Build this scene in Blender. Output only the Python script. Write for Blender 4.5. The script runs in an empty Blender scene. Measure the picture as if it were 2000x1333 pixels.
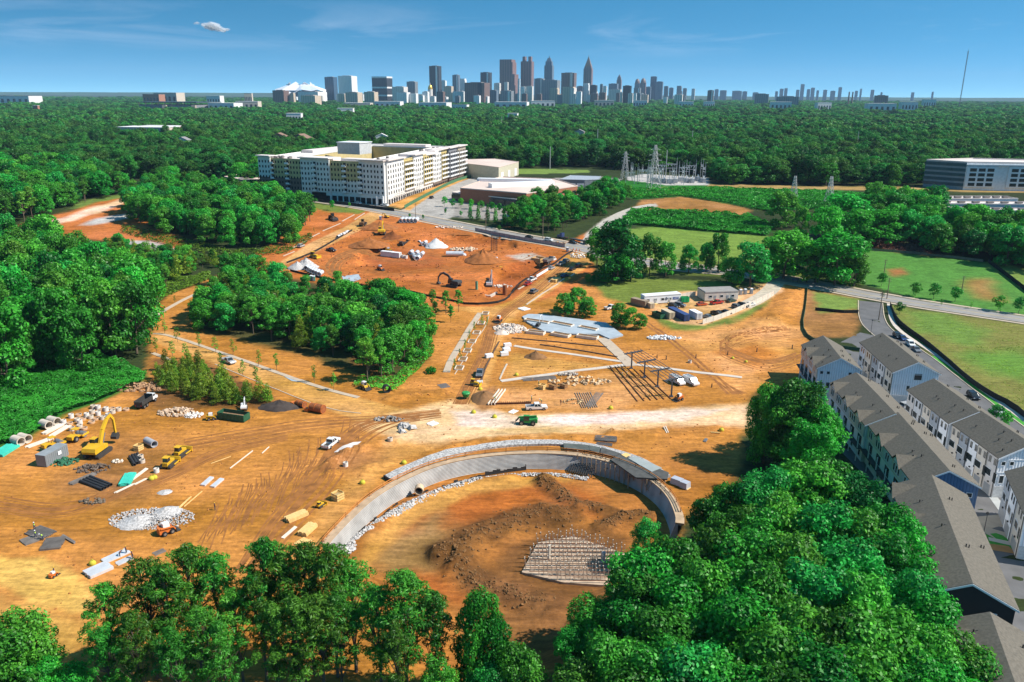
import bpy, bmesh, math, random
import numpy as np
from mathutils import Vector, Matrix
R = math.radians
rnd = random.Random(7)
nr = np.random.RandomState(11)
scn = bpy.context.scene
COL = scn.collection

# ------------------------------------------------------------------ camera
CAM_H, F, PITCH, ROLL = 82.0, 1555.0, R(17.3), R(0.33)
_fw = Vector((0, math.cos(PITCH), -math.sin(PITCH)))
_r0 = Vector((1, 0, 0)); _u0 = Vector((0, math.sin(PITCH), math.cos(PITCH)))
_rt = _r0 * math.cos(ROLL) + _u0 * math.sin(ROLL)
_up = -_r0 * math.sin(ROLL) + _u0 * math.cos(ROLL)
cd = bpy.data.cameras.new('camera'); cam = bpy.data.objects.new('camera', cd); COL.objects.link(cam)
cd.sensor_width = 36; cd.lens = 36 * F / 2000; cd.clip_start = 1; cd.clip_end = 60000
m = Matrix((_rt, _up, -_fw)).transposed().to_4x4(); m.translation = (0, 0, CAM_H)
cam.matrix_world = m
scn.camera = cam

# ------------------------------------------------------------------ sun, sky, exposure
SUN_EL, SUN_AZ = R(46), R(-8)          # azimuth from +X towards +Y
sv = Vector((math.cos(SUN_EL) * math.cos(SUN_AZ), math.cos(SUN_EL) * math.sin(SUN_AZ), math.sin(SUN_EL)))
ld = bpy.data.lights.new('sun', 'SUN'); ld.energy = 4.7; ld.angle = R(0.5); ld.color = (1.0, 0.945, 0.86)
lo = bpy.data.objects.new('sun', ld); COL.objects.link(lo)
lo.rotation_euler = sv.to_track_quat('Z', 'Y').to_euler(); lo.location = (300, 60, 400)
w = bpy.data.worlds.new('World'); scn.world = w; w.use_nodes = True
wn, wl = w.node_tree.nodes, w.node_tree.links
for n in list(wn): wn.remove(n)
wo = wn.new('ShaderNodeOutputWorld'); bg = wn.new('ShaderNodeBackground'); bg.inputs['Strength'].default_value = 0.135
sky = wn.new('ShaderNodeTexSky'); sky.sky_type = 'NISHITA'; sky.sun_disc = False
sky.sun_elevation = SUN_EL; sky.sun_rotation = R(90) - SUN_AZ
sky.altitude = 300; sky.air_density = 1.0; sky.dust_density = 0.5; sky.ozone_density = 2.5
# the first degrees above the horizon take the deeper tone of the sky higher up
tg = wn.new('ShaderNodeTexCoord'); sm_ = wn.new('ShaderNodeVectorMath'); sm_.operation = 'MULTIPLY_ADD'; sm_.inputs[1].default_value = (1, 1, 6.5); sm_.inputs[2].default_value = (0, 0, .16)
nm_ = wn.new('ShaderNodeVectorMath'); nm_.operation = 'NORMALIZE'; wl.new(tg.outputs['Generated'], sm_.inputs[0]); wl.new(sm_.outputs[0], nm_.inputs[0]); wl.new(nm_.outputs[0], sky.inputs['Vector'])
hs = wn.new('ShaderNodeHueSaturation'); hs.inputs['Hue'].default_value = 0.476; hs.inputs['Saturation'].default_value = 1.34; hs.inputs['Value'].default_value = 0.92
wl.new(sky.outputs[0], hs.inputs['Color'])
# thin cirrus: noise in direction space, a band a few degrees above the horizon
tc = wn.new('ShaderNodeTexCoord'); mp = wn.new('ShaderNodeMapping'); mp.inputs['Scale'].default_value = (3.2, 3.2, 26)
mp.inputs['Rotation'].default_value = (0, R(2.5), 0); mp.inputs['Location'].default_value = (1.7, .4, .8)
wl.new(tc.outputs['Generated'], mp.inputs[0])
nz = wn.new('ShaderNodeTexNoise'); nz.inputs['Scale'].default_value = 1.5; nz.inputs['Detail'].default_value = 9; nz.inputs['Roughness'].default_value = 0.62
nz.inputs['Distortion'].default_value = 0.5
wl.new(mp.outputs[0], nz.inputs['Vector'])
rp = wn.new('ShaderNodeValToRGB'); rp.color_ramp.elements[0].position = 0.50; rp.color_ramp.elements[1].position = 0.80
wl.new(nz.outputs[0], rp.inputs[0])
sx = wn.new('ShaderNodeSeparateXYZ'); wl.new(tc.outputs['Generated'], sx.inputs[0])
bnd = wn.new('ShaderNodeValToRGB'); e = bnd.color_ramp.elements
e[0].position = 0.035; e[0].color = (0, 0, 0, 1); e[1].position = 0.062; e[1].color = (1, 1, 1, 1)
k = e.new(0.075); k.color = (.7, .7, .7, 1); k = e.new(0.10); k.color = (0.05, 0.05, 0.05, 1); k = e.new(0.13); k.color = (0, 0, 0, 1)
wl.new(sx.outputs['Z'], bnd.inputs[0])
ml = wn.new('ShaderNodeMath'); ml.operation = 'MULTIPLY'; wl.new(rp.outputs[0], ml.inputs[0]); wl.new(bnd.outputs[0], ml.inputs[1])
ms = wn.new('ShaderNodeMath'); ms.operation = 'MULTIPLY'; ms.inputs[1].default_value = 0.27; wl.new(ml.outputs[0], ms.inputs[0])
mx = wn.new('ShaderNodeMixRGB'); wl.new(ms.outputs[0], mx.inputs[0]); wl.new(hs.outputs[0], mx.inputs[1]); mx.inputs[2].default_value = (5.6, 5.8, 6.6, 1)
wl.new(mx.outputs[0], bg.inputs['Color']); wl.new(bg.outputs[0], wo.inputs['Surface'])
vs = scn.view_settings; vs.view_transform = 'Standard'; vs.look = 'None'; vs.exposure = 0.68; vs.gamma = 1
cy = scn.cycles
cy.use_denoising = True; cy.max_bounces = 6; cy.diffuse_bounces = 3; cy.glossy_bounces = 2; cy.transmission_bounces = 4
cy.transparent_max_bounces = 24; cy.volume_bounces = 0; cy.caustics_reflective = False; cy.caustics_refractive = False

# ------------------------------------------------------------------ noise, geometry in the plane
def hash2(ix, iy, s):
    v = np.sin(ix * 127.1 + iy * 311.7 + s * 74.7) * 43758.5453
    return v - np.floor(v)
def vnoise(x, y, s=0):
    x = np.asarray(x, float); y = np.asarray(y, float)
    ix = np.floor(x); iy = np.floor(y); fx = x - ix; fy = y - iy
    fx = fx * fx * (3 - 2 * fx); fy = fy * fy * (3 - 2 * fy)
    a = hash2(ix, iy, s); b = hash2(ix + 1, iy, s); c = hash2(ix, iy + 1, s); d = hash2(ix + 1, iy + 1, s)
    return a + (b - a) * fx + (c - a) * fy + (a - b - c + d) * fx * fy
def fbm(x, y, s=0, o=4):
    t = 0; a = .5; n = 0
    for k in range(o):
        t = t + a * vnoise(x * 2 ** k, y * 2 ** k, s + k); n += a; a *= .5
    return t / n
def sstep(a, b, x):
    t = np.clip((x - a) / (b - a), 0, 1); return t * t * (3 - 2 * t)
def seg_dist(px, py, pts, closed=False):
    d = np.full(np.shape(px), 1e9)
    n = len(pts)
    for i in range(n if closed else n - 1):
        ax, ay = pts[i][:2]; bx, by = pts[(i + 1) % n][:2]
        dx, dy = bx - ax, by - ay; L = dx * dx + dy * dy + 1e-12
        t = np.clip(((px - ax) * dx + (py - ay) * dy) / L, 0, 1)
        d = np.minimum(d, np.hypot(px - ax - t * dx, py - ay - t * dy))
    return d
def inside(px, py, pts):
    c = np.zeros(np.shape(px), bool); n = len(pts); j = n - 1
    for i in range(n):
        xi, yi = pts[i][:2]; xj, yj = pts[j][:2]
        with np.errstate(divide='ignore', invalid='ignore'):
            c ^= ((yi > py) != (yj > py)) & (px < (xj - xi) * (py - yi) / (yj - yi + 1e-12) + xi)
        j = i
    return c
def sdf(px, py, pts):
    d = seg_dist(px, py, pts, True)
    return np.where(inside(px, py, pts), d, -d)     # positive inside
def ray(u, v):
    return _rt * ((u - 1000) / F) + _up * ((666.5 - v) / F) + _fw
def plane(u, v, z=0.0):
    d = ray(u, v); t = (z - CAM_H) / d.z
    return Vector((d.x * t, d.y * t, z))

# ------------------------------------------------------------------ terrain height
WALL_PX = [(640, 1066), (648, 1055), (690, 1010), (735, 970), (790, 938), (850, 912), (920, 896), (1000, 888), (1080, 887), (1150, 894), (1215, 911), (1270, 938), (1305, 970), (1322, 1010), (1321, 1024)]
WALL = [plane(*p) for p in WALL_PX]
PIT_NEAR = [plane(*p) for p in [(1290, 1090), (1230, 1180), (1150, 1260), (1050, 1330), (960, 1370), (860, 1340), (760, 1240), (690, 1150)]]
PIT = [p[:2] for p in WALL] + [p[:2] for p in PIT_NEAR]
PIT_Z = -3.3
RIDGES = []          # (polyline world, half width, height, lumpy)
UPITS = []
def base_h(x, y):
    return 15.0 * sstep(280, 560, y) + 1.2 * (vnoise(x / 90, y / 90, 3) - .5) * sstep(120, 300, y) * sstep(900, 500, y)
_PXY = np.array([p[:2] for p in PIT])
def hgt(x, y):
    x = np.asarray(x, float); y = np.asarray(y, float)
    z = base_h(x, y)
    for P_, dep in UPITS:
        m_ = (y > P_[1]) & (y < P_[2])
        if np.any(m_):
            xn = np.where(m_, x, 1e4); yn = np.where(m_, y, 1e4); sd = sdf(xn, yn, P_[0]) + 5 * (fbm(xn / 9, yn / 9, 51, 3) - .5); z = z - np.where(m_, dep * sstep(0, 3.5, sd), 0)
    near = (y < 330) & (np.abs(x) < 140)
    if np.any(near):
        xn = np.where(near, x, 1e4); yn = np.where(near, y, 1e4)
        sd = sdf(xn, yn, PIT); dw = seg_dist(xn, yn, [p[:2] for p in WALL])
        dn = seg_dist(xn, yn, [p[:2] for p in PIT_NEAR])
        f = np.where(dw < dn, sstep(-1.1, -0.3, sd), sstep(-1, 9, sd))
        z = z + np.where(near, PIT_Z * f, 0)
        na = nb = None
        for pl, wd, hh, lump in RIDGES:
            px_ = [p[0] for p in pl]; py_ = [p[1] for p in pl]; m_ = (xn > min(px_) - 2 * wd) & (xn < max(px_) + 2 * wd) & (yn > min(py_) - 2 * wd) & (yn < max(py_) + 2 * wd)
            if not np.any(m_): continue
            if na is None: na = fbm(xn / 4.5, yn / 4.5, 15, 3) - .5; nb = fbm(xn / 3.6, yn / 3.6, 5, 4); nc = fbm(xn / 1.7, yn / 1.7, 25, 2) - .5
            d = seg_dist(xn, yn, pl) + wd * .9 * na; b = np.where(m_, np.clip(1 - (d / wd) ** 2, 0, 1) ** 1.1, 0)
            z = z + np.where(near, hh * b * (1 - lump + lump * 2 * nb) + b * lump * 1.5 * nc, 0)
        z = z + np.where(near, 0.22 * (fbm(xn / 5, yn / 5, 9, 3) - .5), 0)
    return z
def hz(x, y): return float(hgt(np.array([x]), np.array([y]))[0])
def G(u, v, dz=0.0, z=None):
    """where the sight line of pixel (u, v) meets the terrain raised by dz (or the level z)"""
    if z is not None: return plane(u, v, z)
    z = 0.0; p = plane(u, v, dz)
    for i in range(40):
        z2 = hz(p.x, p.y) + dz
        if abs(z2 - z) < .01: break
        z = z + .7 * (z2 - z); p = plane(u, v, z)
    return p
for pxs, wd, hh, lump in [
    ([(880, 1085), (930, 1050), (1000, 1022), (1060, 1000), (1110, 1010)], 5.6, 1.0, .8),
    ([(880, 1085), (900, 1110), (945, 1150), (1000, 1165), (1060, 1180)], 4.6, .8, .8),
    ([(1060, 940), (1095, 965), (1130, 990), (1180, 1000)], 3.2, 1.3, .7),
    ([(1180, 1030), (1215, 1010), (1260, 1010)], 3.2, 1.2, .6),
    ([(700, 1060), (800, 985), (900, 950), (1000, 935)], 2.5, 0.7, .4)]:
    RIDGES.append(([plane(a, b, PIT_Z)[:2] for a, b in pxs], wd, hh, lump))
for pxs, wd, hh, lump in [([(636, 912), (672, 884), (730, 868), (770, 862)], 2.2, .8, .6), ([(640, 925), (700, 922), (760, 900)], 1.8, .6, .6), ([(840, 888), (930, 862), (1080, 852), (1180, 858)], 2.2, .7, .5), ([(760, 780), (820, 772), (870, 765)], 2.5, .9, .6), ([(1440, 660), (1500, 640), (1540, 600), (1545, 570)], 6, 1.0, .5), ([(1200, 845), (1300, 850), (1400, 838)], 3, .6, .6)]:
    RIDGES.append(([plane(a, b, 0)[:2] for a, b in pxs], wd, hh, lump))
for pxs, dep in [([(860, 462), (930, 455), (1000, 468), (1012, 482), (960, 492), (900, 500), (850, 505), (700, 520), (690, 495), (760, 472)], 2.4), ([(935, 545), (1000, 515), (1065, 503), (1078, 512), (1030, 545), (1000, 572), (980, 584), (940, 580)], 3.0)]:
    P_ = [tuple(G(u, v)[:2]) for u, v in pxs]; UPITS.append(((P_, min(p[1] for p in P_) - 9, max(p[1] for p in P_) + 9), dep))

# ------------------------------------------------------------------ materials
MATS = {}
def mat(key, color, rough=.8, metal=0.0, var=.12, scale=.6, spec=.3, alpha=None):
    if key in MATS: return MATS[key]
    M = bpy.data.materials.new(key); M.use_nodes = True; nt = M.node_tree; N, L = nt.nodes, nt.links
    b = N['Principled BSDF']; b.inputs['Roughness'].default_value = rough; b.inputs['Metallic'].default_value = metal
    b.inputs['Specular IOR Level'].default_value = spec
    tc = N.new('ShaderNodeTexCoord'); no = N.new('ShaderNodeTexNoise'); no.inputs['Scale'].default_value = scale; no.inputs['Detail'].default_value = 5
    L.new(tc.outputs['Object'], no.inputs['Vector'])
    r = N.new('ShaderNodeValToRGB')
    r.color_ramp.elements[0].position = .3; r.color_ramp.elements[1].position = .7
    r.color_ramp.elements[0].color = tuple(max(0, c * (1 - var)) for c in color) + (1,)
    r.color_ramp.elements[1].color = tuple(min(1, c * (1 + var)) for c in color) + (1,)
    L.new(no.outputs[0], r.inputs[0]); L.new(r.outputs[0], b.inputs['Base Color'])
    MATS[key] = M; return M
def srgb(r, g, b):
    f = lambda c: (c / 255 / 12.92) if c <= 10 else ((c / 255 + .055) / 1.055) ** 2.4
    return (f(r), f(g), f(b))

# ------------------------------------------------------------------ mesh builder
class MB:
    def __init__(s): s.v = []; s.f = []
    def add(s, vs, fs):
        n = len(s.v); s.v.extend([tuple(v) for v in vs]); s.f.extend([tuple(i + n for i in f) for f in fs]); return s
    def box(s, c, d, rz=0.0, rx=0.0, ry=0.0, taper=1.0):
        M = Matrix.Rotation(rz, 3, 'Z') @ Matrix.Rotation(ry, 3, 'Y') @ Matrix.Rotation(rx, 3, 'X')
        vs = []
        for z in (-.5, .5):
            t = taper if z > 0 else 1
            for x, y in ((-.5, -.5), (.5, -.5), (.5, .5), (-.5, .5)):
                vs.append(Vector(c) + M @ Vector((x * d[0] * t, y * d[1] * t, z * d[2])))
        return s.add(vs, [(3, 2, 1, 0), (4, 5, 6, 7), (0, 1, 5, 4), (1, 2, 6, 5), (2, 3, 7, 6), (3, 0, 4, 7)])
    def prism(s, pts, z0, z1):
        """vertical extrusion of an xy outline (ccw)"""
        n = len(pts)
        a = sum(pts[i][0] * pts[(i + 1) % n][1] - pts[(i + 1) % n][0] * pts[i][1] for i in range(n))
        if a < 0: pts = pts[::-1]
        g = lambda z, i: z[i] if isinstance(z, (list, tuple)) else z
        vs = [(p[0], p[1], g(z0, i)) for i, p in enumerate(pts)] + [(p[0], p[1], g(z1, i)) for i, p in enumerate(pts)]
        return s.add(vs, [tuple(range(n - 1, -1, -1)), tuple(range(n, 2 * n))] + [(i, (i + 1) % n, n + (i + 1) % n, n + i) for i in range(n)])
    def side(s, pts, y0, y1):
        """xz outline extruded along y"""
        n = len(pts)
        a = sum(pts[i][0] * pts[(i + 1) % n][1] - pts[(i + 1) % n][0] * pts[i][1] for i in range(n))
        if a < 0: pts = pts[::-1]
        vs = [(p[0], y0, p[1]) for p in pts] + [(p[0], y1, p[1]) for p in pts]
        return s.add(vs, [tuple(range(n)), tuple(range(2 * n - 1, n - 1, -1))] + [((i + 1) % n, i, n + i, n + (i + 1) % n) for i in range(n)])
    def tube(s, p0, p1, r0, r1=None, n=8, cap=True):
        r1 = r0 if r1 is None else r1
        p0, p1 = Vector(p0), Vector(p1); d = (p1 - p0).normalized()
        a = d.orthogonal().normalized(); b = d.cross(a)
        vs = []
        for p, r in ((p0, r0), (p1, r1)):
            for i in range(n):
                t = 2 * math.pi * i / n; vs.append(p + (a * math.cos(t) + b * math.sin(t)) * r)
        fs = [(i, (i + 1) % n, n + (i + 1) % n, n + i) for i in range(n)]
        if cap: fs += [tuple(range(n - 1, -1, -1)), tuple(range(n, 2 * n))]
        return s.add(vs, fs)
    def ring(s, p0, p1, ro, ri, n=14):
        p0, p1 = Vector(p0), Vector(p1); d = (p1 - p0).normalized()
        a = d.orthogonal().normalized(); b = d.cross(a); vs = []
        for p, r in ((p0, ro), (p1, ro), (p1, ri), (p0, ri)):
            for i in range(n):
                t = 2 * math.pi * i / n; vs.append(p + (a * math.cos(t) + b * math.sin(t)) * r)
        fs = []
        for k in range(4):
            for i in range(n):
                fs.append((k * n + i, k * n + (i + 1) % n, ((k + 1) % 4) * n + (i + 1) % n, ((k + 1) % 4) * n + i))
        return s.add(vs, fs)
    def beam(s, p0, p1, w, h=None):
        h = w if h is None else h
        p0, p1 = Vector(p0), Vector(p1); d = (p1 - p0).normalized()
        up = Vector((0, 0, 1)) if abs(d.z) < .95 else Vector((1, 0, 0))
        a = d.cross(up).normalized() * (w / 2); b = a.normalized().cross(d) * (h / 2)
        vs = [p + sa * a + sb * b for p in (p0, p1) for sa, sb in ((-1, -1), (1, -1), (1, 1), (-1, 1))]
        return s.add(vs, [(3, 2, 1, 0), (4, 5, 6, 7), (0, 1, 5, 4), (1, 2, 6, 5), (2, 3, 7, 6), (3, 0, 4, 7)])
    def mesh(s, name, M, smooth=False):
        me = bpy.data.meshes.new(name); me.from_pydata(s.v, [], s.f); me.materials.append(M)
        if smooth: me.shade_smooth()
        bmx = bmesh.new(); bmx.from_mesh(me); bmesh.ops.recalc_face_normals(bmx, faces=bmx.faces); bmx.to_mesh(me); bmx.free()
        return me
    def build(s, name, M, parent=None, loc=None, smooth=False):
        o = bpy.data.objects.new(name, s.mesh(name, M, smooth)); COL.objects.link(o)
        if parent is not None: o.parent = parent
        if loc is not None: o.location = loc
        return o
def tag(o, label=None, cat=None, group=None, kind=None):
    if label: o['label'] = label
    if cat: o['category'] = cat
    if group: o['group'] = group
    if kind: o['kind'] = kind
    return o
def thing(name, label, cat, loc=(0, 0, 0), rz=0.0, group=None):
    o = bpy.data.objects.new(name, None); COL.objects.link(o); o.empty_display_size = .5
    o.location = loc; o.rotation_euler = (0, 0, rz)
    return tag(o, label, cat, group)
KIDS = {}
def dup(o, loc=None, rz=None, label=None, group=None, sc=None, parent=None):
    c = o.copy(); COL.objects.link(c)
    if parent is not None: c.parent = parent
    if loc is not None: c.location = loc
    if rz is not None: c.rotation_euler = (0, 0, rz)
    if sc is not None: c.scale = (sc, sc, sc) if not isinstance(sc, (tuple, list)) else sc
    if label: c['label'] = label
    if group: c['group'] = group
    if o.name not in KIDS: KIDS[o.name] = [ch for ch in bpy.data.objects if ch.parent == o]
    for ch in KIDS[o.name]: dup(ch, parent=c)
    return c
PROTO = {}
def place(builder, loc, rz, label, group=None, sc=None):
    """first call of a builder moves its prototype, later calls copy it"""
    key = builder.__name__ if not isinstance(builder, tuple) else (builder[0].__name__,) + builder[1:]
    if key not in PROTO:
        o = builder() if not isinstance(builder, tuple) else builder[0](*builder[1:])
        PROTO[key] = o
        o.location = loc; o.rotation_euler = (0, 0, rz); tag(o, label, None, group)
        if sc is not None: o.scale = (sc, sc, sc)
        return o
    return dup(PROTO[key], loc, rz, label, group, sc)
def grid_sheet(name, M, pts, dz, step=3.0, th=None, kind='structure', h=None):
    """a filled outline (world xy) draped dz above the terrain"""
    bm = bmesh.new()
    P = []
    for i in range(len(pts)):
        a = Vector(pts[i][:2]); b = Vector(pts[(i + 1) % len(pts)][:2]); n = max(1, int((b - a).length / step))
        P += [a + (b - a) * k / n for k in range(n)]
    vs = [bm.verts.new((p.x, p.y, 0)) for p in P]
    es = [bm.edges.new((vs[i], vs[(i + 1) % len(vs)])) for i in range(len(vs))]
    bmesh.ops.triangle_fill(bm, edges=es, use_beauty=True)
    xs = np.array([v.co.x for v in bm.verts]); ys = np.array([v.co.y for v in bm.verts])
    L = max(np.ptp(xs), np.ptp(ys))
    for it in range(3):
        long = [e for e in bm.edges if e.calc_length() > step * 2]
        if long: bmesh.ops.subdivide_edges(bm, edges=long, cuts=1); bmesh.ops.triangulate(bm, faces=bm.faces)
    xs = np.array([v.co.x for v in bm.verts]); ys = np.array([v.co.y for v in bm.verts])
    zs = (hgt(xs, ys) if h is None else h(xs, ys)) + dz
    for v, z in zip(bm.verts, zs): v.co.z = z
    if th:
        r = bmesh.ops.extrude_face_region(bm, geom=bm.faces[:])
        for g in r['geom']:
            if isinstance(g, bmesh.types.BMVert): g.co.z -= th
    bmesh.ops.recalc_face_normals(bm, faces=bm.faces)
    me = bpy.data.meshes.new(name); bm.to_mesh(me); bm.free(); me.materials.append(M)
    o = bpy.data.objects.new(name, me); COL.objects.link(o)
    if kind: o['kind'] = kind
    if not th:
        if me.polygons and me.polygons[0].normal.z < 0: me.flip_normals()
    return o
def resample(pts, step):
    out = [Vector(pts[0])]
    for a, b in zip(pts[:-1], pts[1:]):
        a, b = Vector(a), Vector(b); n = max(1, int((b - a).length / step))
        out += [a + (b - a) * k / n for k in range(1, n + 1)]
    return out
def smooth_line(pts, it=2):
    pts = [Vector(p) for p in pts]
    for _ in range(it):
        q = [pts[0]]
        for a, b in zip(pts[:-1], pts[1:]): q += [a * .75 + b * .25, a * .25 + b * .75]
        q.append(pts[-1]); pts = q
    return pts
def strip_verts(mb, line, wd, dz, th=0.0, step=2.5, off=0.0, hfun=None):
    """ribbon of width wd along a world polyline, draped; th > 0 gives it sides"""
    L = resample([Vector((p[0], p[1], 0)) for p in line], step)
    n = len(L); xs = []; 
    for i in range(n):
        t = (L[min(i + 1, n - 1)] - L[max(i - 1, 0)]).normalized(); nrm = Vector((-t.y, t.x, 0))
        xs.append((L[i] + nrm * (off + wd / 2), L[i] + nrm * (off - wd / 2)))
    A = np.array([[*a[:2], *b[:2]] for a, b in xs])
    za = (hgt(A[:, 0], A[:, 1]) if hfun is None else hfun(A[:, 0], A[:, 1])) + dz
    zb = (hgt(A[:, 2], A[:, 3]) if hfun is None else hfun(A[:, 2], A[:, 3])) + dz
    vs = []; fs = []
    for i in range(n):
        vs += [(A[i, 0], A[i, 1], za[i]), (A[i, 2], A[i, 3], zb[i])]
        if th: vs += [(A[i, 2], A[i, 3], zb[i] - th), (A[i, 0], A[i, 1], za[i] - th)]
    k = 4 if th else 2
    for i in range(n - 1):
        a, b = i * k, (i + 1) * k
        if th:
            for j in range(4): fs.append((a + j, a + (j + 1) % 4, b + (j + 1) % 4, b + j))
        else: fs.append((a, b, b + 1, a + 1))
    if th: fs += [(0, 3, 2, 1), tuple((n - 1) * k + j for j in range(4))]
    mb.add(vs, fs); return mb
def PX(pts, dz=0.0, z=None): return [G(u, v, dz, z) for u, v in pts]
# ------------------------------------------------------------------ ground: one sheet to the horizon
def axis(fine0, fine1, st, far, g=1.06):
    a = list(np.arange(fine0, fine1 + 1e-6, st)); s = st
    while a[-1] < far: s = min(s * g, 900); a.append(a[-1] + s)
    s = st
    while a[0] > -far: s = min(s * g, 900); a.insert(0, a[0] - s)
    return np.array(a)
gx = axis(-95, 110, .75, 14000, 1.025)
gy = [-400, -200, -60, 0, 30, 55, 70]; s_ = .75; y_ = 80.0
while y_ < 14000:
    gy.append(y_)
    s_ = .75 if y_ < 210 else min(900, s_ * 1.012)
    y_ += s_
gy.append(14000.); gy = np.array(gy)
GX, GY = np.meshgrid(gx, gy); GZ = hgt(GX, GY)
ORANGE = np.array((.425, .184, .038)); RED = np.array((.43, .140, .034)); TAN = np.array((.52, .285, .10)); PALE = np.array((.64, .44, .27))
BROWN = np.array((.20, .095, .032)); DARK = np.array((.12, .06, .025)); GRASS = np.array((.13, .17, .03)); FIELD = np.array((.07, .19, .032))
KUDZU = np.array((.018, .105, .014)); DRY = np.array((.22, .17, .055)); GRAVEL = np.array((.43, .40, .37)); FLOOR = np.array((.028, .04, .012))
GOLD = np.array((.50, .255, .065)); LAWN = np.array((.15, .22, .045)); REDW = np.array((.36, .11, .022))
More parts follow.
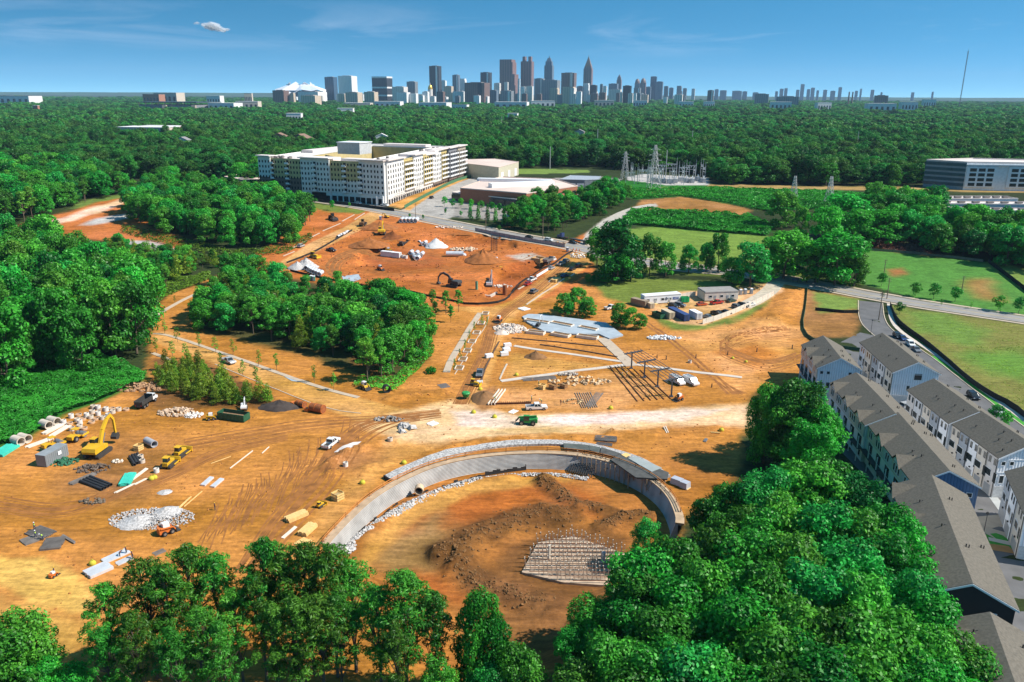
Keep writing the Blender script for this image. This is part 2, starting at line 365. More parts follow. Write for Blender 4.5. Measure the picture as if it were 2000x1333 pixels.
LAYERS = [  # outline in pixels, colour, edge softness (m), edge raggedness (m)
 ([(-40, 890), (60, 852), (130, 808), (200, 783), (285, 740), (292, 690), (296, 620), (305, 600), (330, 575), (400, 548), (480, 520), (560, 560), (640, 575), (900, 600), (1010, 585), (1150, 550), (1175, 565), (1230, 590), (1290, 630), (1400, 645), (1490, 600), (1520, 556), (1575, 560), (1592, 600), (1572, 640), (1600, 700), (1560, 760), (1480, 760), (1450, 800), (1450, 900), (1420, 960), (1340, 1010), (1310, 1090), (1240, 1200), (1060, 1330), (1000, 1420), (-300, 1420)], ORANGE, 1.5, 3),
 ([(480, 522), (500, 495), (590, 440), (612, 408), (660, 404), (770, 412), (860, 436), (960, 462), (1080, 480), (1120, 468), (1175, 440), (1200, 420), (1215, 430), (1180, 470), (1160, 500), (1160, 545), (1100, 575), (1010, 600), (850, 600), (640, 575), (560, 560)], RED, 1.5, 3),
 ([(40, 440), (130, 415), (190, 395), (258, 380), (300, 420), (290, 440), (360, 470), (340, 495), (240, 475), (120, 460), (50, 455)], RED, 2, 4),
 ([(1235, 412), (1250, 392), (1330, 385), (1420, 398), (1470, 412), (1450, 420), (1330, 412)], DRY * (1.5, .95, .9), 2, 4),
 ([(1150, 545), (1180, 528), (1240, 532), (1290, 545), (1390, 550), (1490, 556), (1515, 575), (1490, 600), (1440, 632), (1360, 648), (1310, 645), (1250, 600), (1180, 580)], GRASS, 2, 3),
 ([(1265, 590), (1300, 572), (1400, 566), (1490, 556), (1535, 545), (1530, 570), (1490, 592), (1440, 615), (1375, 636), (1330, 634), (1255, 610)], TAN * (1.0, 1.05, 1.35), 1, 1),
 ([(1180, 600), (1260, 590), (1290, 620), (1250, 640), (1180, 625)], ORANGE, 2, 2),
 ([(1578, 565), (1680, 582), (1672, 660), (1560, 660), (1565, 620)], DRY * (1.25, .8, .8), 2, 4),
 ([(1590, 570), (1685, 585), (1680, 605), (1600, 612)], LAWN, 2, 4),
 ([(1740, 598), (1850, 612), (2080, 645), (2080, 850), (1990, 840), (1900, 760), (1815, 690), (1765, 645)], DRY * (.78, .98, .75), 2, 4),
 ([(1760, 605), (1850, 615), (1930, 650), (1900, 680), (1840, 660), (1790, 650)], LAWN * (.8, .9, .8), 6, 10),
 ([(1880, 690), (1980, 680), (2060, 720), (2000, 745), (1920, 725)], LAWN * (.7, .95, .7), 6, 10),
 ([(1670, 488), (1760, 492), (1930, 515), (2060, 590), (2060, 640), (1850, 600), (1690, 556), (1660, 520)], FIELD, 1.5, 2),
 ([(1920, 515), (1960, 512), (2100, 560), (2100, 600), (2000, 565)], LAWN, 2, 2),
 ([(1225, 448), (1300, 440), (1370, 448), (1500, 462), (1520, 480), (1490, 512), (1380, 512), (1250, 505)], LAWN * (.95, 1.0, .8), 1.5, 3),
 ([(1150, 505), (1500, 515), (1680, 555), (1660, 575), (1500, 545), (1180, 530)], GRASS * (.8, .8, .8), 2, 3),
 ([(1215, 430), (1235, 410), (1330, 414), (1470, 424), (1515, 445), (1500, 462), (1370, 452), (1240, 440)], KUDZU, 2, 3),
 ([(1200, 352), (1380, 362), (1560, 368), (1640, 372), (1700, 378), (1700, 405), (1500, 412), (1420, 398), (1330, 384), (1240, 390), (1210, 380)], KUDZU * (1.1, 1.25, 1), 2, 4),
 ([(1220, 372), (1300, 365), (1380, 368), (1330, 380), (1240, 384)], LAWN, 3, 5),
 ([(1380, 360), (1560, 364), (1800, 366), (2100, 372), (2100, 379), (1800, 373), (1560, 370), (1380, 366)], DRY * (1.5, 1.3, 1.4), 1, 2),
 ([(1225, 346), (1260, 340), (1384, 348), (1384, 362), (1300, 362), (1225, 352)], GRAVEL, 1, 1),
 ([(-60, 735), (60, 715), (150, 705), (215, 700), (288, 735), (280, 748), (200, 783), (130, 808), (60, 852), (-60, 895)], KUDZU * (1.3, 1.25, 1.2), 1.5, 2.5),
 ([(1690, 485), (1680, 465), (1740, 468), (1800, 490), (1840, 505), (1760, 494)], DRY * (1, .7, .8), 2, 3),
 ([(840, 402), (925, 375), (990, 352), (1170, 345), (1215, 350), (1190, 375), (1100, 420), (1000, 432), (880, 424)], GRAVEL * (.62, .6, .58), 1, 1),
 ([(780, 414), (850, 374), (925, 347), (985, 352), (925, 380), (890, 395), (885, 424), (862, 434)], GRAVEL * (.80, .79, .77), 1, 1),
 ([(1000, 330), (1150, 332), (1150, 338), (1010, 341)], LAWN, 1, 2),
 ([(758, 402), (850, 362), (906, 345), (915, 349), (862, 372), (800, 412)], GOLD, 1, 1),
 ([(640, 384), (756, 402), (750, 410), (560, 388), (515, 382)], GRAVEL * (.9, .85, .8), 1, 1),
 ([(590, 402), (620, 398), (720, 412), (700, 418), (640, 414)], GRASS, 1.5, 2),
 # tracks, roads of packed dirt, lighter and darker soils, one painted tree shadow
 ([(300, 650), (330, 648), (430, 690), (560, 735), (700, 776), (790, 800), (800, 835), (720, 832), (640, 800), (545, 760), (420, 712), (300, 668)], GOLD * (1.06, 1.1, 1.25), .4, .5),
 ([(548, 512), (600, 478), (680, 440), (722, 414), (760, 416), (700, 452), (610, 496), (560, 517)], TAN, .6, .8),
 ([(880, 830), (925, 745), (950, 680), (968, 620), (900, 606), (870, 598), (960, 600), (1000, 588), (1060, 540), (1110, 495), (1165, 490), (1150, 520), (1090, 560), (1040, 592), (1010, 612), (985, 650), (960, 730), (925, 830)], GOLD * (1.04, 1.04, 1.1), .8, .8),
 ([(700, 830), (790, 800), (880, 785), (960, 800), (1010, 812), (1200, 806), (1400, 792), (1460, 790), (1460, 830), (1300, 835), (1150, 845), (1000, 850), (880, 862), (800, 880), (760, 870), (770, 850)], PALE * (.97, .9, .74), 2.5, 3.5),
 ([(770, 860), (850, 868), (790, 900), (740, 940), (690, 985), (640, 1040), (600, 1080), (560, 1085), (620, 1010), (690, 930), (740, 885)], TAN * (.96, .86, .7), 2.5, 3.5),
 ([(885, 805), (960, 800), (1010, 815), (1200, 808), (1340, 798), (1420, 800), (1330, 822), (1150, 830), (1000, 836), (900, 830)], PALE * (1.02, 1.1, 1.4), 1.5, 2),
 ([(1140, 460), (1180, 428), (1240, 405), (1280, 398), (1285, 404), (1250, 412), (1200, 440), (1165, 470)], GRAVEL * (.95, .9, .82), 1, 1),
 ([(1310, 655), (1500, 618), (1560, 640), (1560, 690), (1480, 735), (1440, 760), (1380, 700)], TAN * (1.05, .93, .85), 5, 10),
 ([(1400, 690), (1470, 670), (1520, 690), (1480, 720)], ORANGE * (1.1, .95, 1), 4, 6),
 ([(0, 1085), (80, 1092), (170, 1140), (190, 1175), (160, 1200), (60, 1180), (0, 1140), (-100, 1120)], GOLD * (1.0, 1.2, 1.0), 1, 2),
 ([(-50, 1150), (60, 1190), (140, 1210), (170, 1260), (100, 1330), (-50, 1330)], GOLD * (.9, .98, .85), 3, 5),
 ([(200, 880), (260, 855), (330, 900), (300, 960), (200, 1000), (130, 960), (140, 920)], BROWN * (1.5, 1.45, 1.3), 6, 10),
 ([(270, 775), (300, 750), (420, 775), (540, 775), (540, 800), (420, 800), (300, 800)], BROWN, 2.5, 4),
 ([(300, 700), (400, 705), (520, 765), (540, 790), (420, 790), (310, 770)], BROWN * .8, 2.5, 4),
 ([(820, 925), (900, 905), (760, 960), (700, 1000)], ORANGE, 2, 3),
 ([(1290, 890), (1420, 880), (1450, 930), (1400, 990), (1330, 1000), (1310, 950)], ORANGE * (.8, .75, .8), 4, 6),  # tree shadow on the dirt, painted into the soil colour
 ([(640, 880), (700, 870), (760, 895), (690, 920), (640, 915)], BROWN * (1.8, 1.7, 1.6), 3, 5),
 ([(1000, 690), (1180, 715), (1000, 738), (985, 735)], GOLD, 2, 3), ([(960, 770), (1200, 730), (1330, 760), (1200, 800), (950, 800)], TAN * (.95, .85, .8), 5, 8),
 ([(930, 770), (965, 755), (975, 790), (940, 805)], BROWN * 1.5, 1.5, 3),
 ([(45, 442), (130, 424), (200, 400), (258, 384), (258, 393), (205, 412), (140, 432), (60, 448)], PALE * (1, .95, .95), .8, 1), ([(160, 436), (200, 425), (262, 416), (262, 424), (205, 436), (170, 442)], GRAVEL, 1, 1), ([(240, 468), (300, 472), (345, 488), (330, 494), (250, 478)], GRAVEL * .9, 1, 1),
 ([(1735, 528), (1760, 524), (1772, 534), (1745, 540)], DRY * (1.4, .8, .9), 3, 3), ([(1880, 548), (1930, 545), (1960, 590), (1900, 580)], DRY * (1.2, .95, .9), 5, 6),
 ([(150, 395), (200, 386), (262, 376), (262, 383), (200, 394), (140, 410)], LAWN * .8, 1, 2),
 # upper site
 ([(690, 490), (760, 480), (850, 500), (880, 520), (760, 532), (690, 510)], RED * (.78, .72, .75), 3, 5),
 ([(880, 455), (1000, 465), (960, 480), (880, 470)], RED * (.75, .7, .7), 2, 4),
 ([(960, 560), (1000, 520), (1060, 510), (1060, 540), (1000, 580)], RED * (.7, .62, .6), 4, 6),
 ([(990, 500), (1040, 495), (1065, 505), (1020, 510)], GRAVEL * (.95, .85, .75), 1.5, 2.5),
 ([(620, 505), (700, 480), (720, 520), (640, 540)], RED * (1.15, 1.15, 1.1), 4, 6),
 ([(365, 640), (420, 560), (480, 522), (560, 545), (700, 560), (800, 590), (845, 640), (830, 700), (775, 752), (700, 735), (600, 695), (480, 668), (390, 650)], FLOOR * (2.2, 1.4, 1.4), 2.5, 5),
 ([(690, 700), (740, 690), (770, 755), (700, 755)], BROWN, 3, 4),
]
CC = np.zeros(GX.shape + (3,)); CC[:] = FLOOR
n1 = (fbm(GX / 60, GY / 60, 21) - .5)[..., None]
CC *= 1 + .8 * n1
lat = GY > 0
WX = fbm(GX / 7, GY / 7, 41, 3) - .5; WX2 = fbm(GX / 1.8, GY / 1.8, 47, 2) - .5
DIRTM = np.zeros(GX.shape)
ISD = lambda c: c[0] > c[1] * 1.25
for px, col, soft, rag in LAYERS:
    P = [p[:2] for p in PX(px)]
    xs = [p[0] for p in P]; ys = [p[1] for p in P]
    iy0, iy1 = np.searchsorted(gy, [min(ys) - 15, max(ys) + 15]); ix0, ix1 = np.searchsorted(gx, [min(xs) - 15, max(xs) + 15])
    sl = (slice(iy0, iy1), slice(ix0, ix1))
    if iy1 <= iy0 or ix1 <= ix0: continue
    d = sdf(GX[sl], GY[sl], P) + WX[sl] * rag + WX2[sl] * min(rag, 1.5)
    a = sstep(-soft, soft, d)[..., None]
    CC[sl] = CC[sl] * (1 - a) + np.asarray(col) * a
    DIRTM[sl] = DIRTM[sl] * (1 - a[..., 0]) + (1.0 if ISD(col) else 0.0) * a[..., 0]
# pit: redder, wet floor, dark ridges of dug soil
sl = (slice(np.searchsorted(gy, 85), np.searchsorted(gy, 230)), slice(np.searchsorted(gx, -70), np.searchsorted(gx, 90)))
x_, y__ = GX[sl], GY[sl]; sdp = sdf(x_, y__, PIT)
def paint(a, col):
    CC[sl] = CC[sl] * (1 - a[..., None]) + np.asarray(col) * a[..., None]
paint(sstep(-1, 1, sdp), ORANGE * (.86, .80, .9))
def pitpoly(px, col, soft, rag):
    P = [plane(u, v, PIT_Z)[:2] for u, v in px]
    paint(sstep(-soft, soft, sdf(x_, y__, P) + WX[sl] * rag + WX2[sl] * 1.5) * (sdp > -1), col)
pitpoly([(760, 1040), (900, 965), (1050, 940), (1150, 960), (1180, 1020), (1080, 1000), (980, 1030), (890, 1060), (880, 1120), (920, 1180), (830, 1180), (760, 1120)], REDW, 3, 6)
pitpoly([(700, 1100), (760, 1050), (850, 1010), (880, 1050), (860, 1120), (760, 1130)], DRY * (1.35, 1.0, 1.1), 4, 7)
pitpoly([(680, 1110), (780, 1000), (900, 945), (1050, 928), (1130, 935), (1060, 945), (920, 965), (820, 1010), (740, 1080), (700, 1140)], GOLD * (.95, .95, .9), 1.5, 2)
pitpoly([(960, 1110), (1010, 1060), (1080, 1030), (1180, 1030), (1240, 1050), (1200, 1160), (1060, 1200), (960, 1170), (900, 1110)], BROWN * (.85, .8, .75), 3, 4)
pitpoly([(900, 1200), (1050, 1170), (1200, 1150), (1200, 1250), (1050, 1330), (950, 1300)], BROWN * (1.0, .95, .85), 4, 6)
for pl, wd, hh, lump in RIDGES[:4]:
    d = seg_dist(x_, y__, pl)
    paint(np.clip(1.45 - 1.3 * d / wd + WX[sl] * 1.2, 0, 1) * .9, BROWN * (.72, .70, .70))
# broad tone of the worked soil: patches of paler dust and darker damp earth
tone = (fbm(GX / 22, GY / 13, 61, 4) - .5) * DIRTM; tone2 = (fbm(GX / 5, GY / 3.2, 67, 3) - .5) * DIRTM
CC *= (1 + .75 * tone + .45 * tone2)[..., None]
sat_ = DIRTM * (1 - sstep(.08, .17, CC[..., 2])); CC[..., 2] *= (1 + .9 * tone) * (1 - .1 * sat_); CC[..., 1] *= 1 - .07 * sat_; CC[..., 0] *= 1 - .03 * sat_
nv = GX.size; W_ = len(gx); H_ = len(gy)
co = np.stack([GX.ravel(), GY.ravel(), GZ.ravel()], 1).astype(np.float32)
ii = (np.arange(H_ - 1)[:, None] * W_ + np.arange(W_ - 1)[None]).ravel()
quads = np.stack([ii, ii + 1, ii + 1 + W_, ii + W_], 1).astype(np.int32)
gm = bpy.data.meshes.new('ground'); gm.vertices.add(nv); gm.vertices.foreach_set('co', co.ravel())
gm.loops.add(quads.size); gm.loops.foreach_set('vertex_index', quads.ravel())
gm.polygons.add(len(quads)); gm.polygons.foreach_set('loop_start', np.arange(0, quads.size, 4, dtype=np.int32))
gm.polygons.foreach_set('loop_total', np.full(len(quads), 4, np.int32)); gm.update()
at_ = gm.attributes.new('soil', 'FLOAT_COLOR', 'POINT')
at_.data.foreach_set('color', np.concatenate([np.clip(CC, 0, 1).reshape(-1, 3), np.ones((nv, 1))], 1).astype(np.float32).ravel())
at2 = gm.attributes.new('dirt', 'FLOAT', 'POINT'); at2.data.foreach_set('value', DIRTM.ravel().astype(np.float32))
gm.polygons.foreach_set('use_smooth', np.ones(len(quads), bool))
ground = bpy.data.objects.new('ground', gm); COL.objects.link(ground); ground['kind'] = 'structure'
M = bpy.data.materials.new('earth'); M.use_nodes = True; N, L = M.node_tree.nodes, M.node_tree.links
b = N['Principled BSDF']; b.inputs['Roughness'].default_value = .95; b.inputs['Specular IOR Level'].default_value = .1
a1 = N.new('ShaderNodeAttribute'); a1.attribute_name = 'soil'
geo = N.new('ShaderNodeNewGeometry')
def noise_node(sc, det, rough=.6, src=None, dist=0):
    n = N.new('ShaderNodeTexNoise'); n.inputs['Scale'].default_value = sc; n.inputs['Detail'].default_value = det; n.inputs['Roughness'].default_value = rough
    n.inputs['Distortion'].default_value = dist
    L.new((src or geo.outputs['Position']), n.inputs['Vector']); return n
def mapr(src, a, b_, c, d):
    r = N.new('ShaderNodeMapRange'); L.new(src, r.inputs[0]); r.inputs[1].default_value = a; r.inputs[2].default_value = b_; r.inputs[3].default_value = c; r.inputs[4].default_value = d; return r
n1_ = noise_node(.9, 8, .7); n2_ = noise_node(.12, 4)
mpg = N.new('ShaderNodeMapping'); mpg.inputs['Scale'].default_value = (.16, .9, 1); mpg.inputs['Rotation'].default_value = (0, 0, R(-38)); L.new(geo.outputs['Position'], mpg.inputs[0])
n3_ = noise_node(1.0, 5, .6, mpg.outputs[0], .6)      # streaks left by blades and tyres
m1 = mapr(n1_.outputs[0], .25, .75, .60, 1.36); m2 = mapr(n2_.outputs[0], .3, .7, .85, 1.15); m3 = mapr(n3_.outputs[0], .3, .7, .70, 1.26)
q = N.new('ShaderNodeMath'); q.operation = 'MULTIPLY'; L.new(m1.outputs[0], q.inputs[0]); L.new(m2.outputs[0], q.inputs[1])
q2 = N.new('ShaderNodeMath'); q2.operation = 'MULTIPLY'; L.new(q.outputs[0], q2.inputs[0]); L.new(m3.outputs[0], q2.inputs[1])
vm = N.new('ShaderNodeVectorMath'); vm.operation = 'SCALE'; L.new(a1.outputs['Color'], vm.inputs[0]); L.new(q2.outputs[0], vm.inputs['Scale'])
L.new(vm.outputs[0], b.inputs['Base Color'])
bp = N.new('ShaderNodeBump'); bp.inputs['Strength'].default_value = .55; bp.inputs['Distance'].default_value = .25
ad = N.new('ShaderNodeMath'); ad.operation = 'ADD'; L.new(n1_.outputs[0], ad.inputs[0]); L.new(n3_.outputs[0], ad.inputs[1])
L.new(ad.outputs[0], bp.inputs['Height']); L.new(bp.outputs[0], b.inputs['Normal'])
gm.materials.append(M)

# ------------------------------------------------------------------ trees
def leaf_mat(key, dark, light, trans=.36, vary=True):
    M = bpy.data.materials.new(key); M.use_nodes = True; N, L = M.node_tree.nodes, M.node_tree.links
    for n in list(N): N.remove(n)
    out = N.new('ShaderNodeOutputMaterial'); a = N.new('ShaderNodeAttribute'); a.attribute_name = 'leaf'
    oi = N.new('ShaderNodeObjectInfo')
    r = N.new('ShaderNodeValToRGB'); r.color_ramp.elements[0].color = (*dark, 1); r.color_ramp.elements[1].color = (*light, 1)
    L.new(a.outputs['Fac'], r.inputs[0])
    h = N.new('ShaderNodeHueSaturation')
    mr = N.new('ShaderNodeMapRange'); mr.inputs[3].default_value = .47; mr.inputs[4].default_value = .525; L.new(oi.outputs['Random'], mr.inputs[0]); L.new(mr.outputs[0], h.inputs['Hue'])
    ml = N.new('ShaderNodeMath'); ml.operation = 'MULTIPLY'; ml.inputs[1].default_value = 7.13; L.new(oi.outputs['Random'], ml.inputs[0])
    fr = N.new('ShaderNodeMath'); fr.operation = 'FRACT'; L.new(ml.outputs[0], fr.inputs[0])
    mv = N.new('ShaderNodeMapRange'); mv.inputs[3].default_value = .5; mv.inputs[4].default_value = 1.4; L.new(fr.outputs[0], mv.inputs[0]); L.new(mv.outputs[0], h.inputs['Value'])
    L.new(r.outputs[0], h.inputs['Color'])
    if not vary:
        for i_ in ('Hue', 'Value'): L.remove(h.inputs[i_].links[0])
        h.inputs['Hue'].default_value = .5; h.inputs['Value'].default_value = 1.0
    d = N.new('ShaderNodeBsdfDiffuse'); t = N.new('ShaderNodeBsdfTranslucent'); g = N.new('ShaderNodeBsdfGlossy'); g.inputs['Roughness'].default_value = .45
    L.new(h.outputs[0], d.inputs[0]); L.new(h.outputs[0], t.inputs[0]); g.inputs[0].default_value = (.8, .9, .8, 1)
    m1 = N.new('ShaderNodeMixShader'); m1.inputs[0].default_value = trans; L.new(d.outputs[0], m1.inputs[1]); L.new(t.outputs[0], m1.inputs[2])
    m2 = N.new('ShaderNodeMixShader'); m2.inputs[0].default_value = .018; L.new(m1.outputs[0], m2.inputs[1]); L.new(g.outputs[0], m2.inputs[2])
    L.new(m2.outputs[0], out.inputs[0]); MATS[key] = M; return M
LEAF_B = leaf_mat('broadleaf leaves', (.013, .14, .012), (.070, .46, .038))
LEAF_F = leaf_mat('forest leaves', (.016, .105, .013), (.065, .28, .035))
LEAF_K = leaf_mat('kudzu leaves', (.014, .14, .012), (.06, .40, .035), .3, False)
LEAF_P = leaf_mat('pine needles', (.025, .15, .014), (.12, .45, .042))
LEAF_Y = leaf_mat('young pine needles', (.07, .15, .012), (.25, .40, .03))
BARK = mat('bark', (.13, .095, .065), .95, var=.3, scale=1.5)
def crown_mesh(name, lobes, per_m2, size, seed, M, aspect=.6, out=1.0, flat=.0, upper=.25):
    """leaf-clump faces over the surface of many lobes; lobes = (cx, cy, cz, rx, rz)"""
    rs = np.random.RandomState(seed); C, NRM, VAL = [], [], []
    LC = np.array(lobes)
    for cx, cy, cz, rx, rz in lobes:
        n = max(12, int(4 * math.pi * rx * (rx + rz) / 2 * per_m2))
        d = rs.normal(size=(n, 3)); d /= np.linalg.norm(d, axis=1)[:, None]
        d = d[d[:, 2] > -1 + upper]
        rad = 1 + .15 * rs.normal(size=len(d)) - .25 * rs.rand(len(d)) ** 2
        p = np.array((cx, cy, cz)) + d * rad[:, None] * np.array((rx, rx, rz))
        nn = d * out + rs.normal(size=d.shape) * .55 + np.array((0, 0, .35)); nn /= np.linalg.norm(nn, axis=1)[:, None]
        C.append(p); NRM.append(nn); VAL.append(np.clip(rs.normal(.5, .26, len(d)) + (rs.rand() - .5) * .5, 0, 1))
    C = np.concatenate(C); NRM = np.concatenate(NRM); VAL = np.concatenate(VAL)
    keep = np.ones(len(C), bool)          # drop what lies deep inside another lobe
    for cx, cy, cz, rx, rz in lobes:
        q = (C - (cx, cy, cz)) / (rx, rx, rz); keep &= (q ** 2).sum(1) > .36
    C, NRM, VAL = C[keep], NRM[keep], VAL[keep]; n = len(C)
    t = np.cross(NRM, rs.normal(size=(n, 3))); t /= np.linalg.norm(t, axis=1)[:, None]; b = np.cross(NRM, t)
    s = size * (.6 + .8 * rs.rand(n))[:, None]
    v = np.stack([C - t * s, C + b * s * aspect + NRM * s * .15, C + t * s, C - b * s * aspect + NRM * s * .15], 1).reshape(-1, 3)
    me = bpy.data.meshes.new(name); me.vertices.add(4 * n); me.vertices.foreach_set('co', v.astype(np.float32).ravel())
    me.loops.add(4 * n); me.loops.foreach_set('vertex_index', np.arange(4 * n, dtype=np.int32)); me.polygons.add(n)
    me.polygons.foreach_set('loop_start', np.arange(0, 4 * n, 4, dtype=np.int32)); me.polygons.foreach_set('loop_total', np.full(n, 4, np.int32)); me.update()
    a = me.attributes.new('leaf', 'FLOAT', 'POINT'); a.data.foreach_set('value', np.repeat(VAL, 4).astype(np.float32))
    me.materials.append(M); return me
def trunk_mb(h, r, lean, limbs, rs):
    m = MB(); p = Vector((0, 0, -.3)); q = None; n = 4
    pts = [Vector((lean[0] * (i / n) ** 2 + rs.normal() * .08 * i, lean[1] * (i / n) ** 2 + rs.normal() * .08 * i, -.3 + (h + .3) * i / n)) for i in range(n + 1)]
    for i in range(n): m.tube(pts[i], pts[i + 1], r * (1 - .8 * i / n), r * (1 - .8 * (i + 1) / n), 7, False)
    for l in limbs:
        k = min(n - 1, max(1, int(l[2] / h * n * .8))); m.tube(pts[k], Vector(l), r * .32, r * .1, 5, False)
    return m
TREE_MESH = {}
def tree_meshes(kind, var):
    """unit tree meshes: height given below, real metres"""
    key = (kind, var)
    if key in TREE_MESH: return TREE_MESH[key]
    rs = np.random.RandomState(100 + var * 17 + hash(kind) % 1 + len(kind) * 31); lobes = []
    if kind in ('broadleaf_tree', 'broadleaf_near'):
        near = kind.endswith('near'); H = 18.0; Rr = 5.6
        nl = 42 if not near else 54
        for i in range(nl):
            a = rs.rand() * 6.283; u = rs.rand(); zz = 2.2 + u * 14.0
            prof = math.sin(min(1, max(0.04, (zz + 1.5) / 20.0)) ** .9 * math.pi) ** .6
            rr = Rr * prof * (.55 + .45 * rs.rand()); r = .65 + 1.6 * rs.rand() ** 1.4 * (1.1 - .4 * u)
            lobes.append((math.cos(a) * rr, math.sin(a) * rr, zz, r * 1.1, r * .85))
        for i in range(6): lobes.append((rs.normal() * 1.2, rs.normal() * 1.2, 11 + rs.rand() * 5, 2.0, 1.9))
        cm = crown_mesh('crown', lobes, 9.0 if near else 5.2, .27 if near else .38, var + 5, LEAF_B, .62)
        tm = trunk_mb(11, .34, rs.normal(size=2) * .8, [l[:3] for l in lobes[:9]], rs).mesh('trunk', BARK)
    elif kind in ('pine_tree', 'pine_near'):
        near = kind.endswith('near'); H = 20.0
        nl = 46 if not near else 105
        for i in range(nl):
            a = rs.rand() * 6.283; u = rs.rand() ** .8; zz = 7.0 + u * 12.4
            Rm = 4.3 * math.sin(min(1, (1.02 - u) ** .75 * .5 + .5 * (1 - u) + .12) * math.pi * .5) * (.5 if zz < 8.5 else 1)
            rr = Rm * (.2 + .95 * rs.rand()); r = (.55 + .75 * rs.rand()) * (.62 if near else 1)
            lobes.append((math.cos(a) * rr, math.sin(a) * rr, zz + .25 * rr * .5, r * 1.15, r * .75))
        lobes.append((0, 0, 19.3, .8, .9))
        cm = crown_mesh('crown', lobes, 15 if near else 8.0, .30 if near else .36, var + 55, LEAF_P, .24 if near else .45, out=.8, upper=.35)
        tm = trunk_mb(19, .27, rs.normal(size=2) * .5, [l[:3] for l in lobes[:26]], rs).mesh('trunk', BARK)
    elif kind == 'young_pine':
        for i in range(16):
            u = i / 15; zz = .9 + 5.4 * u; Rm = 1.75 * (1 - u) ** .8 + .12
            for k in range(2 if u < .8 else 1):
                a = rs.rand() * 6.283; rr = Rm * (.3 + .6 * rs.rand()); lobes.append((math.cos(a) * rr, math.sin(a) * rr, zz, .35 + .5 * (1 - u), .5))
        cm = crown_mesh('crown', lobes, 9, .27, var + 90, LEAF_Y, .3, out=.8, upper=.1)
        tm = trunk_mb(6, .07, (0, 0), [], rs).mesh('trunk', BARK)
    elif kind == 'sapling':
        for i in range(11):
            u = i / 10; zz = 1.6 + 3.3 * u; Rm = .75 * math.sin((.15 + .8 * (1 - u)) * math.pi * .62) + .1
            a = rs.rand() * 6.283; rr = Rm * (.2 + .7 * rs.rand()); lobes.append((math.cos(a) * rr, math.sin(a) * rr, zz, .34, .42))
        cm = crown_mesh('crown', lobes, 12, .19, var + 120, LEAF_P, .5)
        tm = trunk_mb(4.4, .06, (0, 0), [l[:3] for l in lobes[:6]], rs).mesh('trunk', BARK)
    elif kind == 'street_tree':
        for i in range(22):
            a = rs.rand() * 6.283; u = rs.rand(); zz = 2.6 + 4.6 * u; rr = 2.2 * math.sin((.12 + .8 * u) * math.pi) * (.4 + .6 * rs.rand())
            lobes.append((math.cos(a) * rr, math.sin(a) * rr, zz, .95, .8))
        cm = crown_mesh('crown', lobes, 7, .26, var + 150, LEAF_B, .6)
        tm = trunk_mb(4, .12, (0, 0), [l[:3] for l in lobes[:7]], rs).mesh('trunk', BARK)
    elif kind == 'conical_tree':
        for i in range(20):
            u = i / 19; zz = .8 + 6 * u; Rm = 1.3 * (1 - u) ** .7
            a = rs.rand() * 6.283; rr = Rm * (.2 + .5 * rs.rand()); lobes.append((math.cos(a) * rr, math.sin(a) * rr, zz, .55 + .5 * (1 - u), .7))
        cm = crown_mesh('crown', lobes, 8, .25, var + 170, LEAF_B, .5)
        tm = trunk_mb(4, .1, (0, 0), [], rs).mesh('trunk', BARK)
    elif kind == 'shrub':
        for i in range(14):
            a = rs.rand() * 6.283; rr = 1.5 * rs.rand() ** .6; lobes.append((math.cos(a) * rr, math.sin(a) * rr, .6 + 1.1 * rs.rand() * (1 - rr / 2.2), .75, .65))
        cm = crown_mesh('crown', lobes, 8, .25, var + 200, LEAF_B, .6)
        tm = trunk_mb(1, .08, (0, 0), [l[:3] for l in lobes[:5]], rs).mesh('trunk', BARK)
    TREE_MESH[key] = (cm, tm); return TREE_MESH[key]
TREE_H = {'broadleaf_tree': 18.0, 'broadleaf_near': 18.0, 'pine_tree': 20.0, 'pine_near': 20.0, 'young_pine': 6.4, 'sapling': 5.0, 'street_tree': 7.6, 'conical_tree': 7.2, 'shrub': 2.2}
NV = {'broadleaf_tree': 5, 'broadleaf_near': 5, 'pine_tree': 4, 'pine_near': 5, 'young_pine': 3, 'sapling': 3, 'street_tree': 2, 'conical_tree': 1, 'shrub': 3}
NTREE = [0]; TREES = []; NB = [0]
LATER = []
def tree(kind, x, y, h, label, group=None, wide=1.0, z=None, now=False):
    if kind == 'broadleaf_tree' and group and not now: LATER.append((h / y, x, y, h, label, group, wide)); return None
    if kind.startswith('broadleaf'): NB[0] += 1
    var = rnd.randrange(NV[kind]); cm, tm = tree_meshes(kind, var)
    z = hz(x, y) if z is None else z
    name = {'broadleaf_near': 'broadleaf_tree', 'pine_near': 'pine_tree'}.get(kind, kind)
    s = h / TREE_H[kind]; o = thing(name, label, 'shrub' if kind == 'shrub' else 'tree', (x, y, z), rnd.random() * 6.283, group)
    o.scale = (s * wide, s * wide, s)
    for nm, me in (('trunk', tm), ('crown', cm)):
        c = bpy.data.objects.new(nm, me); COL.objects.link(c); c.parent = o
    NTREE[0] += 1; TREES.append((x, y, h)); return o
def T(kind, u, v, h, label, group=None, wide=1.0):
    """tree whose top stands at pixel (u, v)"""
    p = G(u, v, h); return tree(kind, p.x, p.y, h, label, group, wide)
def TB(kind, u, vt, vb, wpx, label, group=None):
    """tree with its foot at (u, vb), top at vt and a crown wpx pixels wide"""
    p = G(u, vb); q = ray(u, vt); h = CAM_H + q.z * (p.y / q.y) - p.z; nat = 2 * (6.3 if kind.startswith('broad') else 4.0) * h / TREE_H[kind]; wr = wpx / F * p.length
    return tree(kind, p.x, p.y, h, label, group, max(.35, min(2.2, wr / nat)), None, True)
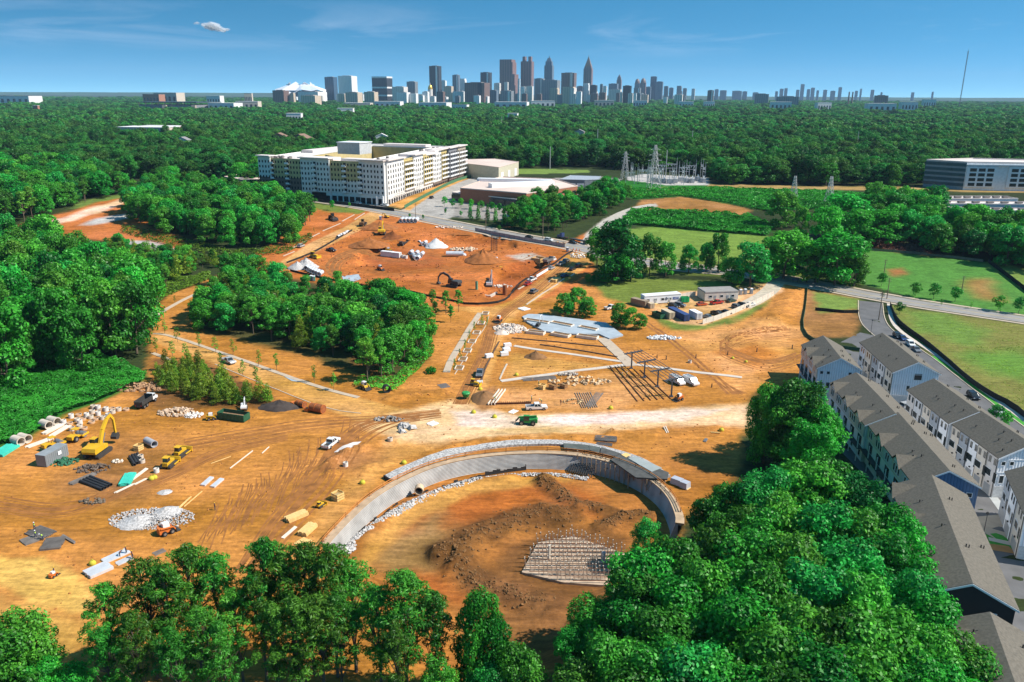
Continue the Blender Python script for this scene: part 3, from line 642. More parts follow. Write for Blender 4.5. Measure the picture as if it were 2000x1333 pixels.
def stand(poly, spacing, kinds, hr, group, labels, wide=(.9, 1.2)):
    """trees of one wood: outline vertices (u, v, height above ground)"""
    P = [G(u, v, dz)[:2] for u, v, dz in poly]
    xs = [p[0] for p in P]; ys = [p[1] for p in P]; n = 0
    yv = min(ys); k = 0
    while yv < max(ys):
        xv = min(xs) + (spacing / 2 if k % 2 else 0)
        while xv < max(xs):
            x, y = xv + rnd.uniform(-.38, .38) * spacing, yv + rnd.uniform(-.38, .38) * spacing
            if bool(inside(np.array([x]), np.array([y]), P)[0]):
                kd = rnd.choice(kinds); tree(kd, x, y, rnd.uniform(*hr) * (1.0), labels[kd], group, rnd.uniform(*wide)); n += 1
            xv += spacing
        yv += spacing * .87; k += 1
    return n
BT, PT, BN, PN = 'broadleaf_tree', 'pine_tree', 'broadleaf_near', 'pine_near'
def lab(where): return {BT: 'green broadleaf tree ' + where, PT: 'dark green pine ' + where, BN: 'green broadleaf tree ' + where, PN: 'dark green pine ' + where, 'young_pine': 'yellow green young pine ' + where, 'shrub': 'low green shrub ' + where}
CNT = {}
CNT['left'] = stand([(-70, 445, 17), (60, 440, 17), (150, 462, 17), (235, 520, 15), (262, 560, 10), (300, 610, 8), (302, 705, 0), (225, 705, 0), (160, 728, 0), (60, 742, 0), (-90, 790, 0)], 9.0, [BT, BT, BT, BT, PT], (18, 27), 'trees of the wood above the kudzu', lab('in the wood left of the dirt road, above the kudzu'), (.68, .95))
CNT['leftmid'] = stand([(190, 462, 7), (300, 470, 8), (420, 498, 8), (414, 526, 0), (335, 558, 0), (300, 600, 0), (240, 540, 5)], 5.4, [PT, BT, PT, 'young_pine'], (6, 11), 'young trees beside the dirt bank', lab('in the thicket above the bare dirt bank'), (.9, 1.2))
CNT['gap'] = stand([(300, 482, 5), (400, 492, 5), (470, 500, 4), (500, 512, 0), (440, 530, 0), (400, 520, 0), (330, 510, 0)], 5.5, [PT, 'young_pine'], (5, 9), 'young trees beside the dirt bank', lab('in the thicket above the bare dirt bank'), (1.0, 1.3))
CNT['mid'] = stand([(430, 500, 12), (500, 500, 12), (545, 512, 12), (600, 560, 10), (640, 545, 11), (735, 532, 12), (780, 560, 10), (800, 580, 6), (848, 640, 0), (838, 690, 0), (772, 752, 0), (700, 745, 0), (690, 700, 0), (640, 702, 0), (600, 690, 0), (500, 660, 0), (420, 655, 0), (380, 640, 0), (385, 600, 5), (420, 540, 10)], 7.0, [BT, BT, PT, PT, BT, 'young_pine'], (9, 15), 'trees of the wood inside the road bend', lab('in the wood enclosed by the dirt road bend'), (.9, 1.25))
CNT['upmid'] = stand([(255, 352, 15), (330, 328, 15), (440, 340, 15), (530, 358, 15), (585, 385, 13), (612, 420, 4), (606, 455, 0), (560, 480, 0), (450, 490, 0), (330, 462, 0), (240, 442, 0), (245, 400, 8)], 9.0, [BT, BT, PT, BT], (13, 18), 'trees of the wood in front of the apartments', lab('in the wood left of the unfinished apartment block'), (.85, 1.15))
CNT['upleft'] = stand([(-60, 305, 15), (60, 300, 15), (160, 308, 15), (225, 330, 14), (250, 360, 8), (255, 378, 0), (190, 390, 0), (120, 410, 0), (40, 436, 0), (-60, 445, 0)], 9.5, [BT, BT, PT, BT], (13, 19), 'trees beyond the upper dirt clearing', lab('behind the bare clearing at upper left'), (.9, 1.2))
CNT['right'] = stand([(1690, 395, 8), (1760, 385, 8), (1830, 395, 8), (1850, 430, 7), (1930, 440, 6), (2060, 470, 6), (2060, 545, 0), (1990, 530, 0), (1930, 508, 0), (1850, 505, 0), (1780, 480, 0), (1690, 462, 0)], 9.5, [BT, BT, BT], (14, 21), 'trees behind the sports field', lab('in the belt behind the green sports field'), (.9, 1.2))
CNT['bush'] = stand([(310, 705, 3), (380, 700, 3), (440, 735, 3), (510, 770, 2), (528, 790, 0), (440, 795, 0), (340, 775, 0), (300, 745, 0)], 3.2, ['young_pine'], (3.8, 7), 'young pines between yard and road', lab('in the patch between storage yard and dirt road'), (.9, 1.3))
CNT['edge'] = stand([(1010, 385, 9), (1060, 372, 9), (1120, 375, 9), (1180, 352, 9), (1230, 350, 9), (1225, 385, 3), (1200, 410, 0), (1130, 440, 0), (1090, 462, 0), (1040, 455, 0), (980, 448, 0), (1000, 420, 5)], 8.5, [BT, BT, BT, PT], (8, 14), 'trees below the industrial roofs', lab('in the belt below the flat industrial roofs'), (.9, 1.2))
g_ = 'pines along the near edge'
for i, (u, v, h) in enumerate([(364, 1065, 21), (272, 1092, 20), (200, 1140, 17), (416, 1085, 19), (455, 1150, 16), (255, 1195, 16), (390, 1190, 17), (195, 1225, 14), (318, 1100, 20), (425, 1215, 16), (330, 1230, 16),
     (514, 1052, 22), (558, 1068, 21), (575, 1170, 18), (655, 1160, 18), (500, 1120, 18), (594, 1061, 22), (642, 1065, 22), (682, 1094, 19), (620, 1165, 18), (530, 1180, 17)]):
    T(PN, u, v, h, 'tall dark pine in the front row at the yard edge, crown against orange soil', g_, rnd.uniform(.88, 1.08))
for u, v, h, l in [(787, 1119, 21, 'broad pine standing between the pit corner and the front row'), (734, 1150, 18, 'small pine left of the broad pine at the pit corner'), (846, 1160, 17, 'thin pine right of the broad pine at the pit corner'), (770, 1215, 16, 'low pine below the broad pine at the pit corner')]:
    T(PN, u, v, h, l, None, rnd.uniform(.9, 1.1))
T(BN, 21, 1192, 15, 'bright green broadleaf tree at the lower left corner', None, 1.0)
T(BN, -20, 1235, 15, 'second bright tree at the lower left corner, cut by the frame', None, 1.0)
for u, v, h, wd in [(70, 1290, 9, 1.1), (140, 1300, 8, 1.1), (30, 1320, 8, 1.2), (230, 1320, 7, 1.1)]:
    T(BN, u, v, h, 'dark low tree in the shade at the lower left edge', 'low trees at the lower left edge', wd)
T(BN, 937, 1142, 19, 'narrow broadleaf tree standing alone before the pit', None, .55)
T(BN, 960, 1190, 15, 'leafy companion tree right of the narrow tree before the pit', None, .6)
T(BN, 1011, 1255, 14, 'pale green rounded tree at the pit lip, lower middle', None, .8)
T(BN, 960, 1300, 11, 'small round tree below the pale green tree at the pit lip', None, .9); T(BN, 860, 1290, 10, 'small tree at the bottom edge left of the pale green one', None, .8)
for i, (u, v, h) in enumerate([(1158, 1166, 11.5), (1235, 1170, 14), (1298, 1180, 16), (1120, 1230, 8), (1200, 1240, 16), (1290, 1250, 17), (1360, 1263, 17), (1430, 1290, 17), (1130, 1300, 13), (1240, 1310, 15), (1340, 1320, 16)]):
    T(BN, u, v, h, 'dense rounded tree in the blue green thicket at lower right', 'blue green thicket in the lower right', rnd.uniform(.95, 1.15))
for i, (u, v, h) in enumerate([(1263, 1065, 18), (1326, 1040, 19), (1240, 1110, 16), (1411, 1030, 19), (1462, 1042, 20), (1562, 1037, 21), (1390, 1090, 18), (1515, 1105, 20), (1608, 1097, 21), (1670, 1109, 21), (1454, 1151, 19), (1340, 1130, 17), (1560, 1170, 20), (1640, 1180, 20), (1723, 1190, 20), (1790, 1110, 18), (1825, 1150, 17), (1812, 1212, 18), (1500, 1230, 19), (1600, 1250, 19), (1700, 1260, 19), (1889, 1246, 15), (1931, 1282, 14), (1790, 1280, 17), (1860, 1300, 15), (1530, 1300, 18), (1640, 1310, 18),
     (1585, 895, 20), (1620, 898, 19), (1515, 908, 19), (1427, 942, 16), (1390, 964, 14), (1485, 937, 18), (1685, 926, 18), (1743, 976, 18), (1768, 1014, 17), (1450, 985, 16), (1540, 965, 19), (1620, 975, 20), (1690, 1000, 19), (1500, 1000, 18), (1750, 1050, 17), (1660, 1050, 20), (1420, 1000, 14)]):
    T(BN, u, v, h, 'tall broadleaf tree in the large wood beside the townhouse backs', 'large wood beside the townhouses', rnd.uniform(.85, 1.1))
T(BN, 1268, 1012, 9, 'yellow green small tree at the end of the curved wall', None, 1.0)
for u, v, h in [(1580, 742, 19), (1540, 765, 19), (1612, 785, 18), (1590, 820, 18)]:
    T(BN, u, v, h, 'big tree of the clump at the townhouse corner', 'clump at the townhouse corner', rnd.uniform(.85, 1.0))
TB(BN, 1490, 742, 905, 80, 'thin crowned tree with bare limbs beside the townhouse clump'); TB(BN, 1550, 738, 915, 120, 'largest tree of the clump at the townhouse corner')
for u, a_, b_, w_, l in [(1200, 424, 547, 95, 'wide broadleaf tree beside the junction'), (1166, 442, 520, 50, 'tree left of the wide tree at the junction'), (1232, 462, 548, 60, 'tree right of the wide tree at the junction'), (1205, 490, 552, 70, 'low tree under the wide tree at the junction'),
     (1268, 455, 540, 48, 'round tree beside the road, second right of the junction'), (1300, 470, 540, 46, 'round tree beside the road, third right of the junction'), (1345, 476, 534, 40, 'slim tree between road and pale field'), (1378, 470, 532, 32, 'second slim tree between road and pale field'), (1402, 452, 532, 42, 'tall open tree before the pale field'),
     (1465, 468, 560, 82, 'spreading tree at the bend by the gravel drive'), (1430, 500, 556, 50, 'small tree left of the spreading tree at the bend'), (1530, 446, 545, 98, 'huge rounded tree behind the road bend'), (1525, 371, 445, 62, 'tall tree above the kudzu with a bare trunk'), (1575, 478, 552, 60, 'tree below the huge rounded tree'),
     (1640, 372, 470, 95, 'highest tree of the dark group left of the sports field'), (1598, 400, 520, 80, 'dark tree left in the group by the sports field'), (1662, 405, 500, 80, 'dark tree right in the group by the sports field'), (1630, 448, 558, 105, 'lower broad tree in the group by the sports field'), (1592, 478, 552, 70, 'shaded tree at the foot of the dark group'), (1668, 490, 560, 48, 'rust tinged tree at the sports field corner'), (1562, 402, 470, 34, 'dark narrow tree left of the highest one'), (1715, 405, 480, 75, 'tree closing the dark group toward the white roofs'), (1690, 378, 440, 60, 'tree left of the small pale flat roofs')]:
    TB(BT, u, a_, b_, w_, l)
for u, v, h in [(1100, 572, 9), (1128, 560, 10), (1150, 578, 8.5), (1112, 588, 6), (1140, 592, 6)]:
    T(BT, u, v, h, 'tree of the small clump beside the grey slab', 'small clump beside the grey slab', 1.2)
for u, v, h in [(1212, 590, 9), (1232, 598, 8.5), (1252, 610, 6.5), (1205, 610, 6)]:
    T(BT, u, v, h, 'tree of the small clump below the white pickup, by the containers', 'small clump by the containers', 1.15)
for u, v, h in [(1165, 528, 5), (1180, 530, 5), (1150, 535, 4)]:
    T(BT, u, v, h, 'low bright bush below the junction trees', 'bright bushes below the junction', 1.2)
for u, v, h in [(845, 565, 9), (870, 568, 9.5), (895, 566, 9), (850, 590, 7), (880, 595, 7)]:
    T(PT, u, v, h, 'pine of the small group at the dirt junction', 'small pine group at the dirt junction', .9)
T('shrub', 842, 715, 2.2, 'lone round bush on the orange slope')
for u, v in [(868, 385), (884, 388), (900, 388), (920, 390), (940, 393), (960, 394), (975, 397)]:
    T('street_tree', u, v, 6, 'clipped parking lot tree before the dark office front', 'parking lot trees', 1.0)
for u, v in [(918, 396), (934, 397), (952, 400), (968, 402), (985, 405), (1003, 408)]:
    T('conical_tree', u, v, 10, 'slim conical tree in the row along the road', 'conical roadside trees', .8)
for u, v, h in [(1725, 535, 5.5), (1792, 552, 6), (1828, 555, 6.5), (1870, 560, 6.5), (1955, 577, 6.5), (1995, 582, 6.5)]:
    T('street_tree', u, v, h, 'round street tree between road and sports field', 'street trees along the sports field', 1.15)
for u, v, h in [(1597, 542, 3.5), (1664, 550, 3), (1725, 568, 3.5), (1787, 568, 3), (1840, 585, 2.8), (1898, 590, 2.8), (1955, 597, 3)]:
    T('sapling', u, v, h, 'young kerbside sapling on the near side of the paved road', 'kerbside saplings', 1.3)
for u, v in [(318, 625), (344, 640), (385, 650), (302, 660), (333, 668), (360, 672), (418, 660), (452, 664), (502, 685), (538, 692), (612, 715), (650, 730), (430, 690), (472, 705), (498, 718)]:
    T('sapling', u, v, 5.2, 'staked sapling beside the sidewalk of the dirt road bend', 'saplings along the dirt road bend', 1.25)
for u, v in [(941, 616), (951, 620), (927, 629), (917, 645), (908, 664), (898, 683), (887, 702)]:
    T('sapling', u, v, 4.2, 'dark sapling in a planting pit of the sidewalk with steps', 'saplings in the stepped planting strip', .9)
for u, v in [(340, 577), (308, 594), (613, 445), (595, 457), (577, 469)]:
    T('sapling', u, v, 3.2, 'small dark sapling on the bare road verge', 'saplings on the bare verge', .8)
for u, v, h in [(613, 404, 5), (648, 392, 6), (682, 396, 3), (900, 412, 3.5), (870, 408, 3.5), (800, 418, 3), (826, 420, 3), (975, 440, 3.5)]:
    T('street_tree', u, v, h, 'small street tree beside the road below the apartments', 'street trees below the apartments', .9)
for u, v in [(1825, 782), (1950, 790), (1968, 805), (1760, 590)]:
    T('street_tree', u, v, 5, 'bushy tree beside the black silt fence behind the townhouses', 'trees by the black fence', 1.1)
T('sapling', 1975, 970, 4.5, 'spindly young tree on the lawn between townhouse rows', None, 1.6)
# ------------------------------------------------------------------ far forest
CLEAR = []      # (x, y, rx, ry): no tree stands there
def far_forest():
    front = []   # individual trees: the nearest rows of the forest
    pts = []
    y = 560.0
    while y < 6500:
        sp = 12.0 if y < 1100 else min(36, 12.0 * (y / 1100) ** .75)
        half = y * .70 + 60; n = int(2 * half / sp)
        xs = -half + (np.arange(n) + nr.rand(n) * .9) * sp; ys = y + (nr.rand(n) - .5) * sp
        pts.append(np.stack([xs, ys, np.full(n, sp)], 1)); y += sp * .87
    P = np.concatenate(pts); X, Y, S = P[:, 0], P[:, 1], P[:, 2]
    keep = np.ones(len(X), bool)
    # the forest's near border, given by pixels on the ground
    bord = [(-300, 372), (0, 362), (250, 352), (430, 352), (512, 374), (545, 355), (600, 330), (905, 326), (960, 330), (1010, 330), (1150, 328), (1215, 333), (1300, 336), (1386, 347), (1400, 362), (1560, 364), (1830, 366), (1850, 340), (2100, 345)]
    B = [G(u, v) for u, v in bord]
    bu = np.array([b.x / b.y for b in B]); by = np.array([b.y for b in B])
    keep &= Y > np.interp(X / Y, bu, by) + 4
    for cx, cy_, rx, ry in CLEAR: keep &= ((X - cx) / rx) ** 2 + ((Y - cy_) / ry) ** 2 > 1
    gap = fbm(X / 130, Y / 130, 77, 3); keep &= ~((gap > .64) & (Y > 1500))
    keep &= ~((Y > 3300) & (nr.rand(len(X)) < .35) & (X < 1200))
    X, Y, S = X[keep], Y[keep], S[keep]
    order = np.argsort(Y); X, Y, S = X[order], Y[order], S[order]
    hh = (9.5 + 10.5 * nr.rand(len(X))) * (S / 12) ** .25 * (.7 + .75 * fbm(X / 45, Y / 45, 83, 2)); k = nr.randint(0, 4, len(X)); sc = hh / 18.0; wd = S / 10.2 * (.75 + .6 * nr.rand(len(X)))
    ni = 50
    for i in range(ni):
        tree(BT, X[i], Y[i], float(hh[i]), 'green tree in the front rows of the far forest', 'front rows of the far forest', float(wd[i]) * .95, None, True)
    X, Y, hh, k, sc, wd = [a[ni:] for a in (X, Y, hh, k, sc, wd)]
    LATER.sort(reverse=True); m_ = max(0, 300 - NB[0])
    for a, x, y, h, l, g, wi_ in LATER[:m_]: tree(BT, x, y, h, l, g, wi_, None, True)
    ex = np.array([(x, y, h, wi_ * h / 18) for a, x, y, h, l, g, wi_ in LATER[m_:]]).reshape(-1, 4); ne = len(ex)
    X = np.concatenate([ex[:, 0], X]); Y = np.concatenate([ex[:, 1], Y]); sc = np.concatenate([ex[:, 2] / 18, sc]); wd = np.concatenate([ex[:, 3], wd]); k = np.concatenate([nr.randint(0, 4, ne), k])
    near = Y < 1250; mid = np.arange(len(X)) >= ne
    # the rest: one object, crowns set by geometry nodes
    me = bpy.data.meshes.new('forest'); n = len(X); me.vertices.add(n)
    me.vertices.foreach_set('co', np.stack([X, Y, base_h(X, Y)], 1).astype(np.float32).ravel())
    kk = np.where(near, k + 4 * mid, k + 8)
    for nm, arr in (('kind_no', kk.astype(np.float32)), ('tall', sc.astype(np.float32)), ('wide', (wd * .98).astype(np.float32)), ('turn', (nr.rand(n) * 6.283).astype(np.float32))):
        a = me.attributes.new(nm, 'FLOAT', 'POINT'); a.data.foreach_set('value', arr)
    o = bpy.data.objects.new('forest', me); COL.objects.link(o); o['kind'] = 'stuff'; o['label'] = 'green canopy of the far forest reaching to the city'
    o['category'] = 'forest'
    rs = np.random.RandomState(3); crowns = []
    lowp = []
    for q in range(4):
        lobes = []
        for i in range(20):
            a = rs.rand() * 6.283; u = rs.rand(); zz = 5 + u * 10.5; rr = 5.4 * math.sin(min(1, max(.05, (zz - 2.0) / 16)) * math.pi) ** .6 * (.5 + .5 * rs.rand()); r = 1.4 + 1.2 * rs.rand()
            lobes.append((math.cos(a) * rr, math.sin(a) * rr, zz, r * 1.2, r))
        lowp.append(crown_mesh('crown', lobes, 1.3, .8, 300 + q, LEAF_F, .7, out=1.6))
    srcs = [tree_meshes(BT, v)[0] for v in range(4)]
    md_ = [c.copy() for c in srcs]
    for c in md_: c.materials.clear(); c.materials.append(LEAF_F)
    srcs = srcs + md_ + lowp
    ng = bpy.data.node_groups.new('canopy', 'GeometryNodeTree'); ng.is_modifier = True
    ng.interface.new_socket('Geometry', in_out='INPUT', socket_type='NodeSocketGeometry'); ng.interface.new_socket('Geometry', in_out='OUTPUT', socket_type='NodeSocketGeometry')
    N, L = ng.nodes, ng.links; gi = N.new('NodeGroupInput'); go = N.new('NodeGroupOutput'); jn = N.new('GeometryNodeJoinGeometry')
    def attr(nm):
        a = N.new('GeometryNodeInputNamedAttribute'); a.data_type = 'FLOAT'; a.inputs['Name'].default_value = nm; return a.outputs['Attribute']
    kn, tl, wi, tu = attr('kind_no'), attr('tall'), attr('wide'), attr('turn')
    sc_ = N.new('ShaderNodeCombineXYZ'); L.new(wi, sc_.inputs[0]); L.new(wi, sc_.inputs[1]); L.new(tl, sc_.inputs[2])
    ro = N.new('ShaderNodeCombineXYZ'); L.new(tu, ro.inputs[2])
    mtp = N.new('GeometryNodeMeshToPoints'); L.new(gi.outputs[0], mtp.inputs[0])
    for q, cm in enumerate(srcs):
        cmp_ = N.new('FunctionNodeCompare'); cmp_.data_type = 'FLOAT'; cmp_.operation = 'EQUAL'; L.new(kn, cmp_.inputs[0]); cmp_.inputs[1].default_value = q; cmp_.inputs['Epsilon'].default_value = .1
        so = None
        for ob in bpy.data.objects:
            if ob.data == cm: so = ob; break
        if so is None: so = src_holder(cm)
        oi = N.new('GeometryNodeObjectInfo'); oi.transform_space = 'ORIGINAL'; oi.inputs['Object'].default_value = so; oi.inputs['As Instance'].default_value = True
        ip = N.new('GeometryNodeInstanceOnPoints'); L.new(mtp.outputs[0], ip.inputs['Points']); L.new(cmp_.outputs[0], ip.inputs['Selection']); L.new(oi.outputs['Geometry'], ip.inputs['Instance'])
        L.new(ro.outputs[0], ip.inputs['Rotation']); L.new(sc_.outputs[0], ip.inputs['Scale']); L.new(ip.outputs[0], jn.inputs[0])
    L.new(jn.outputs[0], go.inputs[0])
    md = o.modifiers.new('canopy', 'NODES'); md.node_group = ng
    return n
def src_holder(cm):
    """a real far tree that carries the light crown mesh, one per variant, at the end of the forest's front rows"""
    i = SRC[0]; SRC[0] += 1
    x = -760 + i * 210.0; y = 1300.0 + 25 * i
    o = thing('broadleaf_tree', 'green tree in the middle of the far forest', 'tree', (x, y, 15), 0, 'trees in the middle of the far forest')
    c = bpy.data.objects.new('crown', cm); COL.objects.link(c); c.parent = o
    t = bpy.data.objects.new('trunk', tree_meshes(BT, 0)[1]); COL.objects.link(t); t.parent = o
    return c
SRC = [0]
# ------------------------------------------------------------------ roads, kerbs, paths
ASPH = mat('asphalt', (.115, .112, .112), .9, var=.18, scale=.25); ASPH2 = mat('old asphalt', (.25, .235, .22), .9, var=.14, scale=.15)
CONC = mat('concrete', (.44, .35, .26), .9, var=.1, scale=.5); KERB = mat('kerb concrete', (.48, .40, .31), .9, var=.1)
SLABM = mat('grey slab concrete', (.33, .38, .42), .8, var=.12, scale=.3); WHITEC = mat('pale concrete', (.52, .45, .38), .9, var=.1, scale=.5)
def ribbon(name, M, px, wd, dz, th=0, off=0, z=None, sm=2, kind='structure'):
    L = smooth_line([Vector((*p[:2], 0)) for p in PX(px, 0, z)], sm)
    o = strip_verts(MB(), L, wd, dz, th, 2.0, off, (lambda x, y: np.full(np.shape(x), z)) if z is not None else None).build(name, M)
    if kind: o['kind'] = kind
    return o
ROAD = [(540, 380), (640, 394), (700, 403), (770, 416), (860, 434), (960, 453), (1030, 466), (1090, 476), (1150, 489), (1230, 508), (1320, 522), (1420, 530), (1500, 541), (1560, 551), (1640, 566), (1720, 581), (1800, 595), (1880, 607), (1960, 619), (2060, 634)]
ribbon('road', ASPH2, ROAD, 9.0, .06)
for sgn in (-1, 1):
    ribbon('kerb', KERB, ROAD, .3, .16, .3, sgn * 4.7)
    ribbon('sidewalk', CONC, ROAD, 1.7, .14, .25, sgn * 6.6)
ribbon('road_marking', mat('yellow road paint', (.6, .42, .06), .8), ROAD, .22, .075)
TS = [(1700, 590), (1702, 625), (1722, 650), (1790, 695), (1860, 752), (1940, 815), (2060, 905)]
ribbon('street', ASPH, TS, 8.5, .05); ribbon('sidewalk', WHITEC, TS, 1.6, .14, .2, 7.0)
ribbon('kerb', KERB, TS, .3, .16, .3, 4.6); ribbon('kerb', KERB, TS[:4], .3, .16, .3, -4.6)
LW = [G(*p)[:2] for p in [(1795, 690), (1850, 735), (1940, 810), (2060, 900), (2060, 890), (1950, 795), (1870, 730), (1810, 690)]]
ribbon('lawn', mat('bright lawn', (.05, .26, .03), .95, var=.25, scale=1.5), TS[3:], 2.2, .08, 0, 5.8)
gs_ = grid_sheet('alley', ASPH, [p[:2] for p in PX([(1560, 760), (1600, 690), (1680, 650), (1730, 660), (1860, 760), (2060, 900), (2060, 1333), (1900, 1333), (1800, 1080), (1740, 980), (1640, 880)])], .025, 6)
# townhouse yard between the rows, lower right
grid_sheet('driveway', CONC, [p[:2] for p in PX([(1905, 1010), (1950, 1006), (2005, 1030), (2005, 1075), (1960, 1062), (1920, 1040)])], .06, 4)
grid_sheet('lawn', MATS['bright lawn'], [p[:2] for p in PX([(1922, 1045), (1945, 1042), (2010, 1065), (2010, 1082), (1950, 1068), (1925, 1062)])], .075, 3)
grid_sheet('sidewalk', WHITEC, [p[:2] for p in PX([(1930, 1050), (2010, 1068), (2010, 1076), (1932, 1057)])], .1, 3)
grid_sheet('soil_bed', mat('bare soil bed', (.36, .19, .07), .95), [p[:2] for p in PX([(1925, 1062), (1970, 1068), (1985, 1083), (1935, 1075)])], .09, 3)
grid_sheet('concrete_apron', mat('apron concrete', (.36, .37, .36), .9), [p[:2] for p in PX([(1905, 935), (1915, 930), (1975, 1005), (1960, 1010)])], .06, 3)
ribbon('gravel_road', mat('gravel road', (.40, .36, .31), .95, var=.2), [(1140, 482), (1165, 452), (1200, 424), (1240, 407), (1278, 400)], 7, .05)
ribbon('drive', mat('drive gravel', (.44, .38, .30), .95, var=.2), [(1520, 543), (1512, 560), (1490, 580), (1450, 600)], 7.0, .05)
# sidewalks and kerbs of the new road bend
ribbon('sidewalk', CONC, [(300, 652), (330, 655), (430, 689), (500, 713), (560, 735), (640, 762), (700, 777)], 1.5, .12, .25)
ribbon('kerb', KERB, [(420, 712), (545, 763), (640, 800), (705, 808)], .25, .12, .3)
ribbon('sidewalk', CONC, [(298, 690), (335, 705)], 1.4, .12, .25)
ribbon('sidewalk', CONC, [(296, 622), (345, 592), (402, 566), (440, 548)], 1.8, .14, .25)
grid_sheet('concrete_apron', SLABM, [p[:2] for p in PX([(555, 736), (590, 742), (612, 750), (570, 745)])], .08, 3)
ribbon('sidewalk', CONC, [(938, 612), (918, 640), (900, 672), (880, 705), (872, 728)], 2.2, .16, .3, sm=1)
ribbon('kerb', KERB, [(955, 618), (948, 640), (925, 670), (905, 705), (888, 732)], .25, .14, .3)
for a, b_ in [((1012, 566), (1040, 550)), ((1028, 596), (1062, 572)), ((1072, 552), (1080, 543)), ((1090, 553), (1102, 545)), ((1115, 540), (1122, 535))]: ribbon('kerb', KERB, [a, b_], .7, .2, .35, sm=0)
for a, b_ in [((568, 487), (600, 470)), ((604, 466), (624, 456)), ((630, 452), (665, 437)), ((692, 430), (712, 417)), ((668, 433), (692, 420)), ((553, 501), (575, 492)), ((1058, 575), (1090, 555))]:
    ribbon('kerb', KERB, [a, b_], .6, .2, .35, sm=0)
# slab with planter openings, paths of the future plaza
SL = [(1020, 621), (1032, 616), (1062, 617), (1184, 633), (1217, 657), (1190, 664), (1170, 655), (1120, 655), (1064, 650), (1045, 640), (1030, 632)]
grid_sheet('concrete_slab', SLABM, [p[:2] for p in PX(SL)], .55, 3, .6)
ribbon('path', WHITEC, [(1004, 676), (1060, 685), (1120, 693), (1180, 702), (1222, 708)], 1.7, .14, .25, sm=0)
ribbon('path', WHITEC, [(978, 745), (1050, 735), (1130, 724), (1230, 712)], 1.8, .15, .25, sm=0)
ribbon('path', CONC, [(1176, 661), (1205, 688), (1234, 716)], 4.0, .18, .3, sm=0)
ribbon('path', WHITEC, [(1236, 712), (1300, 720), (1370, 729), (1449, 738)], 1.8, .14, .25, sm=0)
DKK = mat('dark edging', (.10, .06, .04), .9)
ribbon('kerb', DKK, [(1000, 661), (1090, 669), (1186, 679)], .5, .3, .4, sm=0); ribbon('kerb', DKK, [(1055, 674), (1130, 685), (1206, 698)], .5, .3, .4, sm=0); ribbon('kerb', DKK, [(975, 668), (950, 715), (938, 752)], .35, .3, .4, sm=0); ribbon('kerb', KERB, [(976, 742), (983, 726), (990, 712)], .5, .25, .4, sm=0)

# ------------------------------------------------------------------ pit wall, rock apron, gravel strip
WLs = smooth_line([Vector(p) for p in WALL], 2)
wallt = thing('retaining_wall', 'long curved grey retaining wall around the orange pit', 'wall', WLs[len(WLs) // 2])
def wall_local(mb): c = wallt.location; mb.v = [(x - c.x, y - c.y, z - c.z) for x, y, z in mb.v]; return mb
M = mat('wall blocks', (.40, .385, .365), .9, var=.22, scale=.35)
nt = M.node_tree; wv = nt.nodes.new('ShaderNodeTexWave'); wv.bands_direction = 'Z'; wv.inputs['Scale'].default_value = 1.1; wv.inputs['Distortion'].default_value = .6
tcn = nt.nodes.new('ShaderNodeTexCoord'); nt.links.new(tcn.outputs['Object'], wv.inputs[0]); bpn = nt.nodes.new('ShaderNodeBump'); bpn.inputs['Strength'].default_value = .6; bpn.inputs['Distance'].default_value = .2
nt.links.new(wv.outputs[1], bpn.inputs['Height']); nt.links.new(bpn.outputs[0], nt.nodes['Principled BSDF'].inputs['Normal'])
mb = MB(); cap = MB(); n = len(WLs); prev = None
def wall_profile(i):
    t = (WLs[min(i + 1, n - 1)] - WLs[max(0, i - 1)]); t.z = 0; t.normalize(); nr_ = Vector((t.y, -t.x, 0)); return WLs[i], nr_      # towards the pit
vs = []; vc = []
for i in range(n):
    p, q = wall_profile(i); hump = 0
    bt = p + q * 1.25 + Vector((0, 0, PIT_Z - .6)); tp = p + q * .15 + Vector((0, 0, .12)); tb = p - q * .35 + Vector((0, 0, .12)); bb = p - q * .35 + Vector((0, 0, PIT_Z - .6))
    vs += [bt, tp, tb, bb]
    vc += [p + q * .22 + Vector((0, 0, .12)), p + q * .22 + Vector((0, 0, .32)), p - q * 1.5 + Vector((0, 0, .30)), p - q * 1.6 + Vector((0, 0, -.6))]
for V_, m_ in ((vs, mb), (vc, cap)):
    fs = []
    for i in range(n - 1):
        for j in range(4): fs.append((4 * i + j, 4 * i + (j + 1) % 4, 4 * i + 4 + (j + 1) % 4, 4 * i + 4 + j))
    fs += [(3, 2, 1, 0), tuple(4 * (n - 1) + j for j in range(4))]
    m_.add(V_, fs)
wall_local(mb).build('wall_face', M, wallt); wall_local(cap).build('coping', mat('dusty coping', (.42, .30, .19), .95, var=.2), wallt)
# black liner torn along the foot
lm = MB(); rs = np.random.RandomState(4)
lpx = [(700, 1048), (740, 1012), (800, 975), (880, 948), (940, 930), (1000, 922), (1028, 918)]
LL = resample(smooth_line([plane(u, v, PIT_Z) for u, v in lpx]), .8); prev = None
for i in range(len(LL) - 1):
    a, b_ = LL[i], LL[i + 1]; h0 = .15 + .9 * rs.rand() ** 2 + (.5 if i > len(LL) - 14 else 0); t = (b_ - a).normalized(); q = Vector((-t.y, t.x, 0)) * .12
    lm.add([a - Vector((0, 0, .3)), b_ - Vector((0, 0, .3)), b_ + Vector((0, 0, h0 * .9)) + q, a + Vector((0, 0, h0)) + q, a + q * 1.4 - Vector((0, 0, .3)), b_ + q * 1.4 - Vector((0, 0, .3))], [(0, 1, 2, 3), (4, 3, 2, 5)])
tag(lm.build('liner_fabric', mat('black fabric and shade', (.025, .024, .024), .7)), 'torn black liner fabric along the foot of the curved wall', 'fabric')
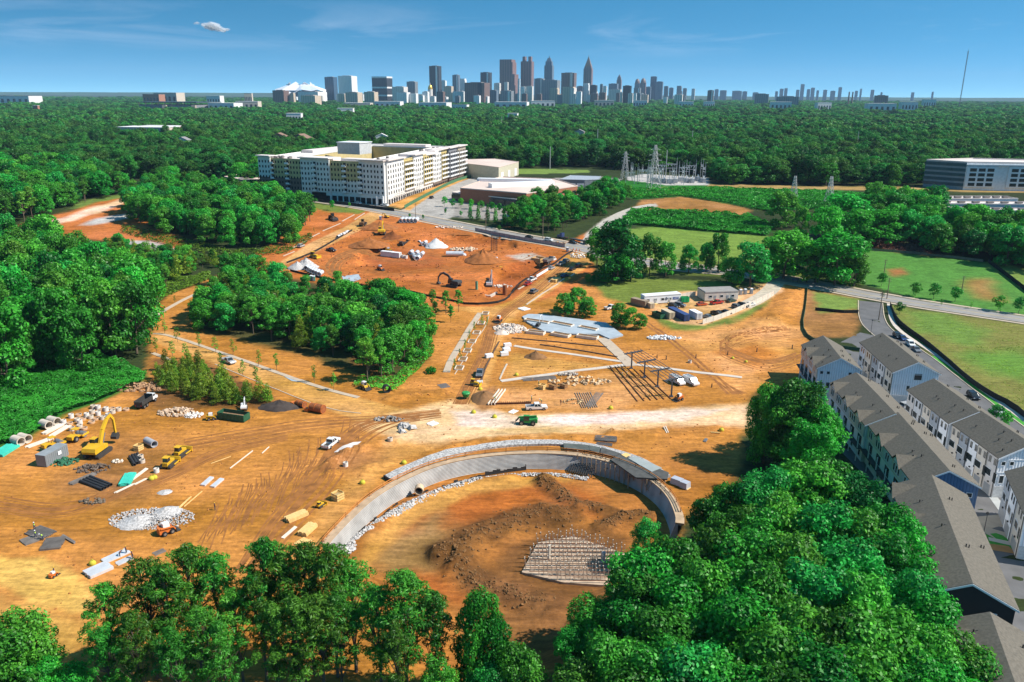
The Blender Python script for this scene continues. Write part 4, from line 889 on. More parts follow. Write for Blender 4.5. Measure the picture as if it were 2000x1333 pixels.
p = plane(820, 951, -1.6); ob = MB(); ob.ring((0, .5, 0), (0, -1.2, 0), 1.0, .82, 18); o = thing('outfall_pipe', 'round concrete pipe mouth opening in the curved wall', 'pipe', (p.x, p.y - .9, p.z)); ob.build('pipe_ring', mat('tan pipe concrete', (.55, .40, .26), .9), o)
db = MB(); db.tube((0, .4, 0), (0, .3, 0), .81, n=18); db.build('mouth_shade', MATS['black fabric and shade'], o)  # black disc painted as the shade inside the pipe
def rocks(name, px, wd, n, size, M, label, zf=None, z=None, seed=1, cat='rocks', hump=.3):
    rs = np.random.RandomState(seed); L = smooth_line([Vector((*p[:2], 0)) for p in PX(px, 0, z)], 2); L = resample(L, .5); mb = MB()
    for i in range(n):
        k = rs.randint(0, len(L) - 1); t = (L[k + 1] - L[k]).normalized(); q = Vector((-t.y, t.x, 0)); o_ = (rs.rand() - .5)
        p = L[k] + q * o_ * wd + t * rs.rand() * .5; zz = (hz(p.x, p.y) if z is None else z) + hump * (1 - abs(2 * o_)) * rs.rand(); s = size * (.5 + rs.rand())
        mb.box((p.x, p.y, zz), (s, s * (.6 + .5 * rs.rand()), s * .7), rs.rand() * 3, rs.rand() * 1.2, rs.rand() * 1.2, .75)
    o = mb.build(name, M); o['kind'] = 'stuff'; o['label'] = label; o['category'] = cat; return o
ROCK = mat('pale rock', (.46, .44, .42), .9, var=.35, scale=1.2)
rocks('riprap_rocks', [(672, 1080), (700, 1052), (750, 1016), (810, 981), (880, 954), (940, 938)], 2.6, 2200, .42, ROCK, 'pale broken rock along the foot of the curved wall', z=PIT_Z + .1, hump=1.0)
rocks('riprap_rocks', [(940, 936), (1000, 928), (1080, 926), (1150, 936)], 1.6, 500, .3, ROCK, 'thin line of pale rock along the far foot of the wall', z=PIT_Z + .1, seed=2)
CLOD = mat('soil clods', (.17, .085, .03), .95, var=.3, scale=1)
for i_, (px_, w2, n2) in enumerate([([(880, 1085), (930, 1050), (1000, 1022), (1060, 1000), (1110, 1010)], 5.5, 700), ([(880, 1085), (900, 1110), (945, 1150), (1000, 1165), (1060, 1180)], 4.5, 550), ([(1060, 940), (1095, 965), (1130, 990), (1180, 1000)], 3, 300), ([(1180, 1030), (1215, 1010), (1260, 1010)], 3, 200)]):
    L_ = [plane(u, v, PIT_Z) for u, v in px_]; rs = np.random.RandomState(i_); mb = MB(); L_ = resample(smooth_line(L_), .5)
    for q_ in range(n2):
        p = L_[rs.randint(len(L_))] + Vector((rs.normal(), rs.normal(), 0)) * w2 * .36; s = .16 + .5 * rs.rand() ** 3; mb.box((p.x, p.y, hz(p.x, p.y)), (s, s * .8, s * .6), rs.rand() * 3, rs.rand(), rs.rand(), .7)
    o = mb.build('soil_clods', CLOD); o['kind'] = 'stuff'; o['label'] = 'brown clods strewn over the dug soil banks in the pit'; o['category'] = 'soil'
gl = [(757, 937), (795, 917), (850, 896), (920, 879), (1000, 868), (1080, 866), (1150, 873), (1215, 889), (1262, 908), (1300, 935)]
lw = thing('gravel_wall', 'low outer wall topped with pale gravel above the pit fence', 'wall', G(1000, 868))
mb = strip_verts(MB(), smooth_line([Vector((*p[:2], 0)) for p in PX(gl)], 2), 2.6, .55, 1.2, 1.5); c = lw.location; mb.v = [(x - c.x, y - c.y, z - c.z) for x, y, z in mb.v]
mb.build('gravel_top', mat('white gravel', (.36, .345, .33), .95, var=.6, scale=2.2), lw)
p = G(757, 938); mb = MB(); mb.box((p.x - c.x - .15, p.y - c.y, .35), (.3, 2.4, .9), R(40)); mb.build('end_shade', MATS['black fabric and shade'], lw)  # black slab standing for the shade in the strip's open end
# orange timber guard rail along the wall
OR = mat('orange timber', (.52, .20, .05), .8, var=.2)
gr = thing('guard_rail', 'orange timber guard rail on posts along the curved pit wall', 'fence', WLs[0])
FL = resample([q - wall_profile(i)[1] * 1.1 for i, q in enumerate(WLs[1:-6])], 2.4); c = gr.location
ra = MB(); rb = MB()
for a, b_ in zip(FL[:-1], FL[1:]):
    for z in (.75, 1.25): ra.beam(a - c + Vector((0, 0, z)), b_ - c + Vector((0, 0, z)), .1, .16)
for a in FL[::2]: rb.beam(a - c + Vector((0, 0, -.1)), a - c + Vector((0, 0, 1.45)), .12); rb.beam(a - c + Vector((0, 0, .9)), a - c + Vector((.5, -.9 if a.y < 0 else .9, .1)), .08)
ra.build('rail', OR, gr); rb.build('post', mat('rail post timber', (.30, .14, .05), .85), gr)

# ------------------------------------------------------------------ townhouses
SIDE_W = mat('white siding', (.80, .81, .83), .6, var=.04); SIDE_G = mat('pale grey siding', (.60, .56, .53), .6, var=.05); SIDE_B = mat('beige siding', (.66, .59, .50), .6, var=.05); SIDE_D = mat('slate siding', (.32, .35, .39), .6, var=.05)
SIDE_BL = mat('blue siding', (.12, .19, .31), .6, var=.06); SIDE_K = mat('charcoal siding', (.022, .022, .024), .7, var=.1); BRICKW = mat('white brick base', (.55, .55, .54), .8, var=.12, scale=3)
SHING = mat('brown shingles', (.128, .112, .088), .9, var=.22, scale=2.5)
GLASS = mat('dark glass', (.02, .028, .03), .12, var=.2, spec=.6); TRIM = mat('white trim', (.74, .74, .74), .5, var=.03); DOORM = mat('grey door', (.30, .31, .32), .5); GUT = mat('dark gutter', (.05, .045, .04), .6)
def seams(key):
    M = MATS[key]; nt = M.node_tree; N, L = nt.nodes, nt.links
    w_ = N.new('ShaderNodeTexWave'); w_.bands_direction = 'X'; w_.inputs['Scale'].default_value = .5; t = N.new('ShaderNodeTexCoord'); L.new(t.outputs['Object'], w_.inputs[0])
    bn_ = N.new('ShaderNodeBump'); bn_.inputs['Strength'].default_value = .5; bn_.inputs['Distance'].default_value = .12; L.new(w_.outputs[1], bn_.inputs['Height']); L.new(bn_.outputs[0], N['Principled BSDF'].inputs['Normal'])
    B = N['Principled BSDF'].inputs['Base Color']; r_ = N.new('ShaderNodeMapRange'); L.new(w_.outputs[1], r_.inputs[0]); r_.inputs[2].default_value = .22; r_.inputs[3].default_value = .68; v_ = N.new('ShaderNodeVectorMath'); v_.operation = 'SCALE'; L.new(B.links[0].from_socket, v_.inputs[0]); L.new(r_.outputs[0], v_.inputs['Scale']); L.new(v_.outputs[0], B)
for k in ('white siding', 'blue siding'): seams(k)
def window(parent, mbm, c, wd, ht, ax, dep=.08, frame=True):
    """ax 'x': on a face whose normal is along local x; 'y': along local y"""
    d = (dep, wd, ht) if ax == 'x' else (wd, dep, ht)
    pane = MB().box((0, 0, 0), d).build('window', GLASS, parent, c)
    if frame:
        f = MB(); t = .11; e = .05
        for s in (-1, 1):
            if ax == 'x': f.box((0, s * wd / 2, 0), (dep + e, t, ht + t)); f.box((0, 0, s * ht / 2), (dep + e + .01, wd + t, t))
            else: f.box((s * wd / 2, 0, 0), (t, dep + e, ht + t)); f.box((0, 0, s * ht / 2), (wd + t, dep + e + .01, t))
        f.build('frame', TRIM, pane)
    return pane
def townhouse(label, r0, r1, hw, units, zr=12.4, ze=9.4, gable=None, left='garage', dormers=(), ext=(0, 0), hwr=None, nvent=8, seed=0):
    """r0 far, r1 near ridge end (pixels at ridge height). Local x: right of the row seen looking back, y: from near to far"""
    a = G(*r1, zr); b = G(*r0, zr); d = Vector((b.x - a.x, b.y - a.y, 0)); Ln = d.length; d.normalize()
    a = a - d * ext[1]; Ln += ext[0] + ext[1]; zb = hz(a.x, a.y); ang = math.atan2(d.y, d.x) - R(90)
    hwr = hwr or hw
    t = thing('townhouse_row', label, 'townhouse', (a.x, a.y, 0), ang, 'three storey townhouse rows'); t.location.z = zb
    rs = random.Random(seed)
    MB().side([(-hw, -.3), (hwr, -.3), (hwr, ze), (0, zr - .1), (-hw, ze)], 0, Ln).build('wall', SIDE_W, t)
    rf = MB(); th = .22
    for s, h_ in ((-1, hw), (1, hwr)):
        sl = (zr - ze) / h_; o = .45
        rf.side([(0, zr), (s * (h_ + o), ze - sl * o), (s * (h_ + o), ze - sl * o + th), (0, zr + th)], -.4, Ln + .4)
    roof = rf.build('roof', SHING, t)
    tr = MB()
    for s, h_ in ((-1, hw), (1, hwr)):
        sl = (zr - ze) / h_
        tr.side([(0, zr - .24), (s * (h_ + .45), ze - sl * .45 - .24), (s * (h_ + .45), ze - sl * .45 + .1), (0, zr + .1)], -.5, -.41)
    tr.build('rake_trim', TRIM, t)
    for i in range(nvent):
        y = rs.uniform(1, Ln - 1); sd = rs.choice((-1, 1)); x = sd * rs.uniform(1, hw - 1); zz = zr - (zr - ze) * abs(x) / hw
        v = MB(); v.tube((x, y, zz), (x, y, zz + .75), .11, n=6); v.tube((x + .5, y + .25, zz - .2), (x + .5, y + .25, zz + .55), .09, n=6); v.build('vent_pipe', GUT, roof)
    uw = Ln / units; cols = [SIDE_W, SIDE_G, SIDE_B, SIDE_W, SIDE_D, SIDE_B]
    for k in range(units):
        y0 = k * uw; cm = cols[(k + seed) % 6] if left == 'garage' else [SIDE_G, SIDE_B, SIDE_W][(k + seed) % 3]
        if left == 'garage':
            pj = .25 if k % 2 else .12
            fp = MB().box((-hw - pj / 2, y0 + uw / 2, (ze + .0) / 2 - .1), (pj, uw - .06, ze - .25)).build('unit_facade', cm, t)
            x = -hw - pj
            for dy in (-.9, .9): window(fp, None, (x, y0 + uw / 2 + dy, ze - 1.55), .85, 1.45, 'x', frame=False)
            window(fp, None, (x, y0 + uw / 2 + .9, ze - 4.5), 2.3, 1.6, 'x'); window(fp, None, (x, y0 + uw / 2 - 1.6, ze - 4.9), .95, 2.2, 'x', frame=False)
            lp = MB().box((x - .12, y0 + uw / 2, 2.9), (.24, .3, .3)); lp.build('wall_lamp', GUT, fp)
            MB().box((x + .01, y0 + uw / 2 + .3, 1.2), (.06, uw * .62, 2.35)).build('garage_door', DOORM, fp)
            MB().tube((x - .08, y0 + .1, 0), (x - .08, y0 + .1, ze - .4), .07, n=6).build('downpipe', GUT, fp)
        else:
            pj = .3
            fp = MB().box((-hw - pj / 2, y0 + uw / 2, ze - 1.55), (pj, uw - .06, 3.0)).build('unit_facade', cm, t)
            for dy in (-1.4, 0, 1.4) if k % 2 else (-.6, .6): window(fp, None, (-hw - pj, y0 + uw / 2 + dy, ze - 1.5), .9, 1.7, 'x')
            MB().box((-hw - .35, y0 + uw / 2, ze - 6.15), (1.9, uw - .2, .18)).build('balcony', GUT, fp)
            window(fp, None, (-hw - .02, y0 + uw / 2, ze - 4.8), 2.6, 2.1, 'x', frame=False)
            window(fp, None, (-hw - .02, y0 + uw / 2 - 1, 1.6), 1.2, 1.6, 'x')
            pl = MB(); pl.tube((-hw - 1.15, y0 + .25, 0), (-hw - 1.15, y0 + .25, ze - 3.1), .12, n=6); pl.build('balcony_post', TRIM, fp)
    for y0 in dormers:                # little cross gables over the left eave
        y = y0 * Ln; dw = 2.3; dz = 1.35; zt = ze + 1.75
        dm = MB(); dm.add([(-hw - .5, y - dw, ze - .1), (-hw - .5, y + dw, ze - .1), (-hw - .5, y, zt)], [(0, 2, 1)]); dm.build('dormer_wall', SIDE_W, roof)
        x_in = -hw * (1 - (zt - ze) / (zr - ze)) - .05
        dr = MB(); dr.add([(-hw - .9, y - dw - .35, ze - .25), (-hw - .9, y, zt + .12), (x_in, y, zt + .14), (-hw + .1, y - dw - .35, ze + .05), (-hw - .9, y + dw + .35, ze - .25), (-hw + .1, y + dw + .35, ze + .05),
                            (-hw - .9, y - dw - .35, ze - .4), (-hw - .9, y, zt - .05), (-hw - .9, y + dw + .35, ze - .4)], [(0, 1, 2, 3), (1, 4, 5, 2), (0, 6, 7, 1), (1, 7, 8, 4)])
        dr.build('dormer_roof', SHING, roof)
    if gable == 'blue' or gable == 'black':
        m_ = SIDE_BL if gable == 'blue' else SIDE_K
        g = MB().side([(-hw - .02, 0), (hwr + .02, 0), (hwr + .02, ze), (0, zr - .16), (-hw - .02, ze)], -.12, -.005).build('gable_wall', m_, t)
        for x in ((2.9, 4.5) if gable == 'blue' else (3.4,)): window(g, None, (x, -.14, ze - 2.0), 1.1, 1.0, 'y')
    else:
        g = MB().side([(-hw - .02, 2.7), (hwr + .02, 2.7), (hwr + .02, ze), (0, zr - .16), (-hw - .02, ze)], -.1, -.005).build('gable_wall', SIDE_W, t)
        MB().side([(-hw - .02, 0), (hwr + .02, 0), (hwr + .02, 2.65), (-hw - .02, 2.65)], -.16, -.005).build('brick_base', BRICKW, t)
        bnd = MB(); bnd.box((0, -.13, ze - .6), (2 * hw - .2, .07, .14)); bnd.box((0, -.13, 5.9), (2 * hw - .2, .07, .14)); bnd.build('trim_band', TRIM, g)
        if gable == 'one': window(g, None, (.6, -.12, 8.2), 2.1, 1.9, 'y'); window(g, None, (-1.6, -.12, 4.9), .9, 1.3, 'y')
        elif gable == 'four':
            for x in (-hw + 1, -hw + 2.8, hw - 2.6, hw - 1): window(g, None, (x, -.12, 8.0), .9, .9, 'y')
            for x in (-hw + 1.2, -hw + 3): window(g, None, (x, -.12, 4.3), 1.0, 1.8, 'y')
    return t, a, d, Ln
HWL = 6.2
townhouse('white townhouse row with grey roof, farthest of the left line, gable toward the camera', (1608, 657), (1642, 700), 5.6, 4, gable='four', left='balcony', dormers=(.22, .62), seed=1)
townhouse('white townhouse row standing apart beside the parked street, one wide gable window', (1724, 652), (1793, 708), 6.0, 5, gable='one', seed=2)
townhouse('townhouse row with three cross gables, second of the left line', (1673, 730), (1748, 808), 6.0, 5, gable='one', left='balcony', dormers=(.16, .5, .86), seed=3)
townhouse('townhouse row ending in a blue gable, third of the left line', (1755, 808), (1853, 919), 6.0, 5, gable='blue', left='balcony', dormers=(.3, .68), seed=0)
townhouse('townhouse row ending in a black gable, fourth of the left line', (1820, 931), (1899, 1139), 6.2, 4, gable='black', left='balcony', dormers=(.3, .62, .93), seed=4)
townhouse('townhouse row cut by the lower right corner of the photo', (1934, 1201), (2040, 1500), 6.2, 4, gable='black', left='balcony', dormers=(.9,), seed=5)
townhouse('long white townhouse row in the middle of the right line', (1825, 742), (1911, 804), 6.0, 5, gable='one', seed=3)
townhouse('townhouse row with white, slate and beige units, nearest of the right line', (1917, 805), (2004, 862), 6.0, 5, gable='four', seed=1, ext=(0, 1.5))
t, a, d, Ln = townhouse('grey green townhouse end at the right picture edge', (2035, 905), (2080, 985), 5.5, 3, gable='one', seed=2)

# ------------------------------------------------------------------ flat roofed blocks
ROOFW = mat('white roof membrane', (.66, .58, .53), .8, var=.1, scale=.05); ROOFT = mat('tan roof membrane', (.60, .47, .40), .85, var=.12, scale=.06)
def block(name, label, cat, roof_px, h, wall_m, roof_m, par=.6, band=None, group=None):
    """low building from its roof outline (pixels at roof height)"""
    P = [Vector(p) for p in PX(roof_px, h)]; c = sum(P, Vector()) / len(P); zb = hz(c.x, c.y); t = thing(name, label, cat, (c.x, c.y, zb), 0, group)
    pts = [(p.x - c.x, p.y - c.y) for p in P]
    MB().prism(pts, -1.5, h - .02).build('wall', wall_m, t)
    ins = [(x * (1 - .5 / max(1, math.hypot(x, y))), y * (1 - .5 / max(1, math.hypot(x, y)))) for x, y in pts]
    MB().prism(ins, h - .3, h + .02).build('roof', roof_m, t)
    n = len(pts); pr = MB()
    for i in range(n):
        pr.beam((*pts[i], h + par / 2 - .1), (*pts[(i + 1) % n], h + par / 2 - .1), .35, par)
    pr.build('parapet', band or roof_m, t); return t, pts
def face_windows(t, p, q, z0, z1, cols, rows, ww, wh, M=None, mx=40, name='window', out=.06):
    """openings on the wall from local point p to q"""
    p, q = Vector((*p[:2], 0)), Vector((*q[:2], 0)); d = (q - p); L = d.length; d.normalize(); nrm = Vector((d.y, -d.x, 0)); cnt = 0
    if nrm.dot((p + q) / 2) < 0: nrm = -nrm
    ang = math.atan2(d.y, d.x); rest = MB(); out_ = []
    for j in range(rows):
        for i in range(cols):
            c = p + d * (L * (i + .5) / cols) + nrm * out; c.z = z0 + (z1 - z0) * (j + .5) / rows
            if cnt < mx: o = MB().box((0, 0, 0), (ww, .16, wh)).build(name, M or GLASS, t, c); o.rotation_euler.z = ang
            else: rest.box(c, (ww, .16, wh), ang)
            cnt += 1
    if rest.v: rest.build(name, M or GLASS, t)['kind'] = 'stuff'
BRICK = mat('red brick', (.33, .13, .075), .9, var=.2, scale=2); CREAM = mat('cream metal wall', (.50, .46, .34), .7, var=.08); DKM = mat('dark office front', (.05, .06, .075), .5); GREYM = mat('blue grey metal wall', (.14, .16, .18), .6)
t, pts = block('industrial_building', 'wide brick industrial building with pale flat roofs beside the apartment block', 'industrial building', [(899, 371), (1028, 385), (1128, 364), (1084, 350), (982, 346), (940, 354)], 8, BRICK, ROOFT)
face_windows(t, pts[1], pts[2], 2, 6, 7, 1, 4.0, 3.0)
mb = MB(); q = Vector(pts[0]) * .3 + Vector(pts[2]) * .35; mb.box((q.x, q.y, 9.2), (46, 6, 3.0), R(25)); mb.box((pts[5][0] * .4 + pts[3][0] * .3, pts[5][1] * .75, 9.0), (52, 5, 2.4), R(-8)); mb.build('roof_clerestory', TRIM, t)
t, pts = block('office_annex', 'low dark fronted office annex before the brick industrial building', 'office building', [(883, 376), (1008, 393), (1026, 386), (898, 372)], 5.2, DKM, ROOFW, .5)
face_windows(t, pts[0], pts[1], 1, 4.4, 12, 1, 5.5, 2.6, MATS['dark glass'])
t, pts = block('warehouse', 'cream metal warehouse with white doors behind the industrial roofs', 'warehouse', [(903, 312), (968, 311), (1013, 317), (974, 327), (906, 319)], 11, CREAM, ROOFT, .4)
face_windows(t, pts[2], pts[3], 0, 7, 3, 1, 6, 6, TRIM, name='loading_door')
t, pts = block('metal_shed', 'grey metal shed with big pale doors right of the industrial roofs', 'shed', [(1093, 351), (1115, 343), (1173, 345), (1170, 351), (1142, 352)], 7, GREYM, mat('grey roof metal', (.40, .42, .44), .5, .2), .3)
face_windows(t, pts[0], pts[4], 0, 5, 3, 1, 5, 4, TRIM, name='loading_door')
t, pts = block('low_store', 'brown roofed low building left behind the apartment block', 'store', [(438, 346), (505, 335), (540, 344), (524, 352), (470, 352)], 6, mat('tan wall', (.30, .22, .17), .9), ROOFT, .5)
face_windows(t, pts[0], pts[4], 1, 4, 4, 1, 4, 2.5)
# apartment block by the white flat roofs, right edge
t, pts = block('apartment_building', 'modern grey apartment block with white balcony frames at the right edge', 'apartment building', [(1810, 313), (1888, 318), (2090, 321), (2090, 315), (1900, 311)], 20, mat('slate panel', (.24, .28, .30), .6), ROOFW, 1.0)
A, B = Vector((*pts[1], 0)), Vector((*pts[2], 0)); d = (B - A).normalized(); nn = Vector((d.y, -d.x, 0)); nn = nn if nn.y < 0 else -nn; an = math.atan2(d.y, d.x)
MB().box(A + d * (B - A).length * .5 + nn * .3 + Vector((0, 0, 9.9)), ((B - A).length - .4, .6, 19.8), an).build('panel_wall', mat('grey panel', (.72, .72, .72), .6), t)
for k, s0 in enumerate((1, 30, 57, 84, 111)):
    fr = MB().box(A + d * (s0 + 10) + nn * .9 + Vector((0, 0, 9.8)), (21, 1.3, 14.6), an).build('balcony_frame', TRIM, t)
    for i in range(3):
        for j in range(4):
            o = MB().box((0, 0, 0), (4.6, .14, 2.3)).build('balcony_opening', GLASS, fr, A + d * (s0 + 4 + i * 6.1) + nn * 1.6 + Vector((0, 0, 4.5 + j * 3.5))); o.rotation_euler.z = an
MB().box(A + d * (B - A).length * .5 + nn * .9 + Vector((0, 0, 18.6)), ((B - A).length, 1.8, .8), an).build('cornice', TRIM, t)
C_ = Vector((*pts[0], 0)); face_windows(t, C_, A, 2, 20, 9, 5, 4.2, 2.2, mat('blue glass', (.05, .10, .12), .15))
for i, (px, hh, wm, lb) in enumerate([([(1818, 384), (1958, 384), (1988, 391), (1828, 391)], 9, SIDE_W, 'white flat roofed row house block, farthest of the three at right'), ([(1832, 392), (2060, 397), (2060, 404), (1838, 400)], 9, SIDE_G, 'grey and white flat roofed row house block, middle of the three at right'),
        ([(1850, 403), (2060, 411), (2060, 419), (1862, 410)], 9, mat('blue grey render', (.42, .48, .56), .7), 'blue grey flat roofed row house block, nearest of the three at right'), ([(1688, 387), (1712, 382), (1745, 384), (1740, 392), (1700, 394)], 8, SIDE_G, 'small pale flat roofed house block between the dark tree groups')]):
    t, pts = block('flat_roof_house', lb, 'row house', px, hh, wm, ROOFW, .7); j = len(pts) - 1
    face_windows(t, pts[-1], pts[-2], 1, 7, 14 if i < 3 else 4, 2, 1.6, 1.6, mx=28)
    mb = MB()
    for k in range(8 if i < 3 else 3):
        s = (k + .5) / (8 if i < 3 else 3); q0 = Vector(pts[0]) * (1 - s) + Vector(pts[1]) * s; q1 = Vector(pts[-1]) * (1 - s) + Vector(pts[-2]) * s; q = (q0 + q1) / 2; mb.box((q.x, q.y, hh + .7), (4, 2, 1.0), .1)
    mb.build('roof_units', mat('roof unit metal', (.18, .16, .15), .6), t)

# ------------------------------------------------------------------ the unfinished apartment block
TANP = mat('tan sheathing', (.50, .40, .19), .8, var=.12, scale=.3); YELP = mat('yellow sheathing', (.55, .42, .16), .8, var=.15, scale=.3); WHP = mat('white house wrap', (.68, .66, .62), .7, var=.06); BRNP = mat('brown brick veneer', (.17, .125, .10), .9, var=.15); DKO = mat('dark opening', (.012, .012, .014), .8)
def apartments():
    H = 27.5; L_, C, R_ = G(512, 381), G(756, 401), G(905, 346); zb = hz(C.x, C.y); u = Vector((L_.x - C.x, L_.y - C.y, 0)); LF = u.length; u.normalize(); w_ = Vector((R_.x - C.x, R_.y - C.y, 0)); LR = w_.length; w_.normalize()
    t = thing('apartment_building', 'huge unfinished seven storey apartment block with white and tan bays', 'apartment building', (C.x, C.y, zb))
    nf = Vector((u.y, -u.x, 0)); nf = nf if nf.y < 0 else -nf; nw = Vector((w_.y, -w_.x, 0)); nw = nw if nw.x > 0 else -nw
    X = lambda a, b, z=0.0: u * a + w_ * b + Vector((0, 0, z))
    dp = 21.0
    for q in ([X(0, 0), X(LF, 0), X(LF, dp), X(0, dp)], [X(0, dp), X(dp, dp), X(dp, LR - dp), X(0, LR - dp)], [X(LF - dp, dp), X(LF, dp), X(LF, LR - dp), X(LF - dp, LR - dp)], [X(0, LR - dp), X(LF, LR - dp), X(LF, LR), X(0, LR)]):
        MB().prism([p[:2] for p in q], -4, H - 2.0).build('wing', TANP, t)
        c = sum(q, Vector()) / 4; MB().prism([(c + (p - c) * .985)[:2] for p in q], H - 2.1, H - 1.85).build('roof', ROOFW, t)
    af, ar = math.atan2(u.y, u.x), math.atan2(w_.y, w_.x)
    bal = MB(); wins = []; posts = MB()
    def bay(org, ax, nrm, an, s0, s1, out, z0, z1, M, nm='bay', over=0.0, corn=None):
        c = org + ax * (s0 + s1) / 2 + nrm * (out / 2) + Vector((0, 0, (z0 + z1) / 2))
        o = MB().box(c, (s1 - s0, out, z1 - z0), an).build(nm, M, t)
        if over: MB().box(org + ax * (s0 + s1) / 2 + nrm * (out * .5 - 1.0) + Vector((0, 0, z1 + .3)), (s1 - s0 + 1.6, out + over + 4.0, .6), an).build('overhanging_roof', corn or ROOFW, t)
        return o
    f = LF / 985.0            # zoomed picture units measured from the corner
    O = Vector()
    # front bays: from the corner (0) to the left end (LF)
    fb = [(0, 60, 2.2, WHP, WHP, 1), (60, 190, 1.2, WHP, WHP, 1), (190, 415, .35, TANP, WHP, 0), (415, 640, 1.4, WHP, WHP, 1), (640, 885, .35, TANP, BRNP, 0), (885, 985, 1.3, WHP, BRNP, 1)]
    for a, b, o, m1, m2, top in fb:
        zt = H if top else H - 1.0
        bay(O, u, nf, af, a * f + .03, b * f - .03, o, 14.0, zt, m1, over=1.5 if top else 0); bay(O, u, nf, af, a * f + .04, b * f - .04, o - .03, 6.0, 13.98, m2, nm='lower_bay'); bay(O, u, nf, af, a * f + .05, b * f - .05, o + .1, -4, 5.9, WHP if m2 is WHP else BRNP, nm='ground_floor')
        n = max(1, round((b - a) * f / 2.4))
        for i in range(n):
            s = a * f + (i + .5) * (b - a) * f / n
            for j in range(6):
                z = 7.6 + j * 3.3
                if (i % 5 == 4) and b - a > 100 and j < 6:
                    if i % 5 == 4: bal.box(O + u * s + nf * (o + .8) + Vector((0, 0, z - 1.1)), (3.0, 1.8, .2), af); bal.box(O + u * s + nf * (o + 1.65) + Vector((0, 0, z - .5)), (3.0, .08, 1.0), af)
                    wins.append((O + u * s + nf * (o + .01) + Vector((0, 0, z)), 1.9, 2.4, af))
                else: wins.append((O + u * s + nf * (o + .01) + Vector((0, 0, z)), 1.0, 1.6, af))
        ng = max(1, round((b - a) * f / 4.6))
        for i in range(ng):
            s = a * f + (i + .5) * (b - a) * f / ng; wins.append((O + u * s + nf * (o + .12) + Vector((0, 0, 2.0)), 3.4, 3.9, af))
    MB().box(O + u * 505 * f + nf * 1.6 + Vector((0, 0, 2.8)), (11, .2, 6.0), af).build('passage_opening', DKO, t)
    # right face: from the corner (0) to the far end (LR)
    g = LR / 620.0
    rb = [(0, 110, .9, WHP, 1), (110, 180, .2, YELP, 0), (180, 250, .8, WHP, 1), (250, 330, .2, YELP, 0), (330, 400, .8, WHP, 1), (400, 460, .2, YELP, 1), (460, 540, 1.6, mat('grey frame', (.20, .20, .21), .7), 1), (540, 620, 2.2, mat('beige panel', (.36, .31, .24), .8), 1)]
    for a, b, o, m1, top in rb:
        bay(O, w_, nw, ar, a * g + .03, b * g - .03, o, 5.0, H if top else H - 1.0, m1, over=1.2 if top else 0); bay(O, w_, nw, ar, a * g + .05, b * g - .05, o + .1, -4, 4.95, WHP if a < 300 else BRNP, nm='ground_floor')
        n = max(1, round((b - a) * g / 4.0))
        for i in range(n):
            s = a * g + (i + .5) * (b - a) * g / n
            for j in range(6):
                z = 7.2 + j * 3.3; bg_ = m1 is YELP or a > 450
                if bg_: bal.box(O + w_ * s + nw * (o + .8) + Vector((0, 0, z - 1.2)), (3.4, 1.7, .2), ar); bal.box(O + w_ * s + nw * (o + 1.6) + Vector((0, 0, z - .6)), (3.4, .08, 1.0), ar)
                wins.append((O + w_ * s + nw * (o + .01) + Vector((0, 0, z)), 1.5 if not bg_ else 2.4, 1.9, ar))
            wins.append((O + w_ * s + nw * (o + .12) + Vector((0, 0, 1.8)), 2.8, 3.2, ar))
    for i, (c, a, b, an) in enumerate(wins[:100]):
        o = MB().box((0, 0, 0), (a, .14, b)).build('window', DKO, t, c); o.rotation_euler.z = an
    r_ = MB()
    for c, a, b, an in wins[100:]: r_.box(c, (a, .14, b), an)
    r_.build('window', DKO, t)['kind'] = 'stuff'
    bal.build('balcony', TRIM, t)['kind'] = 'stuff'
    # roof: parapets, towers, units
    pr = MB()
    for p, q in ((X(0, 0), X(LF, 0)), (X(LF, 0), X(LF, LR)), (X(LF, LR), X(0, LR)), (X(0, LR), X(0, 0)), (X(dp, dp), X(LF - dp, dp)), (X(LF - dp, dp), X(LF - dp, LR - dp)), (X(LF - dp, LR - dp), X(dp, LR - dp)), (X(dp, LR - dp), X(dp, dp))):
        pr.beam(p + Vector((0, 0, H - 1.6)), q + Vector((0, 0, H - 1.6)), .4, .9)
    pr.build('parapet', WHP, t)
    MB().box(X(LF * .58, LR * .42, H + 2), (19, 16, 8), af).build('stair_tower', mat('lift tower panel', (.46, .46, .45), .7), t)
    MB().box(X(LF * .58, LR * .42, H + 6.2), (20, 17, .5), af).build('tower_roof', TRIM, t)
    for a, b, sx_, sy_ in ((.55, .06, 26, 9), (.25, .05, 20, 8), (.05, .45, 10, 40), (.06, .75, 9, 34), (.5, .95, 40, 9), (.9, .5, 10, 50)):
        q = X(LF * a, LR * b, H - .9); MB().box(q, (sx_, sy_, 2.0), af).build('roof_platform', ROOFW, t)
    un = MB(); rs = random.Random(5)
    for k in range(60):
        a = rs.random(); q = X(rs.uniform(3, LF - 3), rs.uniform(3, dp - 3), H - 1.2) if k < 34 else X(rs.uniform(4, dp - 3), rs.uniform(dp, LR - 5), H - 1.2); un.box(q, (1.6, 1.6, 1.5), af)
    un.build('roof_unit', mat('roof unit metal', (.18, .16, .15), .6), t)['kind'] = 'stuff'
    # corner columns and scaffold at the foot of the right face
    for s in (1.0, 5.5): MB().box(O + u * s + nf * 3.2 + Vector((0, 0, 2.9)), (.9, .9, 6), af).build('corner_column', TRIM, t)
    sc = MB()
